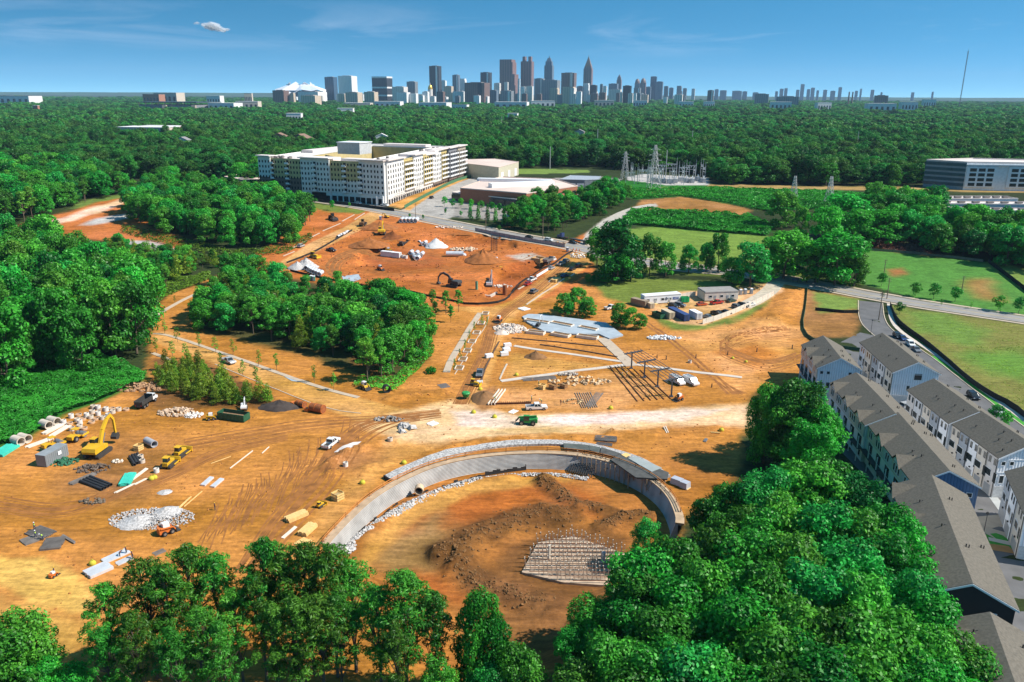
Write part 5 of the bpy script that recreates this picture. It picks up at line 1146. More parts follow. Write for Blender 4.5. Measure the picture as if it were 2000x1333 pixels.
    for i in range(16):
        for z in (2, 4, 6): sc.beam(w_ * (8 + i * 3.2) + nw * 3 + Vector((0, 0, z)), w_ * (8 + (i + 1) * 3.2) + nw * 3 + Vector((0, 0, z)), .14)
        sc.beam(w_ * (8 + i * 3.2) + nw * 3 + Vector((0, 0, -1)), w_ * (8 + i * 3.2) + nw * 3 + Vector((0, 0, 7)), .12)
    sc.build('scaffold', mat('scaffold steel', (.30, .29, .28), .5, .5), t)
apartments()
# ------------------------------------------------------------------ machines, vehicles, materials on site
RUB = mat('tyre rubber', (.018, .018, .018), .85); STEEL = mat('dull steel', (.28, .28, .28), .5, .6); DSTEEL = mat('dark steel', (.06, .058, .055), .6, .3); YEL = mat('machine yellow', (.62, .36, .02), .45, var=.1); RED_ = mat('red paint', (.45, .045, .03), .4); ORG = mat('orange paint', (.60, .16, .03), .5); GRN = mat('green paint', (.03, .26, .06), .5); DGRN = mat('dark green paint', (.02, .09, .045), .55, var=.2)
LIME = mat('lime vest', (.50, .75, .05), .8); TEAL = mat('teal pipe', (.05, .50, .38), .6); LUM = mat('fresh lumber', (.68, .46, .18), .8, var=.15, scale=2); PIPEC = mat('pipe concrete', (.55, .47, .38), .85, var=.18, scale=.8); PIPEW = mat('galvanised pipe', (.62, .63, .65), .45, .25); PLANK = mat('pale planks', (.68, .60, .50), .8, var=.12); LAMPR = mat('tail lamp red', (.4, .02, .02), .4); LAMPW = mat('headlamp glass', (.8, .8, .78), .2)
BAGY = mat('yellow bag', (.50, .44, .04), .8); SKIN = mat('skin', (.35, .2, .13), .7); JEAN = mat('work trousers', (.05, .06, .09), .9); DIRTP = mat('piled red soil', (.30, .105, .028), .95, var=.3, scale=.6); DKSOIL = mat('piled dark soil', (.055, .042, .036), .95, var=.3, scale=.8); STONEW = mat('crushed white stone', (.42, .40, .385), .95, var=.4, scale=2.6); PAINT = {}
def at(u, v, u2=None, v2=None, dz=0.0, z=None):
    p = G(u, v, 0, z); rz = 0
    if u2 is not None: q = G(u2, v2, 0, z); rz = math.atan2(q.y - p.y, q.x - p.x)
    return (p.x, p.y, p.z + dz), rz
def paint(key):
    c = {'white': (.78, .78, .77), 'silver': (.40, .41, .42), 'grey': (.16, .17, .18), 'black': (.02, .02, .022), 'red': (.42, .03, .025), 'blue': (.03, .06, .16), 'orange': (.50, .09, .025), 'green': (.03, .07, .05)}[key]
    return mat(key + ' car paint', c, .25, .15, var=.02, spec=.5)
def wheels(t, xs, y, r, w=.28):
    for x in xs:
        for s in (-1, 1):
            wh = MB().tube((0, -w / 2, 0), (0, w / 2, 0), r, n=14).build('wheel', RUB, t, (x, s * y, r)); MB().tube((0, -w / 2 - .02, 0), (0, w / 2 + .02, 0), r * .55, n=10).build('rim', STEEL, wh)
def lamps(t, xf, xr, y, z):
    for s in (-1, 1):
        MB().box((0, 0, 0), (.06, .38, .18)).build('headlight', LAMPW, t, (xf, s * y, z)); MB().box((0, 0, 0), (.06, .2, .28)).build('tail_light', LAMPR, t, (xr, s * y, z + .1))
def cabin(t, x0, x1, xr0, xr1, z0, z1, w, M):
    """glasshouse: dark glass below a painted roof"""
    g = MB(); wt = w - .28
    g.add([(x0, -w / 2, z0), (x1, -w / 2, z0), (x1, w / 2, z0), (x0, w / 2, z0), (xr0, -wt / 2, z1), (xr1, -wt / 2, z1), (xr1, wt / 2, z1), (xr0, wt / 2, z1)], [(3, 2, 1, 0), (4, 5, 6, 7), (0, 1, 5, 4), (1, 2, 6, 5), (2, 3, 7, 6), (3, 0, 4, 7)]); g.build('window_glass', GLASS, t)
    MB().box(((xr0 + xr1) / 2, 0, z1 + .03), (xr1 - xr0 + .1, wt + .06, .07)).build('cabin_roof', M, t)
    pb = MB()
    for s in (-1, 1):
        xm = (x0 + x1) / 2
        for a, b_ in ((x0, xr0), (xm, (xr0 + xr1) / 2), (x1, xr1)): pb.beam((a, s * (w / 2 + .0), z0), (b_, s * (wt / 2 + .0), z1), .09)
    pb.build('pillar', M, t)
def car(col):
    M = paint(col); t = thing('car', '', 'car'); w = 1.82
    MB().side([(-2.3, .32), (-2.35, .75), (-2.2, .98), (-1.4, 1.0), (1.0, .98), (2.1, .82), (2.3, .62), (2.28, .32)], -w / 2, w / 2).build('body', M, t)
    cabin(t, -1.75, 1.0, -1.1, .25, .98, 1.45, w - .12, M); wheels(t, (-1.4, 1.4), w / 2 - .12, .33, .22); lamps(t, 2.26, -2.33, .66, .66); return t
def suv(col):
    M = paint(col); t = thing('suv', '', 'car'); w = 1.92
    MB().side([(-2.35, .4), (-2.4, .9), (-2.3, 1.1), (1.1, 1.1), (2.2, .98), (2.35, .7), (2.32, .4)], -w / 2, w / 2).build('body', M, t)
    cabin(t, -2.25, 1.05, -2.0, .35, 1.1, 1.72, w - .1, M); wheels(t, (-1.45, 1.45), w / 2 - .1, .38, .25); lamps(t, 2.32, -2.38, .7, .8); return t
def pickup(col):
    M = paint(col); t = thing('pickup_truck', '', 'pickup truck'); w = 2.0
    MB().side([(-2.95, .5), (-2.98, .72), (-.75, .72), (-.75, 1.12), (1.35, 1.12), (2.7, 1.05), (2.92, .8), (2.9, .45), (-2.9, .45)], -w / 2, w / 2).build('body', M, t)
    b = MB()
    for s in (-1, 1): b.box((-1.85, s * (w / 2 - .05), .95), (2.25, .12, .52))
    b.box((-2.95, 0, .93), (.1, w, .48)); b.build('cargo_bed', M, t); MB().box((-1.85, 0, .74), (2.1, w - .26, .03)).build('bed_liner', DSTEEL, t)
    cabin(t, -.75, 1.35, -.6, .62, 1.12, 1.82, w - .12, M); wheels(t, (-1.85, 1.85), w / 2 - .12, .42, .28); lamps(t, 2.9, -2.98, .76, .85)
    MB().box((-2.98, 0, .5), (.14, w, .16)).build('bumper', STEEL, t); return t
def van(col):
    M = paint(col); t = thing('van', '', 'van'); w = 2.05
    MB().side([(-2.8, .45), (-2.85, 1.2), (-2.7, 2.2), (1.0, 2.25), (1.75, 1.35), (2.75, 1.1), (2.85, .8), (2.8, .45)], -w / 2, w / 2).build('body', M, t)
    g = MB()
    for s in (-1, 1): g.side([(.35, 1.35), (1.45, 1.35), (.95, 2.0), (.35, 2.0)], s * (w / 2 + .005) - .005, s * (w / 2 + .005) + .005)
    g.add([(1.0 + .05, -.85, 2.15), (1.05, .85, 2.15), (1.76, .88, 1.4), (1.76, -.88, 1.4)], [(0, 1, 2, 3)]); g.box((-2.84, 0, 1.75), (.03, 1.5, .5)); g.build('window_glass', GLASS, t)
    rk = MB()
    for s in (-.6, 0, .6): rk.beam((-2.3, s, 2.36), (.7, s, 2.36), .08)
    for x in (-1.9, -.6, .5): rk.beam((x, -.9, 2.31), (x, .9, 2.31), .07)
    rk.build('ladder_rack', STEEL, t); wheels(t, (-1.75, 1.75), w / 2 - .12, .38, .26); lamps(t, 2.8, -2.86, .8, .85); return t
def track_pair(t, L, y, w, h=.75):
    for s in (-1, 1):
        k = MB(); r = h / 2; pts = []
        for i in range(7): a = R(90 + 30 * i); pts.append((-L / 2 + r + r * math.cos(a), r + r * math.sin(a)))
        for i in range(7): a = R(270 + 30 * i); pts.append((L / 2 - r + r * math.cos(a), r + r * math.sin(a)))
        k.side(pts, s * y - w / 2, s * y + w / 2).build('track', DSTEEL, t)
def excavator(body='yellow', pose='up'):
    M = {'yellow': YEL, 'white': paint('white'), 'black': mat('charcoal machine', (.05, .05, .05), .5)}[body]; t = thing('excavator', '', 'excavator'); track_pair(t, 4.6, 1.25, .6, .9)
    MB().box((0, 0, .95), (1.8, 2.0, .5)).build('undercarriage', DSTEEL, t)
    u = MB().side([(-2.6, 1.15), (-2.7, 1.6), (-2.5, 2.25), (.2, 2.25), (.2, 1.15)], -1.35, 1.35); u.box((.7, -.9, 1.5), (1.2, .9, .7)); u = u.build('upper_body', M, t)
    MB().side([(.0, 1.2), (1.55, 1.2), (1.55, 2.0), (1.2, 3.0), (.0, 3.0)], .35, 1.35).build('cab', GLASS if body != 'white' else M, t); MB().box((.6, .85, 3.03), (1.35, 1.05, .08)).build('cab_roof', M, t)
    if pose == 'up': pts = [(.6, 1.7), (2.0, 4.2), (3.6, 5.7), (4.9, 6.1), (5.6, 4.9), (5.7, 2.0)]
    elif pose == 'reach': pts = [(.6, 1.7), (2.3, 3.6), (4.2, 4.2), (5.8, 3.6), (6.4, 2.6), (6.6, .9)]
    else: pts = [(.6, 1.7), (1.6, 4.0), (2.6, 5.0), (3.2, 5.2), (4.0, 4.0), (4.6, 1.6)]
    b = MB(); b.beam((pts[0][0], -.2, pts[0][1]), (pts[1][0], -.2, pts[1][1]), .42, .75); b.beam((pts[1][0], -.2, pts[1][1]), (pts[2][0], -.2, pts[2][1]), .42, .7); b.beam((pts[2][0], -.2, pts[2][1]), (pts[3][0], -.2, pts[3][1]), .4, .5); b.build('boom', M, t)
    s = MB(); s.beam((pts[3][0] - .3, -.2, pts[3][1] + .2), (pts[4][0], -.2, pts[4][1]), .36, .5); s.beam((pts[4][0], -.2, pts[4][1]), (pts[5][0], -.2, pts[5][1]), .34, .4); s.build('stick', M, t)
    c = MB(); c.tube((1.2, -.55, 1.9), (2.1, -.55, 3.6), .09); c.tube((pts[2][0] - .4, -.2, pts[2][1] + .5), (pts[3][0] + .1, -.2, pts[3][1] + .45), .1); c.build('hydraulic_ram', STEEL, t)
    x, z = pts[5]; MB().side([(x + .25, z), (x - .25, z), (x - .9, z - .5), (x - .9, z - 1.0), (x - .2, z - 1.25), (x + .4, z - .7)], -.8, .4).build('bucket', DSTEEL, t); return t
def bulldozer():
    t = thing('bulldozer', '', 'bulldozer'); track_pair(t, 3.6, .95, .55, .95); MB().side([(-1.7, .6), (-1.7, 1.55), (-.2, 1.6), (1.6, 1.45), (1.6, .6)], -.62, .62).build('engine_body', YEL, t)
    MB().box((-.75, 0, 2.05), (1.3, 1.2, 1.0), taper=.85).build('cab', GLASS, t); MB().box((-.75, 0, 2.62), (1.5, 1.4, .12)).build('canopy', YEL, t)
    MB().side([(2.3, .1), (2.55, .1), (2.42, .7), (2.6, 1.35), (2.4, 1.35), (2.2, .7)], -1.6, 1.6).build('blade', YEL, t)
    p = MB(); p.beam((0, -1.35, .5), (2.3, -1.35, .5), .2); p.beam((0, 1.35, .5), (2.3, 1.35, .5), .2); p.build('push_arm', YEL, t); MB().tube((.7, .3, 1.5), (.7, .3, 2.3), .08).build('exhaust_pipe', DSTEEL, t); return t
def loader(body='yellow'):
    M = YEL if body == 'yellow' else mat('brown machine', (.16, .085, .035), .7); t = thing('wheel_loader', '', 'wheel loader'); wheels(t, (-1.6, 1.6), 1.05, .75, .55)
    MB().side([(-3.0, .8), (-3.0, 1.9), (-.8, 2.0), (-.3, 1.2), (1.8, 1.2), (1.8, .75)], -.8, .8).build('chassis', M, t); MB().box((-.2, 0, 2.3), (1.3, 1.3, 1.5), taper=.9).build('cab', GLASS, t); MB().box((-.2, 0, 3.08), (1.4, 1.4, .1)).build('cab_roof', M, t)
    a = MB()
    for s in (-.55, .55): a.beam((.8, s, 1.6), (2.6, s, 1.5), .2, .35); a.beam((2.6, s, 1.5), (3.2, s, .6), .2, .3)
    a.build('lift_arm', M, t); MB().side([(3.0, .1), (4.1, .15), (4.2, .3), (3.3, .4), (3.3, 1.1), (3.0, 1.3)], -1.35, 1.35).build('bucket', DSTEEL, t); return t
def roller():
    t = thing('road_roller', '', 'road roller'); MB().tube((1.7, -1.05, .75), (1.7, 1.05, .75), .75, n=20).build('drum', STEEL, t); f = MB()
    for s in (-1, 1): f.box((1.7, s * 1.15, .8), (1.9, .16, .4))
    f.box((2.7, 0, .8), (.2, 2.4, .4)); f.box((.7, 0, .8), (.2, 2.4, .4)); f.build('drum_frame', YEL, t); wheels(t, (-1.2,), .85, .7, .5)
    MB().side([(-2.3, .8), (-2.3, 1.6), (-.9, 1.75), (.3, 1.2), (.6, .8)], -.75, .75).build('engine_body', YEL, t); c = MB()
    for x in (-.4, .6):
        for s in (-.6, .6): c.beam((x, s, 1.3), (x, s, 2.7), .08)
    c.beam((-.4, -.6, 2.65), (.6, .6, 2.65), .1); c.beam((-.4, .6, 2.65), (.6, -.6, 2.65), .1); c.build('roll_bar', DSTEEL, t); MB().box((.1, 0, 2.75), (1.5, 1.5, .1)).build('canopy', YEL, t); return t
def skid_steer(col='orange'):
    M = {'orange': ORG, 'yellow': YEL}[col]; t = thing('skid_steer', '', 'skid steer'); wheels(t, (-.65, .65), .75, .42, .32); MB().side([(-1.4, .4), (-1.4, 1.4), (-.6, 1.5), (.9, .9), (.9, .4)], -.55, .55).build('body', M, t)
    MB().box((-.1, 0, 1.55), (1.2, 1.0, 1.1), taper=.9).build('cab', paint('white'), t); MB().box((.5, 0, 1.55), (.1, .8, .8)).build('cab_door', GLASS, t); a = MB()
    for s in (-.72, .72): a.beam((-1.2, s, 1.5), (.9, s, 1.2), .14, .2); a.beam((.9, s, 1.2), (1.4, s, .4), .14, .2)
    a.build('lift_arm', M, t); MB().side([(1.3, .05), (2.1, .08), (2.1, .16), (1.45, .25), (1.45, .7), (1.3, .75)], -.9, .9).build('bucket', DSTEEL, t); return t
def telehandler():
    t = thing('telehandler', '', 'telehandler'); wheels(t, (-1.5, 1.5), .95, .65, .45); MB().side([(-2.6, .7), (-2.7, 1.5), (-2.4, 1.9), (-1.0, 1.6), (1.9, 1.3), (2.1, .7)], -.85, .85).build('chassis', GRN, t)
    MB().box((.2, .5, 1.95), (1.5, .8, 1.3), taper=.92).build('cab', GLASS, t); MB().box((.2, .5, 2.63), (1.6, .9, .1)).build('cab_roof', GRN, t); MB().beam((-2.4, -.35, 2.2), (2.3, -.35, 1.7), .4, .45).build('boom', GRN, t); MB().beam((2.2, -.35, 1.7), (3.0, -.35, .7), .3, .35).build('boom_head', DSTEEL, t); f = MB()
    for s in (-.75, .05): f.box((3.8, s, .3), (1.4, .12, .07)); f.box((3.1, s, .6), (.08, .12, .7))
    f.box((3.1, -.35, .8), (.1, 1.2, .12)); f.build('fork', DSTEEL, t); return t
def dump_truck(col='white', bed='steel'):
    t = thing('dump_truck', '', 'dump truck'); M = paint(col) if col != 'yellow' else YEL; MB().box((0, 0, .85), (7.6, 1.0, .35)).build('chassis', DSTEEL, t); wheels(t, (-2.6, -1.3, 2.7), 1.0, .52, .4)
    MB().side([(1.7, .9), (1.7, 2.5), (2.9, 2.5), (3.1, 1.7), (4.0, 1.55), (4.05, .8)], -1.1, 1.1).build('cab', M, t); g = MB(); g.box((3.02, 0, 2.1), (.1, 1.9, .7), ry=-.22); g.box((2.3, 0, 2.1), (.9, 2.23, .55)); g.build('window_glass', GLASS, t); b = MB()
    for s in (-1, 1): b.box((-1.1, s * 1.15, 1.75), (5.0, .12, 1.2))
    b.box((1.4, 0, 1.95), (.14, 2.4, 1.7)); b.box((-3.6, 0, 1.65), (.12, 2.3, 1.0)); b.box((-1.1, 0, 1.15), (5.0, 2.3, .1)); b.build('tipping_bed', DSTEEL if bed == 'dark' else STEEL, t); lamps(t, 4.05, -3.68, .8, 1.0); return t
def semi_trailer():
    t = thing('flatbed_trailer', '', 'trailer'); MB().box((0, 0, 1.35), (13.5, 2.5, .3)).build('deck', DSTEEL, t); MB().box((1, 0, 1.0), (11, 1.0, .4)).build('frame_rail', DSTEEL, t); wheels(t, (-5.4, -4.2), 1.0, .5, .45); MB().box((4.5, 0, .55), (.3, 1.4, 1.1)).build('landing_leg', DSTEEL, t); return t
def truck_tractor():
    t = thing('truck_tractor', '', 'truck'); M = paint('blue'); MB().box((-.6, 0, .85), (6.0, 1.0, .3)).build('chassis', DSTEEL, t); wheels(t, (-2.6, -1.4, 2.0), 1.0, .5, .4); MB().side([(-.6, .9), (-.6, 3.0), (.6, 3.0), (1.1, 1.9), (2.7, 1.75), (2.8, .7), (-.6, .7)], -1.1, 1.1).build('cab', M, t); g = MB(); g.box((.9, 0, 2.4), (.12, 1.9, .8), ry=-.4); g.build('windscreen', GLASS, t); lamps(t, 2.8, -3.6, .8, .95); return t
def container(L, col, door=None):
    c = {'grey': (.22, .24, .25), 'tan': (.47, .38, .26), 'navy': (.03, .06, .17), 'white': (.66, .66, .66), 'slate': (.16, .17, .19), 'brown': (.26, .2, .14), 'red': (.35, .05, .03)}[col]
    M = mat(col + ' container paint', c, .6, .1, var=.1, scale=.4); t = thing('storage_container', '', 'container'); MB().box((0, 0, 1.32), (L, 2.44, 2.5)).build('box_wall', M, t); r = MB(); r.box((0, 0, 2.6), (L + .04, 2.48, .07)); r.build('roof', mat(col + ' container roof', tuple(x * 1.1 for x in c), .7, var=.15), t)
    rb = MB()
    n = int(L / .5)
    for i in range(n):
        for s in (-1, 1): rb.box((-L / 2 + (i + .5) * L / n, s * 1.235, 1.35), (.18, .05, 2.2))
    rb.build('corrugation', M, t); d = MB()
    for s in (-.6, .6): d.box((L / 2 + .02, s, 1.32), (.05, 1.14, 2.3))
    dd = d.build('door', mat(col + ' container door', tuple(x * .85 for x in (c if not door else door)), .6), t); k = MB()
    for s in (-.25, .25): k.tube((L / 2 + .07, s, .3), (L / 2 + .07, s, 2.4), .03, n=6)
    k.build('lock_bar', STEEL, dd); return t
def dumpster(L, W, Hh, col):
    M = {'dark': DGRN, 'green': mat('bright bin green', (.02, .38, .12), .6), 'brown': DSTEEL}[col]; t = thing('dumpster', '', 'dumpster'); b = MB()
    for s in (-1, 1): b.box((0, s * W / 2, Hh / 2 + .15), (L, .1, Hh))
    for s in (-1, 1): b.box((s * L / 2, 0, Hh / 2 + .15), (.1, W - .1, Hh))
    b.box((0, 0, .25), (L, W, .12)); b.build('bin', M, t); r = MB()
    n = int(L / .9)
    for i in range(n):
        for s in (-1, 1): r.box((-L / 2 + (i + .5) * L / n, s * (W / 2 + .09), Hh / 2 + .1), (.1, .1, Hh - .1))
    r.build('rib', M, t); MB().box((0, 0, Hh * .55), (L - .15, W - .15, .08)).build('rubbish', mat('rubbish brown', (.22, .13, .07), .95, var=.5, scale=3), t); return t
def porta_toilet(col='blue'):
    M = {'blue': mat('toilet blue', (.05, .10, .28), .5), 'green': mat('toilet green', (.02, .30, .2), .5), 'grey': mat('toilet grey', (.36, .38, .40), .5)}[col]; t = thing('portable_toilet', '', 'portable toilet'); MB().box((0, 0, 1.1), (1.15, 1.15, 2.1)).build('cabin_wall', M, t); MB().box((0, 0, 2.24), (1.2, 1.2, .2), taper=.75).build('roof', TRIM, t); MB().box((0, -.6, 1.08), (.75, .05, 1.8)).build('door', DOORM, t); return t
def manhole_ring(var=0):
    t = thing('manhole_ring', '', 'concrete ring'); h = [.85, 1.1, .5][var]; r = [.72, .66, .8][var]; MB().ring((0, 0, 0), (0, 0, h), r, r - .17, 16).build('ring', [PIPEC, mat('whitish pipe concrete', (.66, .62, .58), .85, var=.12), mat('orange stained concrete', (.50, .31, .17), .85, var=.2)][var], t); MB().ring((0, 0, h - .02), (0, 0, h + .06), r - .06, r - .14, 16).build('lip', PIPEC, t); return t
def big_pipe(r, L, key):
    M = {'conc': PIPEC, 'white': PIPEW, 'grey': mat('grey pipe', (.34, .34, .36), .7), 'black': mat('black plastic pipe', (.03, .03, .032), .6)}[key]; t = thing('pipe', '', 'pipe'); MB().ring((-L / 2, 0, r), (L / 2, 0, r), r, r * .84, 18).build('barrel', M, t); MB().ring((L / 2 - .02, 0, r), (L / 2 + .22, 0, r), r * 1.06, r * .84, 18).build('collar', M, t); return t
def work_bag():
    t = thing('sand_bag', '', 'bulk bag'); m = MB(); n = 10
    for k in range(4):
        z = k * .28; r = [.6, .68, .6, .25][k]; m.v += [(r * math.cos(6.283 * i / n), r * math.sin(6.283 * i / n) * .9, z) for i in range(n)]
    for k in range(3): m.f += [(k * n + i, k * n + (i + 1) % n, (k + 1) * n + (i + 1) % n, (k + 1) * n + i) for i in range(n)]
    m.f.append(tuple(3 * n + i for i in range(n))); m.build('sack', BAGY, t, smooth=True); l = MB(); l.beam((-.3, 0, .8), (0, 0, 1.1), .07); l.beam((.3, 0, .8), (0, 0, 1.1), .07); l.build('lifting_loop', BAGY, t); return t
PERS = {}
def skin_mesh(name, verts, edges, rad, M, sub=1):
    me = bpy.data.meshes.new('tmp'); me.from_pydata(verts, edges, []); o = bpy.data.objects.new('tmp', me); COL.objects.link(o); md = o.modifiers.new('s', 'SKIN'); md.use_smooth_shade = True
    for v, r in zip(me.skin_vertices[0].data, rad): v.radius = (r, r)
    me.skin_vertices[0].data[0].use_root = True
    sb = o.modifiers.new('d', 'SUBSURF'); sb.levels = sub; dg = bpy.context.evaluated_depsgraph_get(); r = bpy.data.meshes.new_from_object(o.evaluated_get(dg)); r.name = name
    bpy.data.objects.remove(o); bpy.data.meshes.remove(me); r.materials.clear(); r.materials.append(M); return r
def worker(pose='stand', vest='lime'):
    t = thing('person', '', 'person'); b = {'stand': 0, 'bend': .95}[pose]
    def up(x, z):       # trunk leans forward (+x) about the hips when bending
        c, s = math.cos(b), math.sin(b); return (x * c + (z - .95) * s, .95 + (z - .95) * c - x * s)
    V = []; E = []; Rd = []
    def jt(x, y, z, r, par=None, lean=True):
        if lean: x, z = up(x, z)
        V.append((x, y, z)); Rd.append(r)
        if par is not None: E.append((par, len(V) - 1))
        return len(V) - 1
    pel = jt(0, 0, .95, .13); wst = jt(0, 0, 1.12, .125, pel); ch = jt(0, 0, 1.34, .15, wst); nk = jt(.01, 0, 1.50, .055, ch); hd = jt(.03, 0, 1.60, .085, nk); tp = jt(.02, 0, 1.72, .08, hd)
    for s in (-1, 1):
        sh = jt(0, s * .18, 1.42, .06, ch); el = jt(.03, s * .24, 1.15, .045, sh); wr = jt(.14, s * .22, .92, .03, el); pm = jt(.17, s * .22, .85, .032, wr)
        for k, (dy, ln) in enumerate(((-.03, .075), (-.01, .09), (.01, .085), (.03, .065))): jt(.18 + .02, s * .22 + dy, .85 - ln, .009, pm)
        jt(.21, s * .22 - s * .05, .82, .011, pm)
        st = .1 * s if pose == 'stand' else .02
        hp = jt(0, s * .09, .90, .095, pel, False); kn = jt(st + .04, s * .11, .50, .065, hp, False); an = jt(st, s * .11, .09, .045, kn, False); jt(st + .16, s * .12, .05, .04, an, False)
    key = (pose,)
    MB0 = skin_mesh('body', V, E, Rd, JEAN); o = bpy.data.objects.new('body', MB0); COL.objects.link(o); o.parent = t
    vx = []
    P_ = [(0, 0, 1.0), (0, 0, 1.22), (0, 0, 1.44)]; vv = [(*(lambda q: (q[0], y, q[1]))(up(x, z)),) for x, y, z in P_]; vm = skin_mesh('vest', vv, [(0, 1), (1, 2)], [.155, .16, .17], LIME if vest == 'lime' else ORG); o = bpy.data.objects.new('vest', vm); COL.objects.link(o); o.parent = t
    x, z = up(.03, 1.62); f = MB(); f.box((x + .08, 0, z), (.05, .12, .16)); f.box((x + .11, 0, z - .01), (.03, .03, .05)); f.build('face', SKIN, t)
    x, z = up(.02, 1.70); h = MB(); h.tube((x, 0, z), (x, 0, z + .1), .13, .07, 10); h.box((x + .1, 0, z + .01), (.12, .18, .02)); h.build('hard_hat', paint('white') if vest == 'lime' else YEL, t); return t
def pile(name, label, u, v, rx, ry, h, M, rz=0.0, rough=.35, seed=0, cat='pile', z=None):
    loc, _ = at(u, v, z=z); n, mr = 22, 7; m = MB(); rs = np.random.RandomState(seed)
    for k in range(mr + 1):
        f = k / mr
        for i in range(n):
            a = 6.283 * i / n; r = f * (1 + .22 * (rs.rand() - .5)); zz = h * (1 - f) ** 1.05 * (1 + rough * (rs.rand() - .5)) - (.2 if k == mr else 0); m.v.append((rx * r * math.cos(a), ry * r * math.sin(a), zz + rough * .25 * (rs.rand() - .5)))
    for k in range(mr): m.f += [(k * n + i, k * n + (i + 1) % n, (k + 1) * n + (i + 1) % n, (k + 1) * n + i) for i in range(n)]
    o = m.build(name, M, None, loc, True); o.rotation_euler.z = rz; return tag(o, label, cat)
def rubble(name, label, u, v, rx, ry, n, size, M, h=.5, seed=0, cat='rubble', kind='stuff', z=None):
    loc, _ = at(u, v, z=z); rs = np.random.RandomState(seed); m = MB()
    for i in range(n):
        a = rs.rand() * 6.283; r = math.sqrt(rs.rand()); s = size * (.4 + rs.rand()); m.box((rx * r * math.cos(a), ry * r * math.sin(a), h * (1 - r) * rs.rand() + .1), (s, s * (.5 + .6 * rs.rand()), s * (.3 + .5 * rs.rand())), rs.rand() * 3, rs.rand() * .8, rs.rand() * .8, .85)
    o = m.build(name, M, None, loc); tag(o, label, cat); 
    if kind: o['kind'] = kind
    return o
def bundle(name, label, cat, p0, p1, n, wd, sz, M, layers=1, part='bar', rnd_=.03, sd=0, z=None):
    a, b = G(*p0, 0, z), G(*p1, 0, z); d = b - a; L = Vector((d.x, d.y, 0)).length; c = (a + b) / 2; rs = random.Random(sd); t = thing(name, label, cat, c, math.atan2(d.y, d.x))
    for k in range(layers):
        for i in range(n):
            y = (i + .5) / n * wd - wd / 2; j = rs.uniform(-rnd_, rnd_) * L; sl = rs.uniform(-.03, .03) * L * (rnd_ * 8)
            MB().beam((-L / 2 + j, y - sl, sz / 2 + k * (sz + .03) + .02), (L / 2 + j, y + sl, sz / 2 + k * (sz + .03) + .02), sz).build(part, M, t)
    return t
def post(name, label, cat, u, v, h, r, M, group=None, arm=None):
    loc, _ = at(u, v); t = thing(name, label, cat, loc, 0, group); MB().tube((0, 0, -.5), (0, 0, h), r, r * .6, 7).build('pole', M, t)
    if arm: k = MB(); [k.beam((-arm, 0, z), (arm, 0, z), .14) for z in (h - .5, h - 1.4)]; k.build('crossarm', M, t)
    return t

CARS = []
def V(builder, u, v, u2, v2, label, group=None, sc=None): loc, rz = at(u, v, u2, v2); return place(builder, loc, rz, label, group, sc)
V((pickup, 'white'), 1048, 800, 1075, 799, 'white crew cab pickup parked above the green telehandler, side on')
V((pickup, 'white'), 647, 870, 662, 858, 'white pickup alone in the middle of the orange yard')
V((pickup, 'white'), 1193, 604, 1204, 601, 'white pickup half hidden behind the clump by the containers')
V((pickup, 'grey'), 937, 733, 934, 745, 'dark grey pickup driving down the dirt road toward the camera')
V((pickup, 'silver'), 447, 709, 464, 716, 'silver pickup on the tree lined dirt road bend')
V((pickup, 'white'), 1039, 549, 1048, 544, 'white pickup behind the red car on the site road')
V((car, 'red'), 1031, 557, 1040, 552, 'red car on the site road'); V((suv, 'grey'), 1043, 572, 1052, 567, 'grey suv nearest on the site road')
V((suv, 'silver'), 588, 483, 598, 478, 'silver suv on the upper dirt road by the wood'); V((pickup, 'black'), 647, 491, 658, 494, 'black pickup parked on the upper site edge')
V((car, 'silver'), 1077, 526, 1086, 521, 'silver car parked along the black fence'); V((pickup, 'silver'), 1096, 518, 1107, 513, 'silver pickup with its nose in the tree shade'); V((car, 'blue'), 1103, 541, 1114, 537, 'dark blue car on the right side of the site road')
V((car, 'black'), 1118, 528, 1126, 524, 'black car in the tree shade on the site road'); V((suv, 'black'), 1131, 522, 1140, 518, 'black suv in the tree shade near the junction'); V((suv, 'grey'), 1106, 512, 1114, 508, 'grey suv behind the silver pickup')
V((car, 'black'), 1034, 465, 1048, 468, 'black car on the paved road above the red pit'); V((suv, 'white'), 1072, 471, 1086, 474, 'white suv on the paved road near the junction'); V((car, 'black'), 1119, 476, 1128, 478, 'black car below the flatbed trailer')
V((car, 'white'), 588, 388, 600, 390, 'white car in the row before the apartment front, leftmost'); V((suv, 'grey'), 604, 390, 616, 392, 'grey suv in the row before the apartment front'); V((suv, 'white'), 700, 399, 712, 401, 'white suv before the apartment front near the corner')
V((suv, 'black'), 843, 388, 852, 384, 'black suv parked on the grey lot beside the apartments'); V((pickup, 'white'), 752, 403, 764, 405, 'white pickup at the apartment corner')
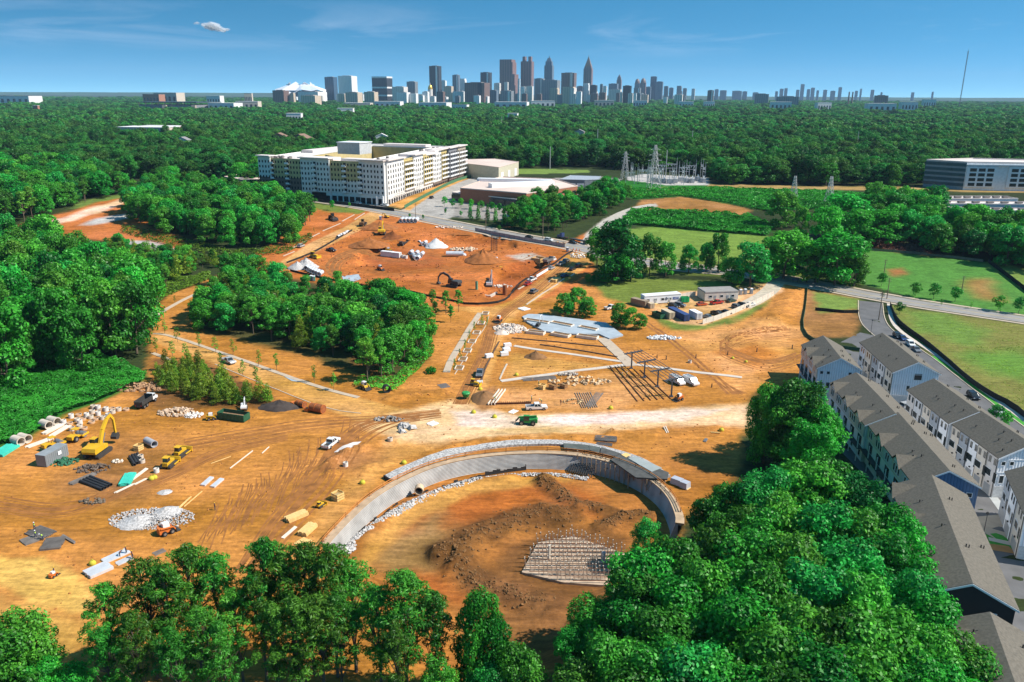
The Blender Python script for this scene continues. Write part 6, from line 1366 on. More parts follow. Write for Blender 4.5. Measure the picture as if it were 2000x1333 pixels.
for u, v, u2, v2, b, l in [(1316, 601, 1326, 604, (suv, 'black'), 'black suv beside the white office trailer'), (1328, 599, 1338, 601, (suv, 'grey'), 'grey suv second beside the white office trailer'), (1371, 597, 1380, 596, (car, 'orange'), 'small orange car left of the red pickup'), (1400, 594, 1411, 592, (pickup, 'red'), 'red pickup before the double trailer'), (1428, 590, 1438, 588, (car, 'green'), 'dark green car at the end of the double trailer'),
        (1440, 603, 1450, 606, (suv, 'grey'), 'grey suv in the row along the white fence, upper group'), (1451, 600, 1461, 602, (suv, 'black'), 'black suv in the row along the white fence, upper group'), (1466, 597, 1476, 595, (car, 'white'), 'white car uppermost along the white fence'), (1402, 616, 1413, 619, (pickup, 'black'), 'black pickup in the lower group along the white fence'), (1418, 613, 1429, 616, (car, 'black'), 'black car right of the black pickup along the fence'), (1383, 622, 1393, 625, (car, 'grey'), 'grey car at the lower end of the white fence')]: V(b, u, v, u2, v2, l)
V((van, 'white'), 1322, 749, 1334, 755, 'white van with roof rack, left of the pair by the steel frame'); V((van, 'white'), 1349, 750, 1361, 756, 'white van with roof rack, right of the pair by the steel frame')
for u, v, b, l in [(1752, 660, (suv, 'black'), 'black suv parked highest along the townhouse street'), (1763, 664, (car, 'blue'), 'blue car second along the townhouse street'), (1778, 676, (suv, 'white'), 'white suv parked along the townhouse street'), (1789, 686, (car, 'grey'), 'grey car lowest of the parked group along the street'), (1900, 778, (suv, 'black'), 'black suv on the driveway behind the right row'), (1950, 808, (car, 'white'), 'white car on the driveway by the bushy trees')]: V(b, u, v, u + 10, v + 8, l)
V((suv, 'silver'), 1772, 797, 1790, 794, 'silver suv parked between the townhouse gables'); V((suv, 'red'), 1845, 371, 1857, 371, 'red suv before the modern grey apartments'); V((car, 'white'), 1836, 371, 1846, 371, 'white car before the modern grey apartments')
V((truck_tractor,), 1098, 466, 1080, 462, 'blue truck tractor standing at the junction'); V((semi_trailer,), 1132, 474, 1108, 467, 'long dark flatbed trailer behind the blue truck')
V((excavator, 'yellow', 'up'), 192, 888, 215, 872, 'large yellow excavator with raised boom on the storage yard', None, 1.25); V((excavator, 'yellow', 'tuck'), 746, 458, 754, 440, 'yellow excavator beside the dark soil mound', None, 1.3); V((excavator, 'black', 'reach'), 886, 560, 862, 556, 'black and yellow excavator reaching left at the lower pit', None, 1.25)
V((excavator, 'white', 'tuck'), 477, 800, 481, 786, 'small white excavator behind the green dumpster', None, .55); V((excavator, 'black', 'tuck'), 956, 556, 962, 548, 'dark excavator beside the pile driver mast', None, .8); V((excavator, 'yellow', 'reach'), 755, 426, 745, 424, 'small excavator by the blue toilet near the road', None, .6)
V((bulldozer,), 330, 911, 345, 898, 'yellow bulldozer, lower of two at the yard centre'); V((bulldozer,), 353, 890, 368, 879, 'yellow bulldozer, upper of two at the yard centre'); V((bulldozer,), 614, 504, 628, 506, 'yellow bulldozer by the upper dirt road', None, 1.15); V((bulldozer,), 927, 753, 936, 754, 'yellow tracked machine below the grey pickup', None, .75); V((bulldozer,), 626, 990, 636, 984, 'small yellow machine near the wall fence', None, .5)
V((loader, 'brown'), 650, 430, 662, 436, 'brown wheel loader on the bare slope by the wood', None, 1.3); V((loader, 'brown'), 709, 441, 718, 430, 'brown wheel loader with raised dark bucket near the mound', None, 1.2); V((loader, 'yellow'), 978, 533, 964, 536, 'yellow wheel loader with dark drum in the lower pit', None, .9)
V((roller,), 150, 859, 168, 849, 'yellow drum roller near the concrete rings', None, 1.05); V((roller,), 103, 875, 122, 868, 'yellow drum roller behind the grey container', None, 1.0)
V((skid_steer, 'orange'), 326, 1042, 341, 1036, 'orange and white skid steer below the white stone heap', None, 1.15); V((skid_steer, 'yellow'), 712, 760, 722, 764, 'yellow skid steer carrying pallets at the wood corner', None, 1.1); V((skid_steer, 'orange'), 974, 629, 968, 634, 'orange skid steer at the dirt junction'); V((skid_steer, 'orange'), 1326, 782, 1314, 786, 'orange lift machine at the foot of the steel frame', None, .95); V((skid_steer, 'yellow'), 413, 820, 422, 819, 'dark yellow skid steer left of the green dumpster', None, .9)
V((skid_steer, 'orange'), 970, 510, 976, 506, 'pale machine beside the red soil pile', None, .9); V((skid_steer, 'yellow'), 759, 492, 766, 492, 'dark machine behind the white boxes on the upper site'); V((skid_steer, 'orange'), 743, 528, 752, 530, 'machine above the wood edge on the upper site'); V((skid_steer, 'orange'), 105, 1127, 112, 1122, 'small orange machine by the tools at lower left', None, .55)
V((telehandler,), 1030, 829, 1008, 828, 'green telehandler with forks on the gravel track')
V((dump_truck, 'white', 'dark'), 286, 791, 304, 779, 'white cab dump truck at the edge of the kudzu'); V((dump_truck, 'black', 'dark'), 792, 479, 799, 470, 'dark dump truck beside the soil mound', None, .95); V((dump_truck, 'white', 'steel'), 1073, 514, 1084, 506, 'white concrete truck behind the fence of the site road', None, 1.1)
V((container, 6.1, 'grey'), 104, 900, 124, 889, 'grey storage container with a paper notice on the yard', None, 1.1)
l_, r_ = at(104, 900, 124, 889); q = MB().box((.6, -1.38, 1.7), (.9, .05, .8)).build('paper_notice', TRIM, PROTO[('container', 6.1, 'grey')])
V((container, 6.1, 'tan'), 1304, 620, 1318, 627, 'tan storage container by the office lot'); V((container, 12.2, 'navy'), 1325, 620, 1350, 633, 'long navy storage container by the office lot'); V((container, 6.1, 'white'), 1358, 621, 1371, 628, 'white storage box right of the navy container'); V((container, 7.5, 'brown'), 1249, 597, 1267, 602, 'brown container left of the white office trailer'); V((container, 3.0, 'tan'), 1271, 602, 1279, 606, 'small tan shed box below the brown container', None, .8)
V((container, 6.1, 'white'), 756, 501, 772, 503, 'white box container on the upper site, left of two'); V((container, 6.1, 'white'), 772, 503, 788, 505, 'white box container on the upper site, right of two')
V((dumpster, 7.0, 2.4, 1.6, 'dark'), 457, 819, 480, 822, 'long dark green open dumpster below the young pines', None, 1.15); V((dumpster, 5.5, 2.3, 1.7, 'dark'), 1286, 620, 1297, 625, 'dark green dumpster beside the tan container'); V((dumpster, 2.4, 1.8, 1.5, 'green'), 1337, 590, 1345, 590, 'bright green bin between the two office trailers', None, 1.3)
for c, u, v, l in [('blue', 743, 430, 'blue portable toilet near the paved road'), ('blue', 742, 491, 'blue and white portable toilet above the white boxes'), ('green', 608, 548, 'green portable toilet left of two behind the wood'), ('green', 613, 549, 'green portable toilet right of two behind the wood'), ('grey', 1446, 576, 'grey portable toilet nearest the double trailer'), ('grey', 1455, 575, 'grey portable toilet in the middle of the three'), ('grey', 1467, 574, 'grey portable toilet farthest from the double trailer'), ('blue', 1108, 492, 'dark blue portable toilet at the site entrance')]: V((porta_toilet, c), u, v, u + 8, v, l)
RG = [(935, 275), (985, 285), (1020, 300), (1065, 303), (1125, 290), (1190, 300), (1265, 297), (925, 325), (985, 345), (1130, 325), (715, 372), (790, 352), (870, 362), (832, 392), (910, 378), (960, 392), (1030, 385), (1085, 365), (775, 407), (802, 432), (700, 438), (640, 432), (920, 425), (800, 472), (845, 487), (722, 497)]
for i, (x, y) in enumerate(RG): V((manhole_ring, (i * 7 + i // 3) % 3), x / 5.128, 744 + y / 5.128, x / 5.128 + 9, 744 + y / 5.128, 'concrete manhole ring in the stock along the kudzu edge', 'concrete rings along the kudzu edge', 1.0)
for u, v, l in [(306, 923, 'brown concrete ring lying right of the white planks'), (275, 895, 'pale ring beside the black pipes, upper'), (278, 904, 'pale ring beside the black pipes, lower'), (762, 861, 'lone concrete ring on the track fork'), (1141, 996, 'white rimmed ring on the pit floor'), (675, 911, 'manhole ring in the brown hollow'), (1347, 709, 'white manhole rim on the bare slope')]: V((manhole_ring, 0 if v < 905 else 1), u, v, u + 9, v, l, None, .9) if v != 996 else place((manhole_ring, 1), tuple(plane(1141, 996, PIT_Z + .1)), 0, l)
for u, v, u2, v2, r, L, k, l in [(90, 836, 101, 840, 1.05, 2.9, 'conc', 'tan concrete pipe, lower of the upper pair by the kudzu'), (105, 829, 116, 832, 1.05, 2.9, 'conc', 'tan concrete pipe, upper of the upper pair by the kudzu'), (35, 868, 46, 872, 1.05, 2.9, 'conc', 'concrete pipe, left of the pair above the teal bundle'), (48, 863, 58, 866, 1.05, 2.9, 'conc', 'concrete pipe, right of the pair above the teal bundle'), (294, 870, 304, 875, .85, 3.6, 'grey', 'thick grey pipe section right of the excavator'), (755, 766, 760, 771, 1.1, 1.4, 'black', 'short black culvert section at the wood corner'), (888, 501, 900, 501, 1.3, 8.5, 'white', 'long white pipe in the middle of the upper pit'), (905, 505, 909, 501, 1.2, 2.5, 'white', 'short white pipe beside the long one')]: V((big_pipe, r, L, k), u, v, u2, v2, l)
for i in range(5): V((big_pipe, 1.25, 7.0, 'white'), 785 + i * 7, 434, 790 + i * 7, 427, 'white steel pipe in the row of five by the road', 'row of five white pipes')
for i, (u, v) in enumerate([(803, 497), (808, 502), (814, 498), (819, 503), (824, 500), (811, 507), (817, 507)]): V((big_pipe, 1.0, 4.5, 'white'), u, v, u + 4, v + (5 if i % 2 else -5), 'white pipe in the loose heap right of the boxes', 'loose heap of white pipes')
for i, (u, v) in enumerate([(600, 526), (605, 529), (610, 532), (615, 534), (620, 536), (626, 538)]): V((big_pipe, 1.0, 4.5, 'white'), u, v, u + 5, v - 5, 'white pipe in the stack by the grey gravel heaps', 'stack of white pipes by the gravel')
for i, (u, v) in enumerate([(662, 464), (667, 461), (672, 459), (677, 456)]): V((big_pipe, .7, 4.5, 'white'), u, v, u + 6, v - 4, 'white pipe lying on the black fence line', 'white pipes along the fence')
for i, (u, v) in enumerate([(820, 476), (825, 480), (830, 477), (834, 481)]): V((big_pipe, .9, 3.0, 'white'), u, v, u + 5, v + (4 if i % 2 else -3), 'short white pipe left of the white gravel heap', 'short white pipes by the gravel heap')
for i, (u, v) in enumerate([(787, 504), (793, 505)]): V((manhole_ring, 1), u, v, u + 9, v, 'white ring between the white boxes and pipes', 'white rings on the upper site', 1.3)
for u, v, v_ in [(258, 902, 0), (263, 899, 0), (268, 898, 0), (273, 896, 0)]: V((big_pipe, .32, 5.2, 'black'), u, v, u + 7, v + 12, 'black plastic pipe in the group below the crate', 'black pipes below the crate')
for i in range(4): V((big_pipe, .32, 7.5, 'black'), 178 + i * 6, 950 - i * 3, 198 + i * 6, 958 - i * 3, 'black plastic pipe in the bundle on the dark soil', 'black pipe bundle on dark soil')
for u, v, l in [(1009, 734, 'inside the triangle of pale paths'), (925, 807, 'at the kerb beside the gravel track'), (966, 816, 'below the rebar line, beside the track'), (1193, 799, 'right of the rebar heap'), (938, 762, 'beside the white stack at the soil swirl'), (181, 1103, 'left of the light metal panels'), (296, 937, 'right of the white planks'), (302, 935, 'at the end of the white planks'), (708, 945, 'left of the outer wall end'), (789, 906, 'above the outer gravel wall'), (1409, 842, 'beside the scattered boards at right'), (1431, 701, 'on the bare slope, upper'), (1457, 708, 'on the bare slope, lower')]: V((work_bag,), u, v, u + 5, v, 'yellow bulk bag ' + l, None, 1.0 if v > 720 else .8)
for u, v, ps, l in [(968, 784, 'bend', 'person in lime vest bending at the formwork corner'), (1038, 785, 'stand', 'person in lime vest standing above the white pickup, left'), (1058, 789, 'bend', 'person in lime vest bending above the white pickup, right'), (1052, 755, 'stand', 'person in lime vest beside the wooden boxes'), (1215, 739, 'stand', 'person in lime vest at the rebar trench, left of two'), (1224, 737, 'stand', 'person in lime vest at the rebar trench, right of two'), (68, 1036, 'stand', 'person in lime vest behind the rebar mats'), (85, 1056, 'bend', 'person in lime vest bending over the rebar mats'), (70, 1052, 'stand', 'person in lime vest standing on the left rebar mat')]: V((worker, ps, 'lime'), u, v, u + (6 if ps == 'stand' else -6), v, l)
for u, v, ps, l in [(420, 997, 'stand', 'person walking alone on the orange yard'), (234, 1089, 'bend', 'person in orange vest bending over the light panels'), (247, 1083, 'stand', 'person in white helmet at the end of the light panels'), (259, 1092, 'stand', 'person standing beside the pine tops and panels'), (1095, 792, 'stand', 'person standing right of the white pickup'), (107, 1125, 'stand', 'person beside the tools at lower left')]: V((worker, ps, 'orange'), u, v, u + 6, v - 2, l)
# piles and heaps
pile('gravel_pile', 'large heap of white crushed stone on the yard, right lobe', 325, 1003, 3.6, 3.0, 1.3, STONEW, .3, seed=1); pile('gravel_pile', 'large heap of white crushed stone on the yard, left lobe', 272, 1020, 4.6, 3.4, 1.3, STONEW, .4, seed=2)
pile('gravel_pile', 'small patch of white stone above the large heap', 322, 962, 1.8, 1.4, .35, STONEW, seed=3); rubble('crushed_stone', 'loose white stones around the large stone heap', 297, 1014, 8.5, 4.5, 1100, .28, STONEW, .9, 5)
pile('soil_pile', 'dark red soil mound beside the yellow excavator', 767, 472, 10, 8, 5.2, mat('dark red soil', (.20, .062, .016), .95, var=.25), seed=4); pile('soil_pile', 'broad red soil mound left of the dark one', 722, 480, 11, 8, 4.0, DIRTP, seed=5); pile('soil_pile', 'red soil pile in the middle of the upper pit', 944, 509, 10, 8, 5.0, DIRTP, seed=6); pile('soil_pile', 'red soil mound behind the brown loader', 742, 446, 12, 7, 3.5, DIRTP, seed=16)
pile('soil_pile', 'pile of black soil below the young pines', 546, 796, 6.2, 3.6, 2.0, DKSOIL, seed=7); pile('soil_pile', 'small dark soil pile inside the plaza triangle', 1046, 698, 4, 3, 2.0, mat('brown pile soil', (.20, .10, .04), .95, var=.3), seed=8); pile('soil_pile', 'brown soil bank beside the formwork corner', 945, 778, 4, 6, 1.8, mat('brown pile soil', (.2, .1, .04)), seed=9)
pile('gravel_pile', 'grey gravel heap, left of two by the white pipe stack', 581, 524, 5, 4, 3, STONEW, seed=10); pile('gravel_pile', 'grey gravel heap, right of two by the white pipe stack', 598, 521, 6, 5, 4, STONEW, seed=11); pile('gravel_pile', 'smooth white gravel heap on the upper site', 852, 482, 6.5, 5, 4.5, mat('smooth white stone', (.62, .60, .58), .9), seed=12, rough=.1)
pile('rubble_pile', 'pile of broken pale concrete at the dirt junction', 994, 645, 5, 4.5, 1.2, STONEW, seed=13); rubble('broken_concrete', 'broken concrete slabs strewn over the junction pile', 996, 643, 6, 6, 240, .9, mat('broken concrete', (.58, .48, .40), .9, var=.25), 1.6, 14); pile('rubble_pile', 'small heap of pale rubble below the junction pile', 981, 651, 3.2, 2.6, 1.2, mat('pinkish rubble', (.62, .5, .42), .9, var=.3), seed=15)
for u, v, rx, ry, n, s, c, l, sd in [(346, 806, 5, 3, 140, .7, (.50, .36, .25), 'heap of broken pipe pieces below the young pines', 21), (378, 812, 2.6, 1.8, 60, .55, (.62, .58, .54), 'pale rubble beside the broken pipe heap', 22), (181, 917, 4, 2.6, 90, .6, (.12, .09, .07), 'dark scrap heap above the black pipe bundle', 23), (230, 902, 1.2, 1, 30, .4, (.6, .52, .42), 'little heap of pale blocks', 24), (181, 980, 2.6, 1.5, 50, .5, (.14, .11, .08), 'small dark scrap heap on the yard', 25), (125, 903, 3.2, 2.2, 90, .6, (.03, .13, .07), 'crumpled dark green netting beside the container', 26),
        (906, 488, 7, 4, 90, 1.2, (.55, .42, .3), 'loose timber and blocks in the upper pit', 27), (1120, 785, 3, 2, 40, .5, (.5, .35, .18), 'wood scraps right of the formwork', 28), (1130, 745, 10, 4, 90, .8, (.56, .40, .24), 'scattered boards and stones below the pale path', 29), (1110, 732, 3, 1.5, 40, .7, (.42, .36, .30), 'dark stones along the pale path', 30), (982, 560, 5, 2, 50, .8, (.66, .6, .52), 'white bags in the lower pit', 31), (1295, 661, 6, 2.4, 120, .8, (.64, .63, .62), 'pile of white stone blocks above the steel frame', 32), (272, 757, 9, 4, 160, .8, (.33, .19, .10), 'brush and debris along the kudzu corner', 33), (1090, 476, 6, 2, 30, .8, (.4, .25, .14), 'debris by the chain link fence', 34), (1128, 500, 4, 6, 60, .8, (.62, .55, .48), 'white blocks along the site road fence', 35), (790, 838, 2.2, 2.6, 16, 1.3, (.40, .38, .36), 'grey concrete blocks stacked at the track fork', 36), (760, 820, 4, 1.6, 40, .7, (.24, .22, .2), 'grey scrap and tools at the track fork', 37), (880, 445, 9, 3, 50, .9, (.6, .5, .42), 'pale debris along the road edge of the upper site', 38)]:
    rubble('rubble' if 'rubble' in l else 'scrap_heap', l, u, v, rx, ry, n, s, mat('heap %d' % sd, c, .9, var=.4, scale=1.5), .8, sd)
# boards, rebar, panels
RBR = mat('rebar grey', (.20, .175, .155), .7, .2, var=.25)
for p0, p1, n, wd, sz, M, ly, l, nm in [((86, 849), (121, 831), 4, 1.6, .22, PLANK, 2, 'stack of white planks below the upper concrete pipes', 'plank_stack'), ((99, 853), (135, 832), 4, 1.8, .2, PLANK, 1, 'loose white planks right of the plank stack', 'plank_stack'), ((52, 875), (101, 857), 5, 1.8, .22, PLANK, 1, 'long white planks fanned out on the yard edge', 'plank_stack'), ((-6, 893), (27, 872), 7, 3.4, .32, TEAL, 2, 'teal pipe bundle at the left edge', 'pipe_bundle'), ((243, 950), (256, 928), 7, 2.4, .3, TEAL, 2, 'teal pipe bundle standing across the yard centre', 'pipe_bundle'), ((258, 938), (287, 916), 3, .9, .2, PLANK, 1, 'white planks right of the teal bundle', 'plank_stack'), ((225, 964), (262, 946), 2, .5, .2, PLANK, 1, 'two white planks below the teal bundle', 'plank_stack'), ((262, 948), (286, 936), 2, .5, .2, PLANK, 1, 'white planks leading to the yellow bags', 'plank_stack'),
        ((137, 947), (185, 927), 6, 1.6, .14, RBR, 2, 'rebar bundle across the dark soil', 'rebar_bundle'), ((63, 1036), (96, 1048), 16, 3.4, .12, RBR, 2, 'rebar mat, upper of three at lower left', 'rebar_bundle'), ((44, 1062), (72, 1052), 14, 3.0, .12, RBR, 2, 'rebar mat, left of three at lower left', 'rebar_bundle'), ((84, 1066), (124, 1062), 16, 4.2, .12, RBR, 3, 'rebar mat, right of three at lower left', 'rebar_bundle'), ((122, 1048), (146, 1062), 2, .5, .3, RBR, 1, 'two steel beams right of the rebar mats', 'steel_beam_pair'),
        ((203, 1098), (250, 1077), 7, 2.0, .26, PIPEW, 1, 'light metal panels, upper strip by the pines', 'panel_stack'), ((170, 1126), (215, 1106), 9, 3.0, .26, PIPEW, 2, 'light metal panels, lower stack by the pines', 'panel_stack'), ((228, 1103), (258, 1090), 4, 1.6, .2, PIPEW, 1, 'light metal panels between strip and stack', 'panel_stack'), ((300, 1084), (322, 1075), 5, 1.6, .12, RBR, 1, 'dark bars behind the pine tops', 'rebar_bundle'),
        ((396, 950), (414, 934), 3, 1.1, .35, PIPEW, 1, 'steel channels, left of two lying on the yard', 'steel_channel_pair'), ((415, 953), (434, 937), 3, 1.1, .35, PIPEW, 1, 'steel channels, right of two lying on the yard', 'steel_channel_pair'), ((560, 1020), (598, 1004), 6, 1.8, .26, LUM, 3, 'yellow lumber stack, upper near the rail', 'lumber_stack'), ((590, 1048), (612, 1028), 6, 2.0, .26, LUM, 3, 'yellow lumber stack, middle near the rail', 'lumber_stack'), ((582, 1066), (602, 1054), 7, 2.4, .16, LUM, 1, 'spread yellow boards above the pines', 'lumber_stack'), ((552, 1052), (578, 1030), 3, .8, .16, PLANK, 1, 'pale boards left of the lumber', 'plank_stack'), ((1080, 552), (1090, 546), 6, 2.6, .5, LUM, 2, 'yellow lumber stack on the site road', 'lumber_stack'),
        ((450, 915), (495, 881), 1, .2, .18, PLANK, 1, 'long white board line on the yard', 'board'), ((512, 886), (526, 874), 1, .2, .18, PLANK, 1, 'short white board right of the long line', 'board'), ((413, 906), (452, 892), 1, .2, .12, LUM, 1, 'thin yellow stick left of the white line', 'board'), ((360, 990), (396, 960), 1, .25, .15, LUM, 1, 'yellow board line by the stone heap', 'board'), ((330, 1012), (372, 972), 2, .5, .15, LUM, 1, 'yellow boards along the stone heap', 'board'),
        ((1138, 768), (1152, 798), 8, 5.0, .16, RBR, 1, 'dark rebar heap above the gravel track', 'rebar_bundle'), ((1150, 795), (1172, 768), 6, 2.4, .16, RBR, 1, 'rebar heap crossing the dark one', 'rebar_bundle'), ((1162, 855), (1204, 862), 10, 3.2, .15, RBR, 2, 'dark bar stack above the pit deck', 'rebar_bundle'), ((1165, 866), (1196, 870), 6, 1.8, .12, STEEL, 1, 'grey bars below the dark bar stack', 'rebar_bundle'), ((1020, 742), (1085, 738), 10, 3.2, .14, RBR, 1, 'long rebar spread under the pale path', 'rebar_bundle'),
        ((838, 831), (852, 826), 5, 2.4, .25, TRIM, 1, 'white panels on the gravel track', 'panel_stack'), ((997, 808), (1008, 802), 4, 2.0, .18, TRIM, 1, 'white plates left of the white pickup', 'panel_stack'), ((858, 756), (876, 753), 8, 3.6, .15, STEEL, 1, 'grey ribbed plates at the wood corner', 'panel_stack'), ((931, 747), (943, 747), 4, 2.0, .3, TRIM, 1, 'white pipes beside the tracked machine', 'pipe_bundle'), ((1017, 606), (1030, 603), 6, 4.0, .4, TRIM, 1, 'white rods on the slope below the kerb', 'pipe_bundle'), ((1376, 864), (1380, 858), 3, .8, .2, STEEL, 1, 'grey plates on the shaded soil at right', 'panel_stack'), ((1290, 600), (1308, 598), 3, 1.2, .2, LUM, 1, 'boards in front of the office trailer', 'board'),
        ((1388, 845), (1406, 847), 2, .8, .16, LUM, 1, 'brown boards beside the yellow bag at right', 'board'), ((1298, 835), (1304, 846), 2, 1.0, .2, PLANK, 1, 'broken boards on the soil right of the track', 'board')]:
    bundle(nm, l, nm.replace('_', ' '), p0, p1, n, wd, sz, M, ly, 'board' if M in (LUM, PLANK) else 'bar', .03, n)
for u, v, l, s in [(991, 678, 'upper', 1), (989, 687, 'middle', 1), (985, 695, 'lower', 1), (955, 699, 'left', 1.1)]:
    loc, rz = at(u, v, u + 8, v - 1); t = thing('wrapped_pallet', 'white wrapped pallet beside the dirt road, %s of four' % l, 'pallet', loc, rz); MB().box((0, 0, .75), (2.6, 1.5, 1.1), taper=.95).build('wrapped_load', TRIM, t); MB().box((0, 0, .1), (2.5, 1.4, .18)).build('pallet_base', LUM, t)
for u, v, l in [(1322, 946, 'larger'), (1338, 953, 'smaller')]:
    loc, rz = at(u, v, u + 8, v + 3); t = thing('wrapped_pallet', 'grey plastic wrapped bale in the tree shade, %s of two' % l, 'pallet', loc, rz); MB().box((0, 0, .8), (2.6 if l == 'larger' else 1.7, 1.8, 1.3), taper=.9).build('wrapped_load', mat('grey wrap', (.38, .40, .45), .35), t); MB().box((0, 0, .08), (2.0, 1.5, .16)).build('pallet_base', LUM, t)
for u, v, s, M, l in [(271, 879, 1.6, LUM, 'slatted wooden crate beside the grey pipe'), (660, 975, 1.9, LUM, 'pale wooden crate near the rail'), (1059, 760, 1.7, LUM, 'open timber box, left of three under the pale path'), (1080, 760, 1.8, mat('brown timber', (.26, .14, .06), .85), 'brown timber box, middle of three under the pale path'), (1101, 758, 1.7, mat('brown timber', (.26, .14, .06)), 'brown timber box, right of three under the pale path'), (1051, 518, 5.0, mat('tray timber', (.50, .30, .12), .8), 'large tilted wooden tray behind the site road')]:
    loc, rz = at(u, v, u + 6, v - 3); t = thing('wooden_crate', l, 'crate', loc, rz); b = MB()
    for k in range(3):
        z = .2 + k * s * .3
        for sg in (-1, 1): b.box((0, sg * s / 2, z), (s, .08, s * .22)); b.box((sg * s / 2, 0, z), (.08, s, s * .22))
    b.build('slat_side', M, t); MB().box((0, 0, s * .3), (s * .85, s * .85, s * .5)).build('inner_load', mat('crate inside', (.35, .25, .12), .9), t)
for u, v, u2, v2, r, L, l in [(588, 794, 598, 798, .8, 3.2, 'rusty orange tank, left of two below the road'), (620, 805, 636, 808, 1.15, 4.2, 'large rusty brown tank, right of two below the road')]:
    loc, rz = at(u, v, u2, v2); t = thing('steel_tank', l, 'tank', loc, rz); MB().tube((-L / 2, 0, r), (L / 2, 0, r), r, n=20).build('tank_shell', mat('rusty steel', (.30, .10, .035), .8, .2, var=.35, scale=2), t); k = MB(); [k.ring((x, 0, r), (x + .12, 0, r), r + .06, r - .05, 20) for x in (-L / 2, -.3, L / 2 - .12)]; k.build('hoop', ORG, t); MB().box((-L / 2 - .8, -.6, .45), (1.3, 1.1, .9)).build('orange_box', ORG, t)
loc, rz = at(910, 779, 920, 778); t = thing('concrete_mixer', 'green concrete bucket mixer standing by the kerb corner', 'mixer', loc); MB().tube((0, 0, .5), (0, 0, 1.7), .7, 1.25, 14).build('drum', GRN, t); MB().tube((0, 0, 1.7), (0, 0, 2.0), 1.25, 1.0, 14).build('drum_top', GRN, t); k = MB(); [k.beam((math.cos(a) * .9, math.sin(a) * .9, 0), (math.cos(a) * .5, math.sin(a) * .5, .9), .1) for a in (0, 2.1, 4.2)]; k.beam((-.8, .5, 1.8), (-.8, .8, 3.4), .1); k.build('stand', DSTEEL, t)
loc, rz = at(1051, 640, 1060, 634); t = thing('concrete_pump', 'small dark concrete pump with white hose on the grey slab', 'pump', (loc[0], loc[1], loc[2] + .55), rz); MB().box((0, 0, .7), (2.6, 1.2, .9), taper=.85).build('pump_body', DSTEEL, t); h = MB(); pts = [(1, 0, 1), (1.8, 0, 3.2), (3.0, 0, 3.6), (4.0, 0, 2.0), (4.6, 0, .3)]; [h.tube(a, b, .12, n=7) for a, b in zip(pts[:-1], pts[1:])]; h.build('hose', TRIM, t); wheels(t, (-.7,), .6, .3, .2)
loc, rz = at(955, 560); t = thing('pile_driver', 'pile driver with tall white mast in the lower pit', 'pile driver', loc); track_pair(t, 3.4, .9, .5, .8); MB().box((0, 0, 1.4), (2.4, 1.8, 1.2)).build('body', paint('white'), t); k = MB(); k.beam((1.2, 0, .5), (1.2, 0, 7.5), .5); k.beam((0, 0, 2), (1.2, 0, 5), .2); k.build('mast', TRIM, t)
loc, rz = at(931, 566); t = thing('steel_casing', 'green upright casing left of the pile driver', 'casing', loc); MB().ring((0, 0, 0), (0, 0, 3.6), .55, .45, 14).build('tube_wall', mat('dull green', (.10, .26, .17), .6), t)
loc, rz = at(986, 576); t = thing('steel_casing', 'rusty upright tank at the black fence corner', 'casing', loc); MB().tube((0, 0, 0), (0, 0, 4.2), 1.0, n=14).build('tube_wall', MATS['rusty steel'], t)
loc, rz = at(965, 492); t = thing('rebar_cage', 'dark upright rebar cage in the upper pit', 'rebar cage', loc); k = MB()
for i in range(10): a = i * .628; k.beam((1.6 * math.cos(a), 1.2 * math.sin(a), 0), (1.6 * math.cos(a), 1.2 * math.sin(a), 8.5), .14)
for z in range(1, 9): k.ring((0, 0, z), (0, 0, z + .12), 1.6, 1.5, 12)
k.build('cage_bars', DSTEEL, t)
for u, v, u2, v2, l in [(963, 578, 975, 570, 'white concrete footing corner in the lower pit')]:
    loc, rz = at(u, v, u2, v2); t = thing('concrete_footing', l, 'footing', loc, rz); MB().box((0, 0, .4), (7, 1.0, .9)).build('long_wall', WHITEC, t); MB().box((-3.2, 2.8, .4), (.9, 4.6, .9)).build('short_wall', WHITEC, t)
for u, v in [(1120, 489), (1126, 490), (1132, 491), (1124, 494)]:
    loc, _ = at(u, v); t = thing('traffic_barrel', 'orange traffic barrel at the site entrance', 'traffic barrel', loc, 0, 'orange barrels at the entrance'); MB().tube((0, 0, 0), (0, 0, 1.1), .32, .24, 10).build('barrel', ORG, t); k = MB(); [k.ring((0, 0, z), (0, 0, z + .14), .31 - z * .06, .2, 10) for z in (.35, .75)]; k.build('white_band', TRIM, t)
for i in range(9):
    s = i / 8; loc, rz = at(1049 + 26 * s, 541 - 16 * s, 1053 + 26 * s, 538.5 - 16 * s); t = thing('road_barrier', 'white barrier block in the row along the site road', 'barrier', loc, rz, 'white barriers along the site road'); MB().side([(-.9, 0), (.9, 0), (.9, .95), (-.9, .95)], -.18, .18).build('block', TRIM, t); MB().box((0, 0, .06), (1.8, .6, .14)).build('foot', TRIM, t)
for u, v, h in [(1359, 700, 1.3), (1301, 703, 1.4), (1421, 694, 1.3), (1478, 688, 1.5), (1547, 682, 1.5), (1390, 757, 1.2), (1283, 700, 1.2)]:
    post('marker_post', 'black stand pipe marker on the bare brown slope', 'marker post', u, v, h, .22, DSTEEL, 'black markers on the bare slope')
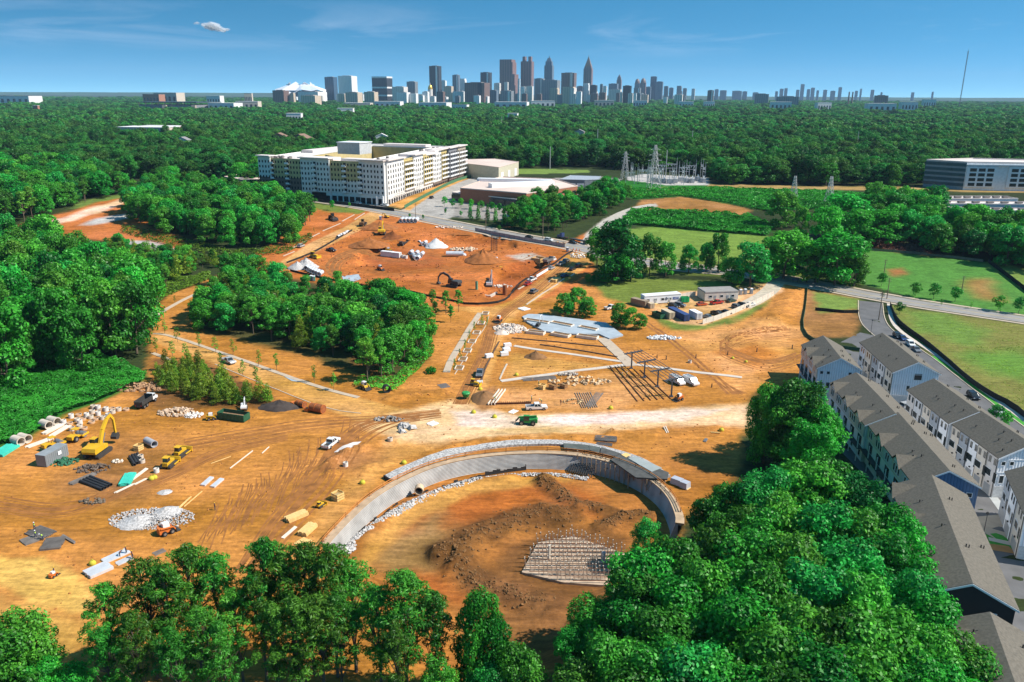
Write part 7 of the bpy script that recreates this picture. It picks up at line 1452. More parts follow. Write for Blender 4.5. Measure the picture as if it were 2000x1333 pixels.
# planters on the slab
for p0, p1, w_, l in [((1026, 627), (1072, 634), 2.4, 'far left'), ((1078, 632), (1118, 640), 2.4, 'far middle'), ((1132, 641), (1166, 648), 2.4, 'far right'), ((1030, 650), (1063, 654), 2.6, 'near left'), ((1079, 654), (1112, 659), 2.6, 'near middle'), ((1128, 658), (1167, 663), 2.6, 'near right')]:
    a, b = G(*p0), G(*p1); d = b - a; L = d.length; c = (a + b) / 2; t = thing('planter_box', 'timber edged planter opening on the grey slab, ' + l, 'planter', (c.x, c.y, c.z), math.atan2(d.y, d.x)); k = MB()
    for s in (-1, 1): k.box((0, s * w_ / 2, .5), (L, .25, .95)); k.box((s * L / 2, 0, .5), (.25, w_, .95))
    k.build('edge_board', PLANK, t); MB().box((0, 0, .55), (L - .3, w_ - .3, .3)).build('planter_soil', mat('planter soil', (.22, .12, .05), .95, var=.3), t)
for i, (u, v) in enumerate([(948, 613), (940, 632), (931, 651), (922, 668), (913, 686), (904, 703), (897, 720)]):
    loc, rz = at(u, v, u - 9, v + 17); t = thing('planting_pit', 'brown planting pit in the stepped strip by the dirt road', 'planting pit', loc, rz, 'planting pits of the stepped strip'); k = MB()
    for s in (-1, 1): k.box((s * 1.9, 0, .2), (.2, 2.4, .4)); k.box((0, s * 1.2, .2), (3.8, .2, .4))
    k.build('edge_board', PLANK, t); MB().box((0, 0, .1), (3.6, 2.2, .2)).build('pit_soil', MATS['planter soil'], t)
# steel canopy frame of the plaza
t = thing('steel_canopy', 'unfinished steel canopy frame on four columns above the rebar trench', 'canopy', G(1258, 738)); c = t.location
cb = [G(1233, 720), G(1258, 738), G(1284, 756), G(1311, 775)]; pu = MB(); mid = [p - c for p in cb]; ax = (mid[3] - mid[0]).normalized(); cr = Vector((ax.y, -ax.x, 0)); cr = cr if cr.x > 0 else -cr
for p in mid:
    k = MB(); k.beam(p, p + Vector((0, 0, 5.2)), .4); k.box(p + Vector((0, 0, .1)), (1.0, 1.0, .3)); k.build('column', mat('blue grey steel', (.09, .11, .13), .5, .3), t)
    a = MB(); a.beam(p - cr * 2.6 + Vector((0, 0, 5.0)), p + cr * 3.6 + Vector((0, 0, 5.5)), .3, .4); a.build('cross_arm', MATS['blue grey steel'], t)
for s in (-2.4, -1.2, .1, 1.3, 2.5, 3.5):
    z = 5.25 + s * .08; MB().beam(mid[0] - ax * 1.5 + cr * s + Vector((0, 0, z)), mid[3] + ax * 1.8 + cr * s + Vector((0, 0, z)), .13).build('purlin', MATS['blue grey steel'], t)
tr = thing('rebar_trench', 'rows of rust brown rebar laid in the trench below the steel frame', 'rebar', G(1240, 750)); c = tr.location
for k in range(6):
    a = G(1190 + k * 12, 716 + k * 1.5) - c; b = G(1245 + k * 13, 785 - k * 1.0) - c; MB().beam(a + Vector((0, 0, .15)), b + Vector((0, 0, .15)), .2).build('bar', mat('rusty rebar', (.20, .075, .035), .8, .2), tr)
fl = thing('formwork_line', 'low dark formwork edge with bars above the white pickup', 'formwork', G(998, 790)); c = fl.location; k = MB()
pts = [G(958, 791), G(1037, 789)]; k.beam(pts[0] - c + Vector((0, 0, .3)), pts[1] - c + Vector((0, 0, .3)), .2, .5); k.build('edge_board', MATS['rusty rebar'], fl); k = MB()
for i in range(20): p = pts[0] + (pts[1] - pts[0]) * i / 19 - c; k.beam(p, p + Vector((0, -.3, 1.0)), .1)
k.build('upright_bar', DSTEEL, fl)
k = MB(); a, b = G(953, 792), G(975, 763); 
for s in (0, .9, 1.8): k.beam(a - c + Vector((s, 0, .3)), b - c + Vector((s, 0, .3)), .2, .5)
k.build('side_board', PLANK, fl)
# office trailers, fence round the lot
def office(label, px0, px1, dep, h, wall, roofm, nwin, logo=False):
    a, b = G(*px0), G(*px1); d = b - a; L = Vector((d.x, d.y, 0)).length; t = thing('office_trailer', label, 'office trailer', a, math.atan2(d.y, d.x)); MB().box((L / 2, dep / 2, h / 2 + .35), (L, dep, h - .2)).build('wall', wall, t)
    MB().box((L / 2, dep / 2, h + .42), (L + .3, dep + .3, .35), taper=.97).build('roof', roofm, t)
    for i in range(nwin): w_ = MB().box((0, 0, 0), (1.3, .08, .9)).build('window', GLASS, t, (L * (i + .5) / nwin, -.02, h * .6)); f = MB(); f.box((0, -.03, .5), (1.5, .06, .1)); f.box((0, -.03, -.5), (1.5, .06, .1)); [f.box((x, -.03, 0), (.1, .06, 1.1)) for x in (-.7, .7)]; f.build('frame', TRIM, w_)
    for x in (L * .3, L * .68): MB().box((x, -.03, 1.4), (.95, .08, 2.1)).build('door', DOORM, t); MB().box((x, -.7, .3), (1.5, 1.3, .5)).build('step', LUM, t)
    if logo:
        lg = MB().box((0, 0, 0), (2.6, .06, 1.0)).build('logo_panel', mat('logo blue', (.03, .07, .25), .5), t, (L * .86, -.05, h * .62)); MB().box((0, -.04, 0), (2.1, .02, .12)).build('logo_line', TRIM, lg); k = MB(); k.box((L * .6, -.05, h * .62), (1.1, .05, 1.1), 0, 0, R(45)); k.build('logo_diamond', mat('logo grey', (.12, .13, .16), .5), t)
    return t
office('long white office trailer with blue logo panel', (1258, 597), (1329, 590), 3.4, 3.4, TRIM, TRIM, 5, True); office('cream double office trailer with grey roof', (1376, 590), (1441, 587), 8.0, 3.6, mat('cream trailer wall', (.62, .54, .45), .7), mat('grey trailer roof', (.27, .25, .23), .85), 3)
def fence(name, label, px, h, M, post_M=None, gap=3.0, th=.06, z=None, cat='fence', lean=0.0):
    L = resample(smooth_line([Vector((*p[:2], 0)) for p in PX(px, 0, z)], 1), gap); t = thing(name, label, cat, (L[0].x, L[0].y, hz(L[0].x, L[0].y))); c = t.location; k = MB(); rs = random.Random(len(px))
    P = [Vector((p.x, p.y, hz(p.x, p.y))) - c for p in L]
    for a, b in zip(P[:-1], P[1:]): k.beam(a + Vector((0, 0, h / 2)), b + Vector((0, 0, h / 2 * rs.uniform(.92, 1.05))), th, h)
    k.build('panel', M, t)
    pm = MB()
    for p in P: pm.beam(p, p + Vector((0, 0, h + .12)), .09)
    pm.build('post', post_M or DSTEEL, t); return t
BLK = mat('black silt cloth', (.02, .02, .019), .9); fence('screen_fence', 'white fabric fence curving along the parked cars', [(1372, 634), (1400, 626), (1436, 612), (1470, 597), (1495, 585), (1511, 577)], 2.0, mat('white screen cloth', (.62, .55, .46), .8))
fence('screen_fence', 'pale fabric fence between the two office trailers', [(1329, 584), (1345, 580), (1358, 579)], 2.0, MATS['white screen cloth'])
fence('silt_fence', 'black silt fence along the left of the site road', [(905, 595), (945, 596), (981, 591), (1000, 577), (1006, 562), (1032, 543), (1076, 522), (1102, 501), (1119, 492)], .95, BLK, th=.15)
fence('silt_fence', 'black silt fence beside the upper dirt road', [(560, 515), (600, 500), (626, 487), (660, 467), (688, 451)], .9, BLK, th=.15); fence('silt_fence', 'black silt fence behind the middle wood', [(567, 530), (620, 543), (700, 558), (780, 572), (800, 578)], .9, BLK, th=.12); fence('silt_fence', 'black silt fence above the pine group', [(790, 568), (830, 578), (870, 586), (906, 594)], .8, BLK, th=.15)
fence('silt_fence', 'long black fence between townhouse street and dry meadow', [(1738, 598), (1747, 622), (1762, 640), (1804, 670), (1840, 700), (1886, 742), (1931, 774), (1978, 797), (2010, 825)], 1.7, BLK, th=.15); fence('silt_fence', 'short black fence in the dry lot by the crossroad', [(1592, 607), (1640, 612), (1676, 612)], 1.3, BLK); fence('silt_fence', 'green and black fence up the dirt mound edge', [(1577, 562), (1574, 600), (1566, 640), (1580, 664), (1620, 678), (1680, 686)], 1.1, mat('dark green cloth', (.05, .10, .05), .9), th=.12)
fence('screen_fence', 'green screen fence along the right foot of the apartments', [(790, 408), (830, 386), (870, 364), (905, 350), (935, 344)], 2.2, mat('green screen cloth', (.06, .16, .08), .9)); fence('screen_fence', 'black screen fence along the road before the apartments', [(570, 387), (640, 397), (700, 404), (770, 413)], 1.9, BLK); fence('chain_fence', 'grey chain link fence between paved road and red pit', [(928, 452), (980, 463), (1040, 474), (1103, 484)], 2.0, mat('chain link grey', (.30, .28, .30), .7, .3), th=.03)
fence('field_fence', 'low fence at the far side of the sports field', [(1690, 489), (1760, 494), (1850, 503), (1920, 512)], 1.2, mat('weathered fence', (.24, .17, .11), .9)); fence('field_fence', 'dark net fence at the right end of the sports field', [(1930, 514), (1965, 540), (2010, 575)], 2.0, BLK, th=.03)
loc, _ = at(1553, 552); t = thing('sign_board', 'dark sign board at the drive entrance by the road', 'sign', loc); MB().box((0, 0, 1.5), (3.0, .15, 1.3)).build('board', mat('sign slate', (.06, .09, .13), .5), t); k = MB(); [k.beam((s, 0, 0), (s, 0, 1.0), .15) for s in (-1, 1)]; k.build('post', DSTEEL, t)
# posts, poles, pylons, substation
WOODP = mat('pole wood', (.20, .15, .11), .9); GALV = mat('galvanised steel', (.45, .45, .44), .5, .3)
for u, v, h, l in [(949, 462, 12, 'wooden utility pole by the chain link fence'), (1060, 467, 12, 'wooden utility pole near the white suv'), (812, 428, 9, 'wooden pole above the row of white pipes'), (1716, 625, 11, 'wooden utility pole at the street corner'), (1732, 584, 9, 'wooden pole at the sports field kerb'), (1725, 545, 9, 'pole inside the sports field edge'), (1877, 575, 8, 'pole at the sports field lower edge')]: post('utility_pole', l, 'utility pole', u, v, h, .2, WOODP, None, .9)
for u, v, h, l in [(1300, 345, 22, 'grey monopole behind the substation'), (1074, 330, 20, 'grey monopole behind the industrial roofs'), (1166, 300, 20, 'tall pale pole in the forest, left of the pylon'), (1350, 300, 18, 'pale pole in the forest right of the substation'), (1095, 240, 22, 'thin pale pole in the far forest, centre'), (980, 260, 20, 'thin pale pole in the far forest, left'), (1672, 300, 18, 'pole in the forest above the kudzu slope')]: post('steel_pole', l, 'steel pole', u, v, h + (8 if v < 310 else 0), .45, GALV)
for u, v, l in [(1768, 788, 'lamp post between the townhouse gables'), (1919, 1052, 'lamp post on the lawn by the long grey roof'), (1700, 655, 'lamp post at the end of the paved court')]:
    t = post('street_lamp', l, 'street lamp', u, v, 5.5, .09, DSTEEL); MB().box((0, 0, 5.55), (.45, .45, .4), taper=.6).build('lamp_head', DSTEEL, t)
def pylon(h, key=0):
    t = thing('transmission_tower', '', 'pylon'); k = MB(); b = h * .11
    lv = [0, .18, .36, .52, .66, .78, .88, 1.0]; W = lambda f: b * (1 - f) ** 1.1 + .55
    for a, c in zip(lv[:-1], lv[1:]):
        for sx_, sy_ in ((1, 1), (1, -1), (-1, -1), (-1, 1)):
            p = Vector((sx_ * W(a), sy_ * W(a), a * h)); q = Vector((sx_ * W(c), sy_ * W(c), c * h)); k.beam(p, q, .22)
            sx2, sy2 = sy_ * 1, -sx_ * 1; q2 = Vector((sx2 * W(c), sy2 * W(c), c * h)); k.beam(p, q2, .13); p2 = Vector((sx2 * W(a), sy2 * W(a), a * h)); k.beam(p2, q, .13)
    k.build('lattice', GALV, t)
    for f, w_ in ((.66, h * .17), (.78, h * .15), (.9, h * .12)):
        a = MB(); z = f * h; a.beam((-w_, 0, z), (w_, 0, z), .2); a.beam((-w_, 0, z), (0, 0, z + h * .05), .15); a.beam((w_, 0, z), (0, 0, z + h * .05), .15); a.build('crossarm', GALV, t)
    return t
for u, v, h, l, rz in [(1276, 372, 32, 'tall lattice transmission tower before the substation', .3), (1549, 388, 15, 'short lattice tower on the kudzu slope, left of two', .9), (1618, 400, 18, 'short lattice tower on the kudzu slope, right of two', .7), (1220, 350, 22, 'lattice tower behind the trees left of the substation', .2)]: loc, _ = at(u, v); place((pylon, h), loc, rz, l)
def mast(key=0):
    t = thing('substation_gantry', '', 'substation gantry'); k = MB()
    for s in (-4, 4): k.beam((s, 0, 0), (s, 0, 12), .45); k.beam((s, 0, 12), (s, 0, 15), .2)
    k.build('column', GALV, t); a = MB(); a.beam((-4.4, 0, 10), (4.4, 0, 10), .5); a.beam((-4.4, 0, 7), (4.4, 0, 7), .35); a.build('girder', GALV, t); i_ = MB(); [i_.tube((x, 0, 8.6), (x, 0, 9.9), .22, n=6) for x in (-2.5, 0, 2.5)]; i_.build('insulator', TRIM, t); return t
def transformer(key=0):
    t = thing('transformer', '', 'transformer'); MB().box((0, 0, 1.8), (4.5, 2.6, 3.2)).build('tank', mat('transformer grey', (.36, .37, .38), .6), t); f = MB(); [f.box((x, 1.8, 1.7), (.25, .9, 2.4)) for x in (-1.6, -.8, 0, .8, 1.6)]; f.build('cooling_fin', MATS['transformer grey'], t); b = MB(); [b.tube((x, 0, 3.4), (x * 1.3, 0, 5.4), .22, .12, 7) for x in (-1.3, 0, 1.3)]; b.build('bushing', TRIM, t); return t
for i in range(22):
    u = 1232 + (i % 8) * 20 + rnd.uniform(-4, 4); v = 347 + (i // 8) * 6 + rnd.uniform(-1, 1); loc, _ = at(u, v); place((mast,), loc, rnd.choice((0, 1.57)), 'grey steel gantry inside the substation yard', 'gantries of the substation', rnd.uniform(.7, 1.1))
for i in range(10):
    u = 1275 + i * 11; v = 357 + rnd.uniform(-3, 2); loc, _ = at(u, v); place((transformer,), loc, rnd.choice((0, 1.57)), 'grey transformer inside the substation yard', 'transformers of the substation')
# formwork deck over the right part of the wall
D = [G(*p, 0) for p in [(1098, 872), (1150, 874), (1190, 884), (1235, 900), (1280, 920), (1306, 930), (1298, 947), (1255, 950), (1215, 925), (1180, 905), (1140, 893), (1100, 884)]]
t = thing('formwork_deck', 'grey plywood formwork deck on shoring over the right end of the curved wall', 'formwork', (D[3].x, D[3].y, 0)); c = t.location
def quad(pxs, z0, z1, M, nm, par=None): q = [G(*p, 0) - c for p in pxs]; return MB().prism([p[:2] for p in q], z0, z1).build(nm, M, par or t)
PLYG = mat('grey plywood', (.085, .095, .085), .85, var=.2, scale=.6); PLYD = mat('dark plywood', (.075, .075, .07), .85, var=.25, scale=.8); PLYB = mat('pale blue board', (.28, .31, .30), .7, var=.12, scale=.5)
quad([(1100, 872), (1148, 875), (1152, 886), (1102, 882)], .5, .75, PLYG, 'deck_panel'); quad([(1149, 876), (1172, 880), (1170, 892), (1152, 886)], .55, .8, PLYG, 'deck_panel'); quad([(1174, 880), (1212, 892), (1200, 905), (1172, 893)], .5, .78, PLYD, 'deck_panel'); quad([(1192, 911), (1212, 893), (1306, 930), (1303, 943), (1240, 966)], .6, .9, PLYD, 'deck_panel')
quad([(1213, 896), (1222, 892), (1232, 896), (1222, 901)], .92, 1.0, LUM, 'board_stack'); quad([(1226, 903), (1240, 899), (1292, 922), (1272, 930)], .92, 1.05, PLYB, 'pale_board'); quad([(1240, 912), (1250, 908), (1262, 914), (1250, 919)], 1.06, 1.12, PLYB, 'pale_board')
sh = MB(); jo = MB(); rs = random.Random(3)
for u in range(1128, 1300, 9):
    for dv in (0, 14, 26):
        v = 893 + (u - 1128) * .30 + dv - (8 if u < 1180 else 0); p = G(u, min(v, 966), 0) - c; sh.beam((p.x, p.y, PIT_Z - .3), (p.x, p.y, .55), .24)
        if rs.random() < .7: sh.beam((p.x, p.y, PIT_Z + .5), (p.x + rs.uniform(-1.5, 1.5), p.y + rs.uniform(-1, 1), -.6), .11)
for k in range(12): a = G(1126 + k * 4, 884 + k, 0) - c; jo.beam((a.x, a.y, .2), (a.x - 2.2, a.y - 4.2, PIT_Z + .3), .2)
for k in range(20): a = G(1140 + k * 8, 892 + k * 2.6, 0) - c; jo.beam((a.x - 1, a.y - .5, -1.2 - (k % 3)), (a.x + 2.6, a.y - 1.2, -1.2 - (k % 3)), .13)
sh.build('shoring_post', mat('shoring timber', (.34, .26, .18), .85), t); jo.build('brace', DSTEEL, t)
# rebar foundation in the pit
fp = [(1019, 1120), (1050, 1062), (1120, 1050), (1222, 1084), (1185, 1146), (1100, 1140)]; Q = [plane(u, v, PIT_Z + .2) for u, v in fp]; t = thing('rebar_foundation', 'pale foundation slab bristling with upright rebar on the pit floor', 'foundation', sum(Q, Vector()) / 6); c = t.location
MB().prism([(p - c)[:2] for p in Q], -.6, .25).build('footing_slab', mat('dusty footing', (.46, .34, .24), .9, var=.25), t); P2 = [(p - c)[:2] for p in Q]; kb = MB(); caps = MB(); nb = 0
xs = [p[0] for p in P2]; ys = [p[1] for p in P2]; y = min(ys); row = 0
while y < max(ys):
    x = min(xs)
    while x < max(xs):
        if bool(inside(np.array([x]), np.array([y]), P2)[0]) and (row % 2 == 0):
            hh = 2.1 + .9 * rs.random(); lx = rs.uniform(-.3, .3); kb.beam((x, y, 0), (x + lx, y + .05, hh), .1); caps.box((x + lx, y + .05, hh), (.16, .16, .12)); nb += 1
        x += .8
    y += .75; row += 1
kb.build('upright_bar', mat('light rebar', (.46, .38, .31), .7, .3), t)['kind'] = 'stuff'; caps.build('bar_cap', PLANK, t)['kind'] = 'stuff'; gm_ = MB()
for k in range(12):
    yy = min(ys) + (k + .5) * (max(ys) - min(ys)) / 12; pts_ = [x for x in np.linspace(min(xs), max(xs), 60) if bool(inside(np.array([x]), np.array([yy]), P2)[0])]
    if pts_: gm_.beam((pts_[0], yy, .75), (pts_[-1], yy, .75), .09); gm_.beam((pts_[0], yy, 1.45), (pts_[-1], yy, 1.45), .06)
gm_.build('bar_grid', MATS['rusty rebar'], t); MB().ring((6.0, -.5, 0), (6.0, -.5, 2.6), .35, .28, 12).build('sleeve', PIPEW, t); MB().tube((-4.2, .5, 0), (-4.2, .5, 3.4), .22, n=8).build('post', PLANK, t)
# white patch, kudzu leaves, tyre tracks
def leaves(name, label, px, n, s, M, h=.5, seed=0, cat='vegetation'):
    P = [p[:2] for p in PX(px)]; rs = np.random.RandomState(seed); xs = [p[0] for p in P]; ys = [p[1] for p in P]; x = rs.uniform(min(xs), max(xs), n * 2); y = rs.uniform(min(ys), max(ys), n * 2); k = inside(x, y, P); x, y = x[k][:n], y[k][:n]; n = len(x)
    z = hgt(x, y) + h * fbm(x / 4, y / 4, seed, 3) * 2.2 - .2; NN = rs.normal(size=(n, 3)) * .5 + np.array((0, 0, 1)); NN /= np.linalg.norm(NN, axis=1)[:, None]; C = np.stack([x, y, z], 1); t_ = np.cross(NN, rs.normal(size=(n, 3))); t_ /= np.linalg.norm(t_, axis=1)[:, None]; b_ = np.cross(NN, t_); ss = s * (.5 + rs.rand(n))[:, None]
    v = np.stack([C - t_ * ss, C + b_ * ss * .7, C + t_ * ss, C - b_ * ss * .7], 1).reshape(-1, 3); me = bpy.data.meshes.new(name); me.vertices.add(4 * n); me.vertices.foreach_set('co', v.astype(np.float32).ravel()); me.loops.add(4 * n); me.loops.foreach_set('vertex_index', np.arange(4 * n, dtype=np.int32)); me.polygons.add(n); me.polygons.foreach_set('loop_start', np.arange(0, 4 * n, 4, dtype=np.int32)); me.polygons.foreach_set('loop_total', np.full(n, 4, np.int32)); me.update(); a = me.attributes.new('leaf', 'FLOAT', 'POINT'); a.data.foreach_set('value', np.repeat(np.clip(rs.rand(n) * .7 + 1.5 * (fbm(x / 6, y / 6, 31, 4) - .4), 0, 1), 4).astype(np.float32)); me.materials.append(M); o = bpy.data.objects.new(name, me); COL.objects.link(o); o['kind'] = 'stuff'; o['label'] = label; o['category'] = cat
leaves('kudzu', 'lush kudzu leaves on the slope at the left edge', [(-60, 735), (60, 705), (150, 695), (215, 700), (288, 735), (280, 748), (200, 783), (130, 808), (60, 852), (-60, 895)], 60000, .26, LEAF_K, 1.5, 1)
leaves('kudzu', 'kudzu bank between the two pale green fields', [(1215, 430), (1235, 410), (1330, 414), (1470, 424), (1515, 445), (1500, 462), (1370, 452), (1240, 440)], 26000, .55, LEAF_K, 1.6, 2)
leaves('kudzu', 'kudzu slope below the far forest at right', [(1210, 372), (1380, 368), (1560, 374), (1700, 382), (1700, 405), (1500, 414), (1420, 398), (1330, 384), (1240, 390)], 30000, .6, LEAF_K, 1.4, 3)
leaves('meadow_grass', 'dry tufts of the meadow beside the townhouses', [(1745, 600), (1850, 614), (2060, 645), (2060, 850), (1990, 838), (1900, 758), (1815, 688), (1765, 643)], 30000, .22, LEAF_Y, .1, 4); leaves('brush', 'green undergrowth at the foot of the middle wood', [(840, 640), (850, 690), (775, 765), (690, 755), (700, 735), (770, 740), (830, 680)], 5000, .35, LEAF_B, .7, 5); leaves('brush', 'green undergrowth along the upper wood edge', [(240, 440), (330, 460), (450, 490), (560, 482), (606, 455), (612, 470), (560, 496), (450, 505), (320, 478), (235, 455)], 9000, .45, LEAF_Y, .8, 6); leaves('brush', 'weeds along the foot of the thicket above the dirt bank', [(290, 560), (410, 530), (415, 545), (330, 578), (300, 600)], 4000, .35, LEAF_Y, .6, 7)
leaves('brush', 'dry brown brush beside the sports field', [(1685, 485), (1680, 463), (1740, 468), (1800, 486), (1845, 503), (1760, 494)], 8000, .35, leaf_mat('dry brush', (.10, .05, .03), (.24, .13, .07), .1), 1.3, 8)
def clods(label, px, n, s0, M, seed):
    P = [p[:2] for p in PX(px)]; rs = np.random.RandomState(seed); xs = [p[0] for p in P]; ys = [p[1] for p in P]; x = rs.uniform(min(xs), max(xs), n * 2); y = rs.uniform(min(ys), max(ys), n * 2); k = inside(x, y, P) & (fbm(x / 9, y / 9, 71, 3) > .47 + .12 * rs.rand(2 * n)) & (sdf(x, y, PIT) < -4); x, y = x[k][:n], y[k][:n]; z = hgt(x, y); m = MB()
    for i in range(len(x)): s = s0 * (.4 + 1.6 * rs.rand() ** 4); m.box((x[i], y[i], z[i]), (s, s * .8, s * .6), rs.rand() * 3, rs.rand(), rs.rand(), .7)
    tag(m.build('soil_clods', M), label, 'soil', None, 'stuff')
CL2 = mat('orange clods', (.33, .135, .035), .95, var=.4, scale=1)
clods('orange clods strewn over the lower yard', [(0, 890), (280, 760), (540, 790), (760, 830), (1440, 830), (1420, 900), (900, 870), (640, 1060), (400, 1120), (0, 1330)], 4200, .26, CL2, 1)
clods('orange clods strewn over the plaza ground', [(700, 790), (880, 640), (1030, 600), (1560, 620), (1560, 720), (1440, 790), (900, 800)], 2600, .34, CL2, 2)
clods('red clods strewn over the upper site', [(560, 515), (700, 430), (960, 470), (1100, 495), (980, 590), (700, 560)], 2600, .6, mat('red clods', (.32, .10, .028), .95, var=.4, scale=1), 3)
tk = MB(); rs = random.Random(9)
def track(px, w_=.34, gap=1.9, z=None):
    L = smooth_line([Vector((*p[:2], 0)) for p in PX(px, 0, z)], 3)
    for s in (-1, 1): strip_verts(tk, L, w_, .012 + .004 * rs.random(), 0, 1.0, s * gap / 2)
for i in range(34):        # fan of turning marks across the yard
    u = 410 + i * 8 + rs.uniform(-5, 5); v = 1040 - i * 5 + rs.uniform(-12, 12); l_ = rs.uniform(18, 50); track([(u - 14, v + l_), (u, v), (u + 16 + rs.uniform(0, 10), v - l_ * .8), (u + 22, v - l_ * 1.4)], .28, rs.uniform(1.6, 2.2))
for i in range(16): o = rs.uniform(-14, 14); track([(480 + o, 1120), (560 + o * 1.4, 1010 + o), (640 + o, 930 + o), (690 + o, 850 + o), (760 + o, 820 + o * .4), (860, 808 + o * .4)], .3)
for i in range(8): o = rs.uniform(-10, 10); track([(360, 870 + o), (480, 850 + o), (600, 830 + o), (720, 822 + o * .6), (820, 815 + o * .5)], .3)
for i in range(8): o = rs.uniform(-10, 10); track([(0, 980 + o * 2), (120, 1000 + o * 2), (230, 960 + o), (330, 930 + o), (420, 880 + o), (560, 850 + o)], .3)
for i in range(9): o = rs.uniform(-9, 9); track([(900 + o, 790), (925 + o, 740), (950 + o, 690), (962 + o, 640), (985 + o, 610), (1020 + o, 590 + o * .4), (1060 + o, 560 + o * .4), (1110 + o, 515 + o * .4)], .35)
for i in range(12): o = rs.uniform(-16, 16); track([(1440 + o, 770), (1400 + o, 740 + o), (1340 + o, 690 + o), (1290 + o, 650 + o * .5), (1260, 630)], .35)
for i in range(8): o = rs.uniform(-12, 12); track([(1560, 700 + o), (1500, 720 + o), (1440, 700 + o), (1400, 680 + o), (1460, 655 + o), (1540, 650 + o)], .35)
for i in range(26):
    u = rs.uniform(600, 1040); v = rs.uniform(440, 560); a = rs.uniform(-60, 60); track([(u - 50, v + rs.uniform(-14, 14)), (u, v + rs.uniform(-10, 10)), (u + 40, v + a * .25), (u + 80, v + a * .3)], .5, 2.4)
for i in range(14): o = rs.uniform(-8, 8); track([(690, 560), (655 + o, 540), (650 + o * 2, 515), (690 + o * 2, 496 + o), (760, 490 + o)], .5, 2.4)
o = tk.build('tyre_tracks', mat('pressed soil', (.27, .105, .026), .95, var=.35, scale=.4)); tag(o, 'tyre tracks pressed into the orange site soil', 'tracks', None, 'stuff')
o = grid_sheet('lime_spill', mat('white lime', (.66, .60, .55), .95, var=.2), [p[:2] for p in PX([(652, 884), (668, 872), (690, 864), (706, 863), (690, 872), (675, 882)])], .03, 2, None, 'stuff'); tag(o, 'white lime spilled on the soil below the white pickup', 'spill')
grid_sheet('concrete_pad', SLABM, [p[:2] for p in PX([(668, 540), (700, 536), (705, 545), (682, 556), (672, 552)])], .05, 3)
# ------------------------------------------------------------------ the city and the houses between the trees
def sky_mat(key, wall, glass, vx=2.2, vz=.26, thr=.5, rough=.5):
    """far facade: storeys and window columns from a grid in object space"""
    if key in MATS: return MATS[key]
    M = bpy.data.materials.new(key); M.use_nodes = True; N, L = M.node_tree.nodes, M.node_tree.links; b = N['Principled BSDF']; b.inputs['Roughness'].default_value = rough
    t = N.new('ShaderNodeTexCoord'); s = N.new('ShaderNodeSeparateXYZ'); L.new(t.outputs['Object'], s.inputs[0])
    def fr(out, k):
        m_ = N.new('ShaderNodeMath'); m_.operation = 'MULTIPLY'; m_.inputs[1].default_value = k; L.new(out, m_.inputs[0]); f = N.new('ShaderNodeMath'); f.operation = 'FRACT'; L.new(m_.outputs[0], f.inputs[0]); g = N.new('ShaderNodeMath'); g.operation = 'GREATER_THAN'; g.inputs[1].default_value = thr; L.new(f.outputs[0], g.inputs[0]); return g.outputs[0]
    ad = N.new('ShaderNodeMath'); ad.operation = 'ADD'; L.new(s.outputs[0], ad.inputs[0]); L.new(s.outputs[1], ad.inputs[1])
    mu = N.new('ShaderNodeMath'); mu.operation = 'MULTIPLY'; L.new(fr(ad.outputs[0], vx), mu.inputs[0]); L.new(fr(s.outputs[2], vz), mu.inputs[1])
    mx_ = N.new('ShaderNodeMixRGB'); L.new(mu.outputs[0], mx_.inputs[0]); mx_.inputs[1].default_value = (*wall, 1); mx_.inputs[2].default_value = (*glass, 1); L.new(mx_.outputs[0], b.inputs['Base Color']); MATS[key] = M; return M
FM = {'white': sky_mat('white tower facade', (.80, .79, .77), (.34, .35, .38), .12, .25, .6), 'pale': sky_mat('pale stone facade', (.70, .64, .58), (.2, .2, .21), .10, .25, .6), 'tan': sky_mat('tan facade', (.58, .46, .34), (.18, .15, .13), .09, .25, .6), 'brown': sky_mat('brown facade', (.20, .12, .095), (.06, .05, .05), .1, .25), 'granite': sky_mat('red granite facade', (.26, .15, .13), (.07, .06, .07), .07, .25), 'dark': sky_mat('dark tower facade', (.045, .045, .05), (.02, .025, .03), .09, .25), 'blue': sky_mat('blue glass facade', (.07, .12, .18), (.04, .07, .11), .08, .25, .3, .2), 'grey': sky_mat('grey tower facade', (.24, .25, .26), (.07, .08, .09), .1, .25), 'steel': sky_mat('steel blue facade', (.16, .20, .25), (.06, .08, .11), .09, .25), 'black': sky_mat('black tower facade', (.02, .021, .024), (.012, .013, .016), .1, .25)}
ROOFG = mat('far roof', (.30, .29, .28), .8)
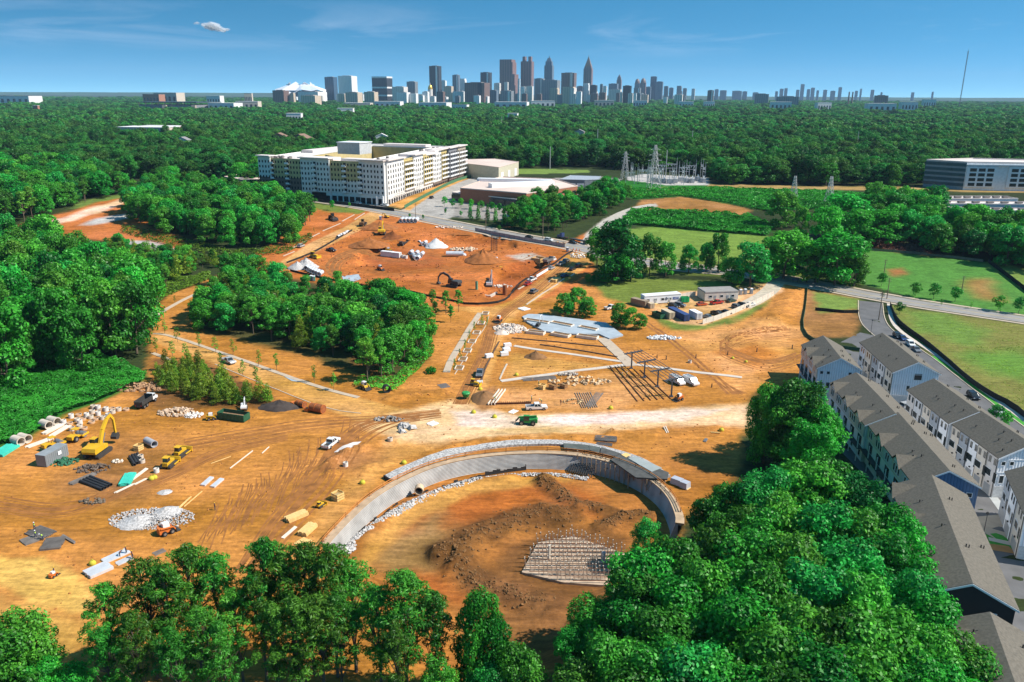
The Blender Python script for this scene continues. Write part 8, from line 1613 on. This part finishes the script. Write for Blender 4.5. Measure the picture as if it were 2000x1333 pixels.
def tower(label, x0, x1, yt, yb, dist, m, kind='flat', m2=None, name='tower_block', lean=.32, cat='skyscraper'):
    """x0..x1 and top given in pixels at the stated distance; the foot goes down to the ground"""
    ray_ = ray((x0 + x1) / 2, yt); k = dist / ray_.y; p = ray_ * k + Vector((0, 0, CAM_H)); w_ = (x1 - x0) / F * dist * 1.005; zb = 15.0; h = p.z - zb; ang = -lean; cw = w_ / (math.cos(ang) + .75 * math.sin(lean)); dp = cw * .75
    t = thing(name, label, cat, (p.x, dist, zb), ang); M = FM[m]
    if kind == 'flat':
        MB().box((0, 0, h / 2), (cw, dp, h)).build('shaft', M, t); MB().box((0, 0, h + 1.2), (cw * .55, dp * .55, 2.6)).build('roof_plant', ROOFG, t)
        if m2: MB().box((cw * .28, -dp * .02, h / 2 - 1), (cw * .2, dp + 1.2, h - 2)).build('light_bay', FM[m2], t)
    elif kind == 'bands':
        MB().box((0, 0, h / 2), (cw, dp, h)).build('shaft', M, t)
        for z in (h - 4, h * .62, h * .35): MB().box((0, 0, z), (cw + 1.5, dp + 1.5, 8)).build('white_band', FM[m2], t)
    elif kind == 'steps':
        MB().box((-cw * .12, 0, h / 2), (cw * .76, dp, h)).build('shaft', M, t); MB().box((cw * .18, -2, h * .47), (cw * .3, dp, h * .94)).build('stepped_bay', FM[m2 or m], t); MB().box((cw * .36, -4, h * .34), (cw * .22, dp, h * .68)).build('stepped_bay', FM[m2 or m], t); MB().box((cw * .47, -5, h * .22), (cw * .12, dp, h * .44)).build('stepped_bay', FM[m2 or m], t)
    elif kind == 'twin':
        MB().box((0, 0, h * .45), (cw, dp, h * .9)).build('shaft', M, t)
        for s in (-1, 1): MB().box((s * cw * .27, 0, h * .93), (cw * .24, dp * .6, h * .14)).build('crown_block', FM['granite'], t)
    elif kind == 'peak':
        MB().box((0, 0, h * .40), (cw, dp, h * .80)).build('shaft', M, t); MB().box((0, 0, h * .84), (cw * .78, dp * .78, h * .08)).build('setback', M, t); k_ = MB(); k_.box((0, 0, h * .915), (cw * .62, dp * .62, h * .07), taper=.55); k_.box((0, 0, h * .97), (cw * .14, dp * .14, h * .06), taper=.2); k_.build('crown', M, t)
    elif kind == 'pyramid':
        MB().box((0, 0, h * .36), (cw, dp, h * .72)).build('shaft', M, t); MB().box((0, 0, h * .74), (cw * .84, dp * .84, h * .04)).build('setback', FM['granite'], t); MB().box((0, 0, h * .86), (cw * .78, dp * .78, h * .20), taper=.06).build('lattice_pyramid', mat('gilded girders', (.24, .15, .10), .5), t); MB().tube((0, 0, h * .95), (0, 0, h), 1.6, .8, 6).build('spire', ROOFG, t)
    elif kind == 'dome':
        MB().box((0, 0, h * .4), (cw, dp, h * .8)).build('shaft', M, t); k_ = MB(); n = 14
        for i in range(5):
            a = i / 5 * 1.4; a2 = (i + 1) / 5 * 1.4; k_.tube((0, 0, h * (.8 + .2 * math.sin(a))), (0, 0, h * (.8 + .2 * math.sin(a2))), cw * .5 * math.cos(a), cw * .5 * math.cos(a2), n)
        k_.build('dome', FM[m2 or m], t)
    return t
TW = [('dark blue glass slab tower right of the stadium', 635, 657, 151, 178, 4700, 'blue', 'flat', None), ('broad white office tower with window grid', 662, 695, 149, 183, 4500, 'white', 'flat', None), ('wide dark block with white roof bands', 728, 764, 150, 179, 4400, 'dark', 'bands', 'white'), ('tall dark slab with a white stripe, left of the gold dome tower group', 839, 861, 129.5, 185, 4500, 'dark', 'flat', 'white'),
 ('slim grey white tower right of the tall dark slab', 884, 898, 147, 178, 4800, 'steel', 'flat', 'white'), ('stepped white tower beside the slim grey one', 899, 913, 154, 182, 4600, 'white', 'steps', 'white'), ('dark tower with a white corner bay', 939, 960, 142, 163, 4900, 'dark', 'flat', 'white'), ('brown brick twin slab in front of the skyline', 909, 955, 162, 193, 3900, 'brown', 'flat', 'black'), ('beige low slab block in front of the white tower', 712, 737, 180, 201, 3300, 'tan', 'flat', None),
 ('red granite stepped tower, highest left of centre', 977, 1013, 117, 180, 4800, 'granite', 'steps', 'granite'), ('twin crowned red grey tower', 1018, 1042.5, 111, 180, 4900, 'granite', 'twin', None), ('dark peaked tower with pointed crown', 1064, 1082, 109, 165, 5100, 'steel', 'peak', None), ('broad brown slab with pale right edge', 1097, 1126, 143, 172, 4700, 'brown', 'flat', 'pale'), ('tallest tower, brown with a tapering spire', 1141, 1159, 107, 165, 5600, 'granite', 'pyramid', None),
 ('grey block between the twin and peaked towers', 1044, 1064, 154, 181, 4600, 'grey', 'flat', 'pale'), ('dull grey block below the peaked tower', 1059, 1094, 157, 180, 4500, 'grey', 'flat', None), ('tan hotel block at the forest edge, left', 1074, 1096, 172, 194, 4000, 'tan', 'steps', 'tan'), ('beige stepped block at the forest edge, right', 1099, 1131, 170, 194, 3900, 'tan', 'steps', 'pale'), ('bluish block left below the spire tower', 1127, 1140, 169, 190, 4700, 'steel', 'flat', None), ('white cluster block below the spire tower', 1140, 1154, 163, 188, 4700, 'white', 'steps', 'white'), ('dark block right below the spire tower', 1152, 1167, 167, 190, 4600, 'dark', 'flat', None),
 ('slim pale tower right of the dark block', 1172, 1178, 165, 187, 5000, 'grey', 'flat', None), ('white slab right of the slim pale tower', 1178, 1186, 169, 187, 4900, 'white', 'flat', None), ('peaked midtown tower standing alone', 1205, 1215, 145, 172, 6400, 'granite', 'peak', None), ('low blue block left of the peaked midtown tower', 1189, 1208, 164, 185, 6200, 'steel', 'flat', None), ('black cube tower at the forest edge', 1217, 1234, 168, 192, 4300, 'black', 'flat', None), ('left domed tower of the pair', 1240, 1251, 154, 178, 6600, 'steel', 'dome', 'brown'), ('right domed tower of the pair', 1251, 1263, 153, 178, 6600, 'granite', 'dome', 'brown'), ('tall blue glass tower of midtown', 1271, 1284, 150, 184, 6800, 'blue', 'flat', None), ('blue slab right of the tall midtown tower', 1281, 1296, 160, 187, 6700, 'steel', 'flat', None),
 ('grey midtown tower, first right of the blue slab', 1297, 1306, 169, 187, 6900, 'grey', 'flat', None), ('grey midtown tower, second right of the blue slab', 1307, 1316, 172, 188, 6900, 'steel', 'flat', None), ('grey pair of midtown towers', 1322, 1334, 168, 188, 7000, 'grey', 'steps', 'grey'), ('small tower with crane at the right end of midtown', 1334, 1342, 173, 188, 7000, 'grey', 'flat', None), ('pale small tower at the end of midtown', 1351, 1358, 174, 188, 7300, 'pale', 'flat', None), ('reddish block alone right of midtown', 1382, 1395, 177, 193, 4600, 'brown', 'flat', 'white'),
 ('white capitol annex block', 767, 795, 170, 186, 4300, 'pale', 'flat', None), ('grey topped annex tower', 795, 815, 160, 184, 4400, 'grey', 'flat', None), ('white block right of the dark slab', 861, 872, 158, 181, 4700, 'white', 'flat', None), ('low white block before the stepped tower', 885, 911, 179, 193, 4000, 'white', 'flat', None), ('grey glass block right of the brown slab', 955, 973, 177, 193, 4000, 'steel', 'flat', None), ('pale slab left of the granite tower', 965, 978, 163, 180, 4600, 'pale', 'flat', None), ('bright pale bay tower before the granite tower', 985, 993, 161, 182, 4500, 'pale', 'flat', None), ('thin white obelisk tower before the twin tower', 1011.5, 1016, 155, 199, 4000, 'white', 'flat', None),
 ('pale block before the twin tower', 1027, 1042, 169, 190, 4300, 'pale', 'flat', None), ('light block below the granite tower, left', 978, 1003, 178, 193, 4200, 'grey', 'flat', 'white'), ('blue white tower block below the twin tower', 1016, 1027, 170, 190, 4300, 'white', 'flat', None), ('tan block left of the beige low slab', 676, 706, 181, 194, 3700, 'tan', 'flat', None), ('long white hall below the stadium', 585, 635, 180, 189, 4000, 'white', 'flat', None), ('brown grey block left of the stadium', 534, 562, 177, 194, 3900, 'brown', 'flat', None), ('small red brick row below the stadium', 590, 625, 187, 195, 3500, 'tan', 'flat', None), ('white and grey court block left of the dome', 775, 800, 181, 197, 3800, 'white', 'flat', None), ('white court block beside the gold dome', 800, 816, 183, 197, 3800, 'white', 'flat', None), ('pale office block between dome and brown slab', 868, 885, 169, 188, 4500, 'tan', 'flat', None),
 ('grey flat block far right of the spire tower', 1190, 1215, 175, 190, 5200, 'pale', 'flat', None), ('dark blue low block before midtown', 1238, 1252, 172, 189, 5400, 'grey', 'flat', 'white'), ('pale teal tower before the domed pair', 1262, 1272, 170, 187, 5900, 'steel', 'flat', None)]
for l, a, b, t_, bt, d_, m_, k_, m2 in TW: tower(l, a, b, t_, bt, d_, m_, k_, m2)
for i, (a, b, t_) in enumerate([(1396, 1404, 175), (1406, 1420, 177), (1430, 1450, 178), (1450, 1460, 179), (1470, 1482, 181), (1514, 1520, 179), (1523, 1531, 174), (1532, 1539, 173), (1555, 1562, 176), (1564, 1572, 165), (1576, 1583, 175), (1584, 1592, 172), (1595, 1600, 177), (1608, 1616, 176), (1622, 1632, 178), (1638, 1645, 171), (1670, 1676, 178), (1680, 1684, 174), (1701, 1708, 176), (1720, 1724, 181), (1780, 1786, 181), (1820, 1824, 180)]): tower('hazy blue far tower on the horizon right of midtown', a, b, t_, 187, 9500 if i < 5 else 10500, 'steel', 'flat', None)['group'] = 'hazy towers on the far horizon'
rs_ = random.Random(12)
for i in range(64):
    a = rs_.uniform(560, 1330); wq = rs_.uniform(6, 17); tower('small pale low rise block at the foot of the skyline', a, a + wq, rs_.uniform(179, 191), 195, rs_.uniform(3700, 4700), rs_.choice(('white', 'white', 'pale', 'tan', 'grey', 'brown')), 'flat', None, 'low_rise_block', .32, 'city block')['group'] = 'low blocks at the foot of the skyline'
t = tower('brick block of the old works right of the hazy towers', 1708, 1735, 187, 197, 4300, 'brown', 'flat', None); tower('dark low hall in the forest right of midtown', 1474, 1503, 184, 192, 4200, 'grey', 'flat', None); tower('long dark low hall beside it, below the hazy towers', 1515, 1562, 189, 193, 4000, 'grey', 'flat', None)
for u, l in [(1659, 'left'), (1666, 'right')]:
    q = ray(u, 181); p = q * (4200 / q.y) + Vector((0, 0, CAM_H)); t = thing('chimney_stack', 'brick chimney stack of the old works, %s of two' % l, 'chimney', (p.x, p.y, 15)); MB().tube((0, 0, 0), (0, 0, p.z - 15), 4.2, 3.2, 10).build('stack', FM['brown'], t); MB().tube((0, 0, p.z - 15), (0, 0, p.z - 12), 3.8, n=10).build('stack_rim', ROOFG, t)
# gold dome
q = ray(840, 162); p = q * (4250 / q.y) + Vector((0, 0, CAM_H)); t = thing('domed_capitol', 'pale capitol with a golden dome before the dark slab', 'capitol', (p.x, p.y, 15)); h = p.z - 15; MB().box((0, 0, 20), (105, 50, 40)).build('main_block', FM['tan'], t); MB().tube((0, 0, 40), (0, 0, h * .72), 12, n=16).build('drum', FM['pale'], t); k = MB(); [k.tube((0, 0, h * (.72 + .2 * math.sin(a))), (0, 0, h * (.72 + .2 * math.sin(a + .3))), 12 * math.cos(a), 12 * math.cos(a + .3), 16) for a in (0, .3, .6, .9, 1.2)]; k.build('dome', mat('gold leaf', (.70, .42, .06), .35, .6), t); MB().tube((0, 0, h * .9), (0, 0, h), 2, .6, 8).build('lantern', FM['pale'], t)
# stadium: folded white roof petals on glass
q = ray(586, 160); d_ = 4500; p = q * (d_ / q.y) + Vector((0, 0, CAM_H)); h = p.z - 15; W2 = 46 / F * d_; t = thing('stadium', 'faceted white petal roofed stadium left of the towers', 'stadium', (p.x, d_, 15)); n = 8
MB().prism([(W2 * .98 * math.cos(6.283 * i / n + .2), W2 * .8 * math.sin(6.283 * i / n + .2)) for i in range(n)], 0, h * .62).build('glass_wall', mat('stadium glass', (.16, .20, .25), .25), t)
for i in range(n):
    a0, a1, am = 6.283 * i / n + .2, 6.283 * (i + 1) / n + .2, 6.283 * (i + .5) / n + .2; P = lambda a, r, z: (W2 * r * math.cos(a), W2 * r * .8 * math.sin(a), z)
    lo_ = .42 if i % 2 else .60; m_ = MB(); m_.add([P(a0, 1.02, h * .66), P(a1, 1.02, h * .66), P(am, 1.04, h * lo_), P(am, .42, h * (1.0 if i % 2 else .9)), P(a0, .55, h * .84), P(a1, .55, h * .84)], [(0, 2, 3, 4), (2, 1, 5, 3)]); m_.build('roof_petal', mat('stadium white', (.74, .75, .78), .45) if i % 3 else mat('stadium grey', (.48, .52, .58), .4), t)
MB().prism([(W2 * .56 * math.cos(6.283 * i / n + .2), W2 * .45 * math.sin(6.283 * i / n + .2)) for i in range(n)], h * .80, h * .88).build('oculus_roof', MATS['stadium white'], t)
# older dark stadium in the forest at left
q = ray(345, 199); d_ = 2600; p = q * (d_ / q.y) + Vector((0, 0, CAM_H)); h = p.z - 15; t = thing('stadium', 'dark steel ballpark grandstand rising from the forest at left', 'stadium', (p.x, d_, 15)); MB().prism([(-105, -30), (75, -40), (120, 30), (40, 70), (-90, 50)], 0, h * .75).build('stand', mat('stand concrete', (.22, .22, .24), .7), t); MB().prism([(-112, -36), (78, -46), (128, 34), (44, 78), (-98, 56)], h - 3, h).build('roof', mat('dark green roof', (.05, .075, .08), .5), t); k = MB(); [k.beam((x, -44, h * .7), (x, -40, h - 2), 2) for x in range(-100, 80, 20)]; k.build('roof_column', DSTEEL, t)
for x in (-20, 70): MB().box((x, -46, h * .36), (12, 8, h * .72)).build('brick_tower', FM['tan'], t)
CLEAR.append((p.x + 10, d_ - 30, 150, 130))
# radio mast
p0 = ray(1877, 187); d_ = 3600; p = p0 * (d_ / p0.y) + Vector((0, 0, CAM_H)); qt = ray(1890, 100); pt = qt * (d_ / qt.y) + Vector((0, 0, CAM_H)); t = thing('radio_mast', 'tall thin radio mast on the right horizon', 'radio mast', (p.x, d_, 15)); hh = pt.z - 15; k = MB()
for a in range(3): x, y = 1.8 * math.cos(a * 2.094), 1.8 * math.sin(a * 2.094); k.beam((x, y, 0), (x, y, hh), .8)
for z in range(0, int(hh), 8): k.beam((1.8, 0, z), (-.9, 1.56, z + 8), .4); k.beam((-.9, 1.56, z), (-.9, -1.56, z + 8), .4)
k.build('lattice', mat('mast grey', (.20, .19, .20), .6), t); MB().tube((0, 0, hh), (0, 0, hh + 14), .5, .2, 6).build('antenna', STEEL, t)
# buildings peeping out of the canopy
HW = [mat('house white', (.70, .68, .65), .8), mat('house cream', (.55, .47, .38), .8), mat('house brick', (.36, .17, .11), .9), mat('house grey', (.36, .37, .39), .8)]; HR = [mat('roof grey', (.22, .21, .21), .9), mat('roof pale', (.68, .66, .64), .8), mat('roof brown', (.22, .14, .10), .9)]
def house(label, u, v, dist, wd, wall, roof, flat=False, zt=20.0):
    q = ray(u, v); p = q * (dist / q.y) + Vector((0, 0, CAM_H)); h = max(6, p.z - 15); h = min(h, 19) if dist < 1300 else h; t = thing('forest_hall' if flat else 'house', label, 'hall' if flat else 'house', (p.x, dist, 15), rnd.uniform(-.25, .1)); dp = wd * .6
    if flat: MB().box((0, 0, h / 2), (wd, dp, h)).build('wall', wall, t); MB().box((0, 0, h + .3), (wd + 1, dp + 1, .7)).build('roof', roof, t); [MB().box((x, -dp / 2 - .05, h * .6), (wd * .09, .3, h * .3)).build('window', GLASS, t) for x in np.linspace(-wd * .4, wd * .4, 5)]
    else:
        e = h - wd * .22; MB().side([(-wd / 2, 0), (wd / 2, 0), (wd / 2, e), (0, h - .2), (-wd / 2, e)], -dp / 2, dp / 2).build('wall', wall, t); k = MB()
        for s in (-1, 1): k.side([(0, h), (s * (wd / 2 + .6), e - .4), (s * (wd / 2 + .6), e), (0, h + .4)], -dp / 2 - .5, dp / 2 + .5)
        k.build('roof', roof, t); [MB().box((x, -dp / 2 - .05, e * .7), (wd * .14, .2, wd * .14)).build('window', GLASS, t) for x in (-wd * .25, wd * .25)]
    CLEAR.append((p.x, dist - 16, wd * .62 + 4, 22)); CLEAR.append((p.x, dist, wd * .8 + 4, dp + 6)); return t
H_ = [(357, 268, 900, 14, 0, 0, 0, 'white gabled house alone in the forest left of the apartments'), (8, 288, 800, 22, 3, 1, 1, 'pale house at the left picture edge'), (290, 245, 1150, 70, 1, 1, 1, 'long pale school roof in the left forest'), (310, 243, 1180, 50, 2, 1, 1, 'brick and white school wing behind the long roof'), (545, 255, 1000, 26, 2, 2, 0, 'brown roofed house behind the apartments, left'), (588, 259, 980, 26, 2, 2, 0, 'brown roofed house behind the apartments, right'), (745, 255, 1000, 14, 0, 1, 0, 'pale house above the apartment roof'), (575, 222, 1700, 30, 0, 1, 1, 'white hall in the forest below the skyline, left'), (675, 212, 2100, 40, 0, 1, 1, 'white hall in the forest below the white tower'), (70, 205, 2300, 18, 2, 1, 1, 'small block in the far left forest'), (300, 183, 3400, 90, 2, 0, 1, 'brick block on the far left horizon'), (330, 180, 3500, 130, 1, 1, 1, 'long cream hospital on the far left horizon'), (440, 200, 2600, 110, 0, 1, 1, 'white halls right of the ballpark'), (485, 197, 2700, 90, 1, 1, 1, 'pale halls between ballpark and stadium'), (420, 186, 3300, 70, 0, 1, 1, 'white block far behind the ballpark'), (40, 186, 3300, 160, 0, 0, 1, 'long pale works on the far left'), (485, 181, 3600, 40, 1, 1, 1, 'tan block left behind the stadium'),
  (700, 200, 3000, 120, 1, 1, 1, 'low pale halls below the beige slab'), (760, 197, 3100, 120, 0, 1, 1, 'low white halls before the court blocks'), (850, 199, 3000, 130, 0, 1, 1, 'long white hall before the gold dome'), (900, 203, 2700, 60, 0, 0, 1, 'small grey hall in the forest before the brown slab'), (1000, 198, 3100, 150, 0, 1, 1, 'long white hall before the granite tower'), (1060, 196, 3400, 120, 0, 1, 1, 'white hall before the tan hotel'), (1180, 195, 3500, 100, 1, 1, 1, 'pale hall right of the beige block'), (1250, 195, 3500, 70, 0, 1, 1, 'white hall before the black cube tower'), (1340, 197, 3300, 70, 0, 1, 1, 'white roof in the forest right of midtown'), (1385, 197, 3200, 50, 0, 1, 1, 'second white roof in the forest right of midtown'), (1525, 198, 3000, 90, 0, 1, 1, 'white roofs below the hazy towers'), (1608, 199, 2900, 60, 0, 1, 1, 'white roof left of the chimney stacks'), (1720, 201, 2800, 110, 0, 1, 1, 'bright white roof below the brick works'), (1775, 198, 3000, 70, 0, 1, 1, 'white roof right of the brick works'), (1815, 193, 3500, 60, 0, 1, 1, 'white roof left of the radio mast'), (1132, 245, 1150, 14, 1, 0, 0, 'cream house in the middle forest'), (1002, 222, 1700, 20, 0, 1, 1, 'white house high in the middle forest')]
for u, v, dist, wd, a, b, fl_, l in H_: house(l, u, v + (1.6 if dist > 2200 else 0), dist, wd * (.8 if dist > 2200 else 1), HW[a], HR[b], bool(fl_))
# one small cumulus puff, far beyond the haze
rs = np.random.RandomState(8); q = ray(415, 54); p = q * (16500 / q.y) + Vector((0, 0, CAM_H)); bm = bmesh.new()
for i in range(120):
    a = np.clip(rs.normal() * .24, -.55, .55); f = bmesh.ops.create_icosphere(bm, subdivisions=2, radius=(26 + 44 * rs.rand()) * (1.1 - abs(a) * 1.1)); off = Vector((a * 560, (rs.rand() - .5) * 160, (rs.rand() - .35) * 105 * (1 - abs(a)) - a * 115))
    for v in f['verts']: v.co = Vector((v.co.x * 1.25, v.co.y, v.co.z * .8)) + off
me = bpy.data.meshes.new('cloud'); bm.to_mesh(me); bm.free(); me.shade_smooth(); cl = bpy.data.objects.new('cloud', me); COL.objects.link(cl); cl.location = p; cl['kind'] = 'structure'
CM = bpy.data.materials.new('cloud vapour'); CM.use_nodes = True; N, L = CM.node_tree.nodes, CM.node_tree.links; N.clear(); d = N.new('ShaderNodeBsdfDiffuse'); tr = N.new('ShaderNodeBsdfTranslucent'); m1 = N.new('ShaderNodeMixShader'); m1.inputs[0].default_value = .6; tp = N.new('ShaderNodeBsdfTransparent'); m2 = N.new('ShaderNodeMixShader'); lw = N.new('ShaderNodeLayerWeight'); lw.inputs[0].default_value = .5; rr = N.new('ShaderNodeMapRange'); ou = N.new('ShaderNodeOutputMaterial')
for n in (d, tr): n.inputs[0].default_value = (.97, .97, .97, 1)
L.new(d.outputs[0], m1.inputs[1]); L.new(tr.outputs[0], m1.inputs[2]); L.new(lw.outputs['Facing'], rr.inputs[0]); rr.inputs[1].default_value = .05; rr.inputs[2].default_value = .75; rr.inputs[3].default_value = .74; rr.inputs[4].default_value = 1; L.new(rr.outputs[0], m2.inputs[0]); L.new(m1.outputs[0], m2.inputs[1]); L.new(tp.outputs[0], m2.inputs[2]); L.new(m2.outputs[0], ou.inputs[0]); me.materials.append(CM)
HAZE_D = 0.000036
NF = far_forest()
# distant ridge line on the horizon
mh = MB(); xs = np.linspace(-15000, 15000, 160); hh_ = 45 + 30 * fbm(xs / 2600, xs * 0, 5, 4)
vs = []; fs = []
for i, (x, h) in enumerate(zip(xs, hh_)):
    vs += [(x, 11800, 10), (x, 12600, h), (x, 13600, 10)]
for i in range(len(xs) - 1):
    a, b = 3 * i, 3 * i + 3; fs += [(a, b, b + 1, a + 1), (a + 1, b + 1, b + 2, a + 2)]
mh.add(vs, fs); tag(mh.build('hills', mat('hill woods', (.03, .07, .03), .95, var=.3, scale=.002)), kind='structure')
# the air between here and the city
hzb = MB(); hzb.box((0, 6700, 215), (32000, 14600, 460)); hb = hzb.build('haze', None) if False else None
me = bpy.data.meshes.new('haze'); me.from_pydata(hzb.v, [], hzb.f)
hb = bpy.data.objects.new('haze', me); COL.objects.link(hb); hb['kind'] = 'stuff'
HM = bpy.data.materials.new('haze air'); HM.use_nodes = True; N, L = HM.node_tree.nodes, HM.node_tree.links
for n in list(N): N.remove(n)
o_ = N.new('ShaderNodeOutputMaterial'); pv = N.new('ShaderNodeVolumePrincipled'); pv.inputs['Color'].default_value = (.50, .74, 1.0, 1); pv.inputs['Density'].default_value = HAZE_D
pv.inputs['Anisotropy'].default_value = .0
L.new(pv.outputs[0], o_.inputs['Volume']); me.materials.append(HM); HM.cycles.homogeneous_volume = True if hasattr(HM.cycles, 'homogeneous_volume') else None
print('TREES', NTREE, CNT, 'FOREST', NF)
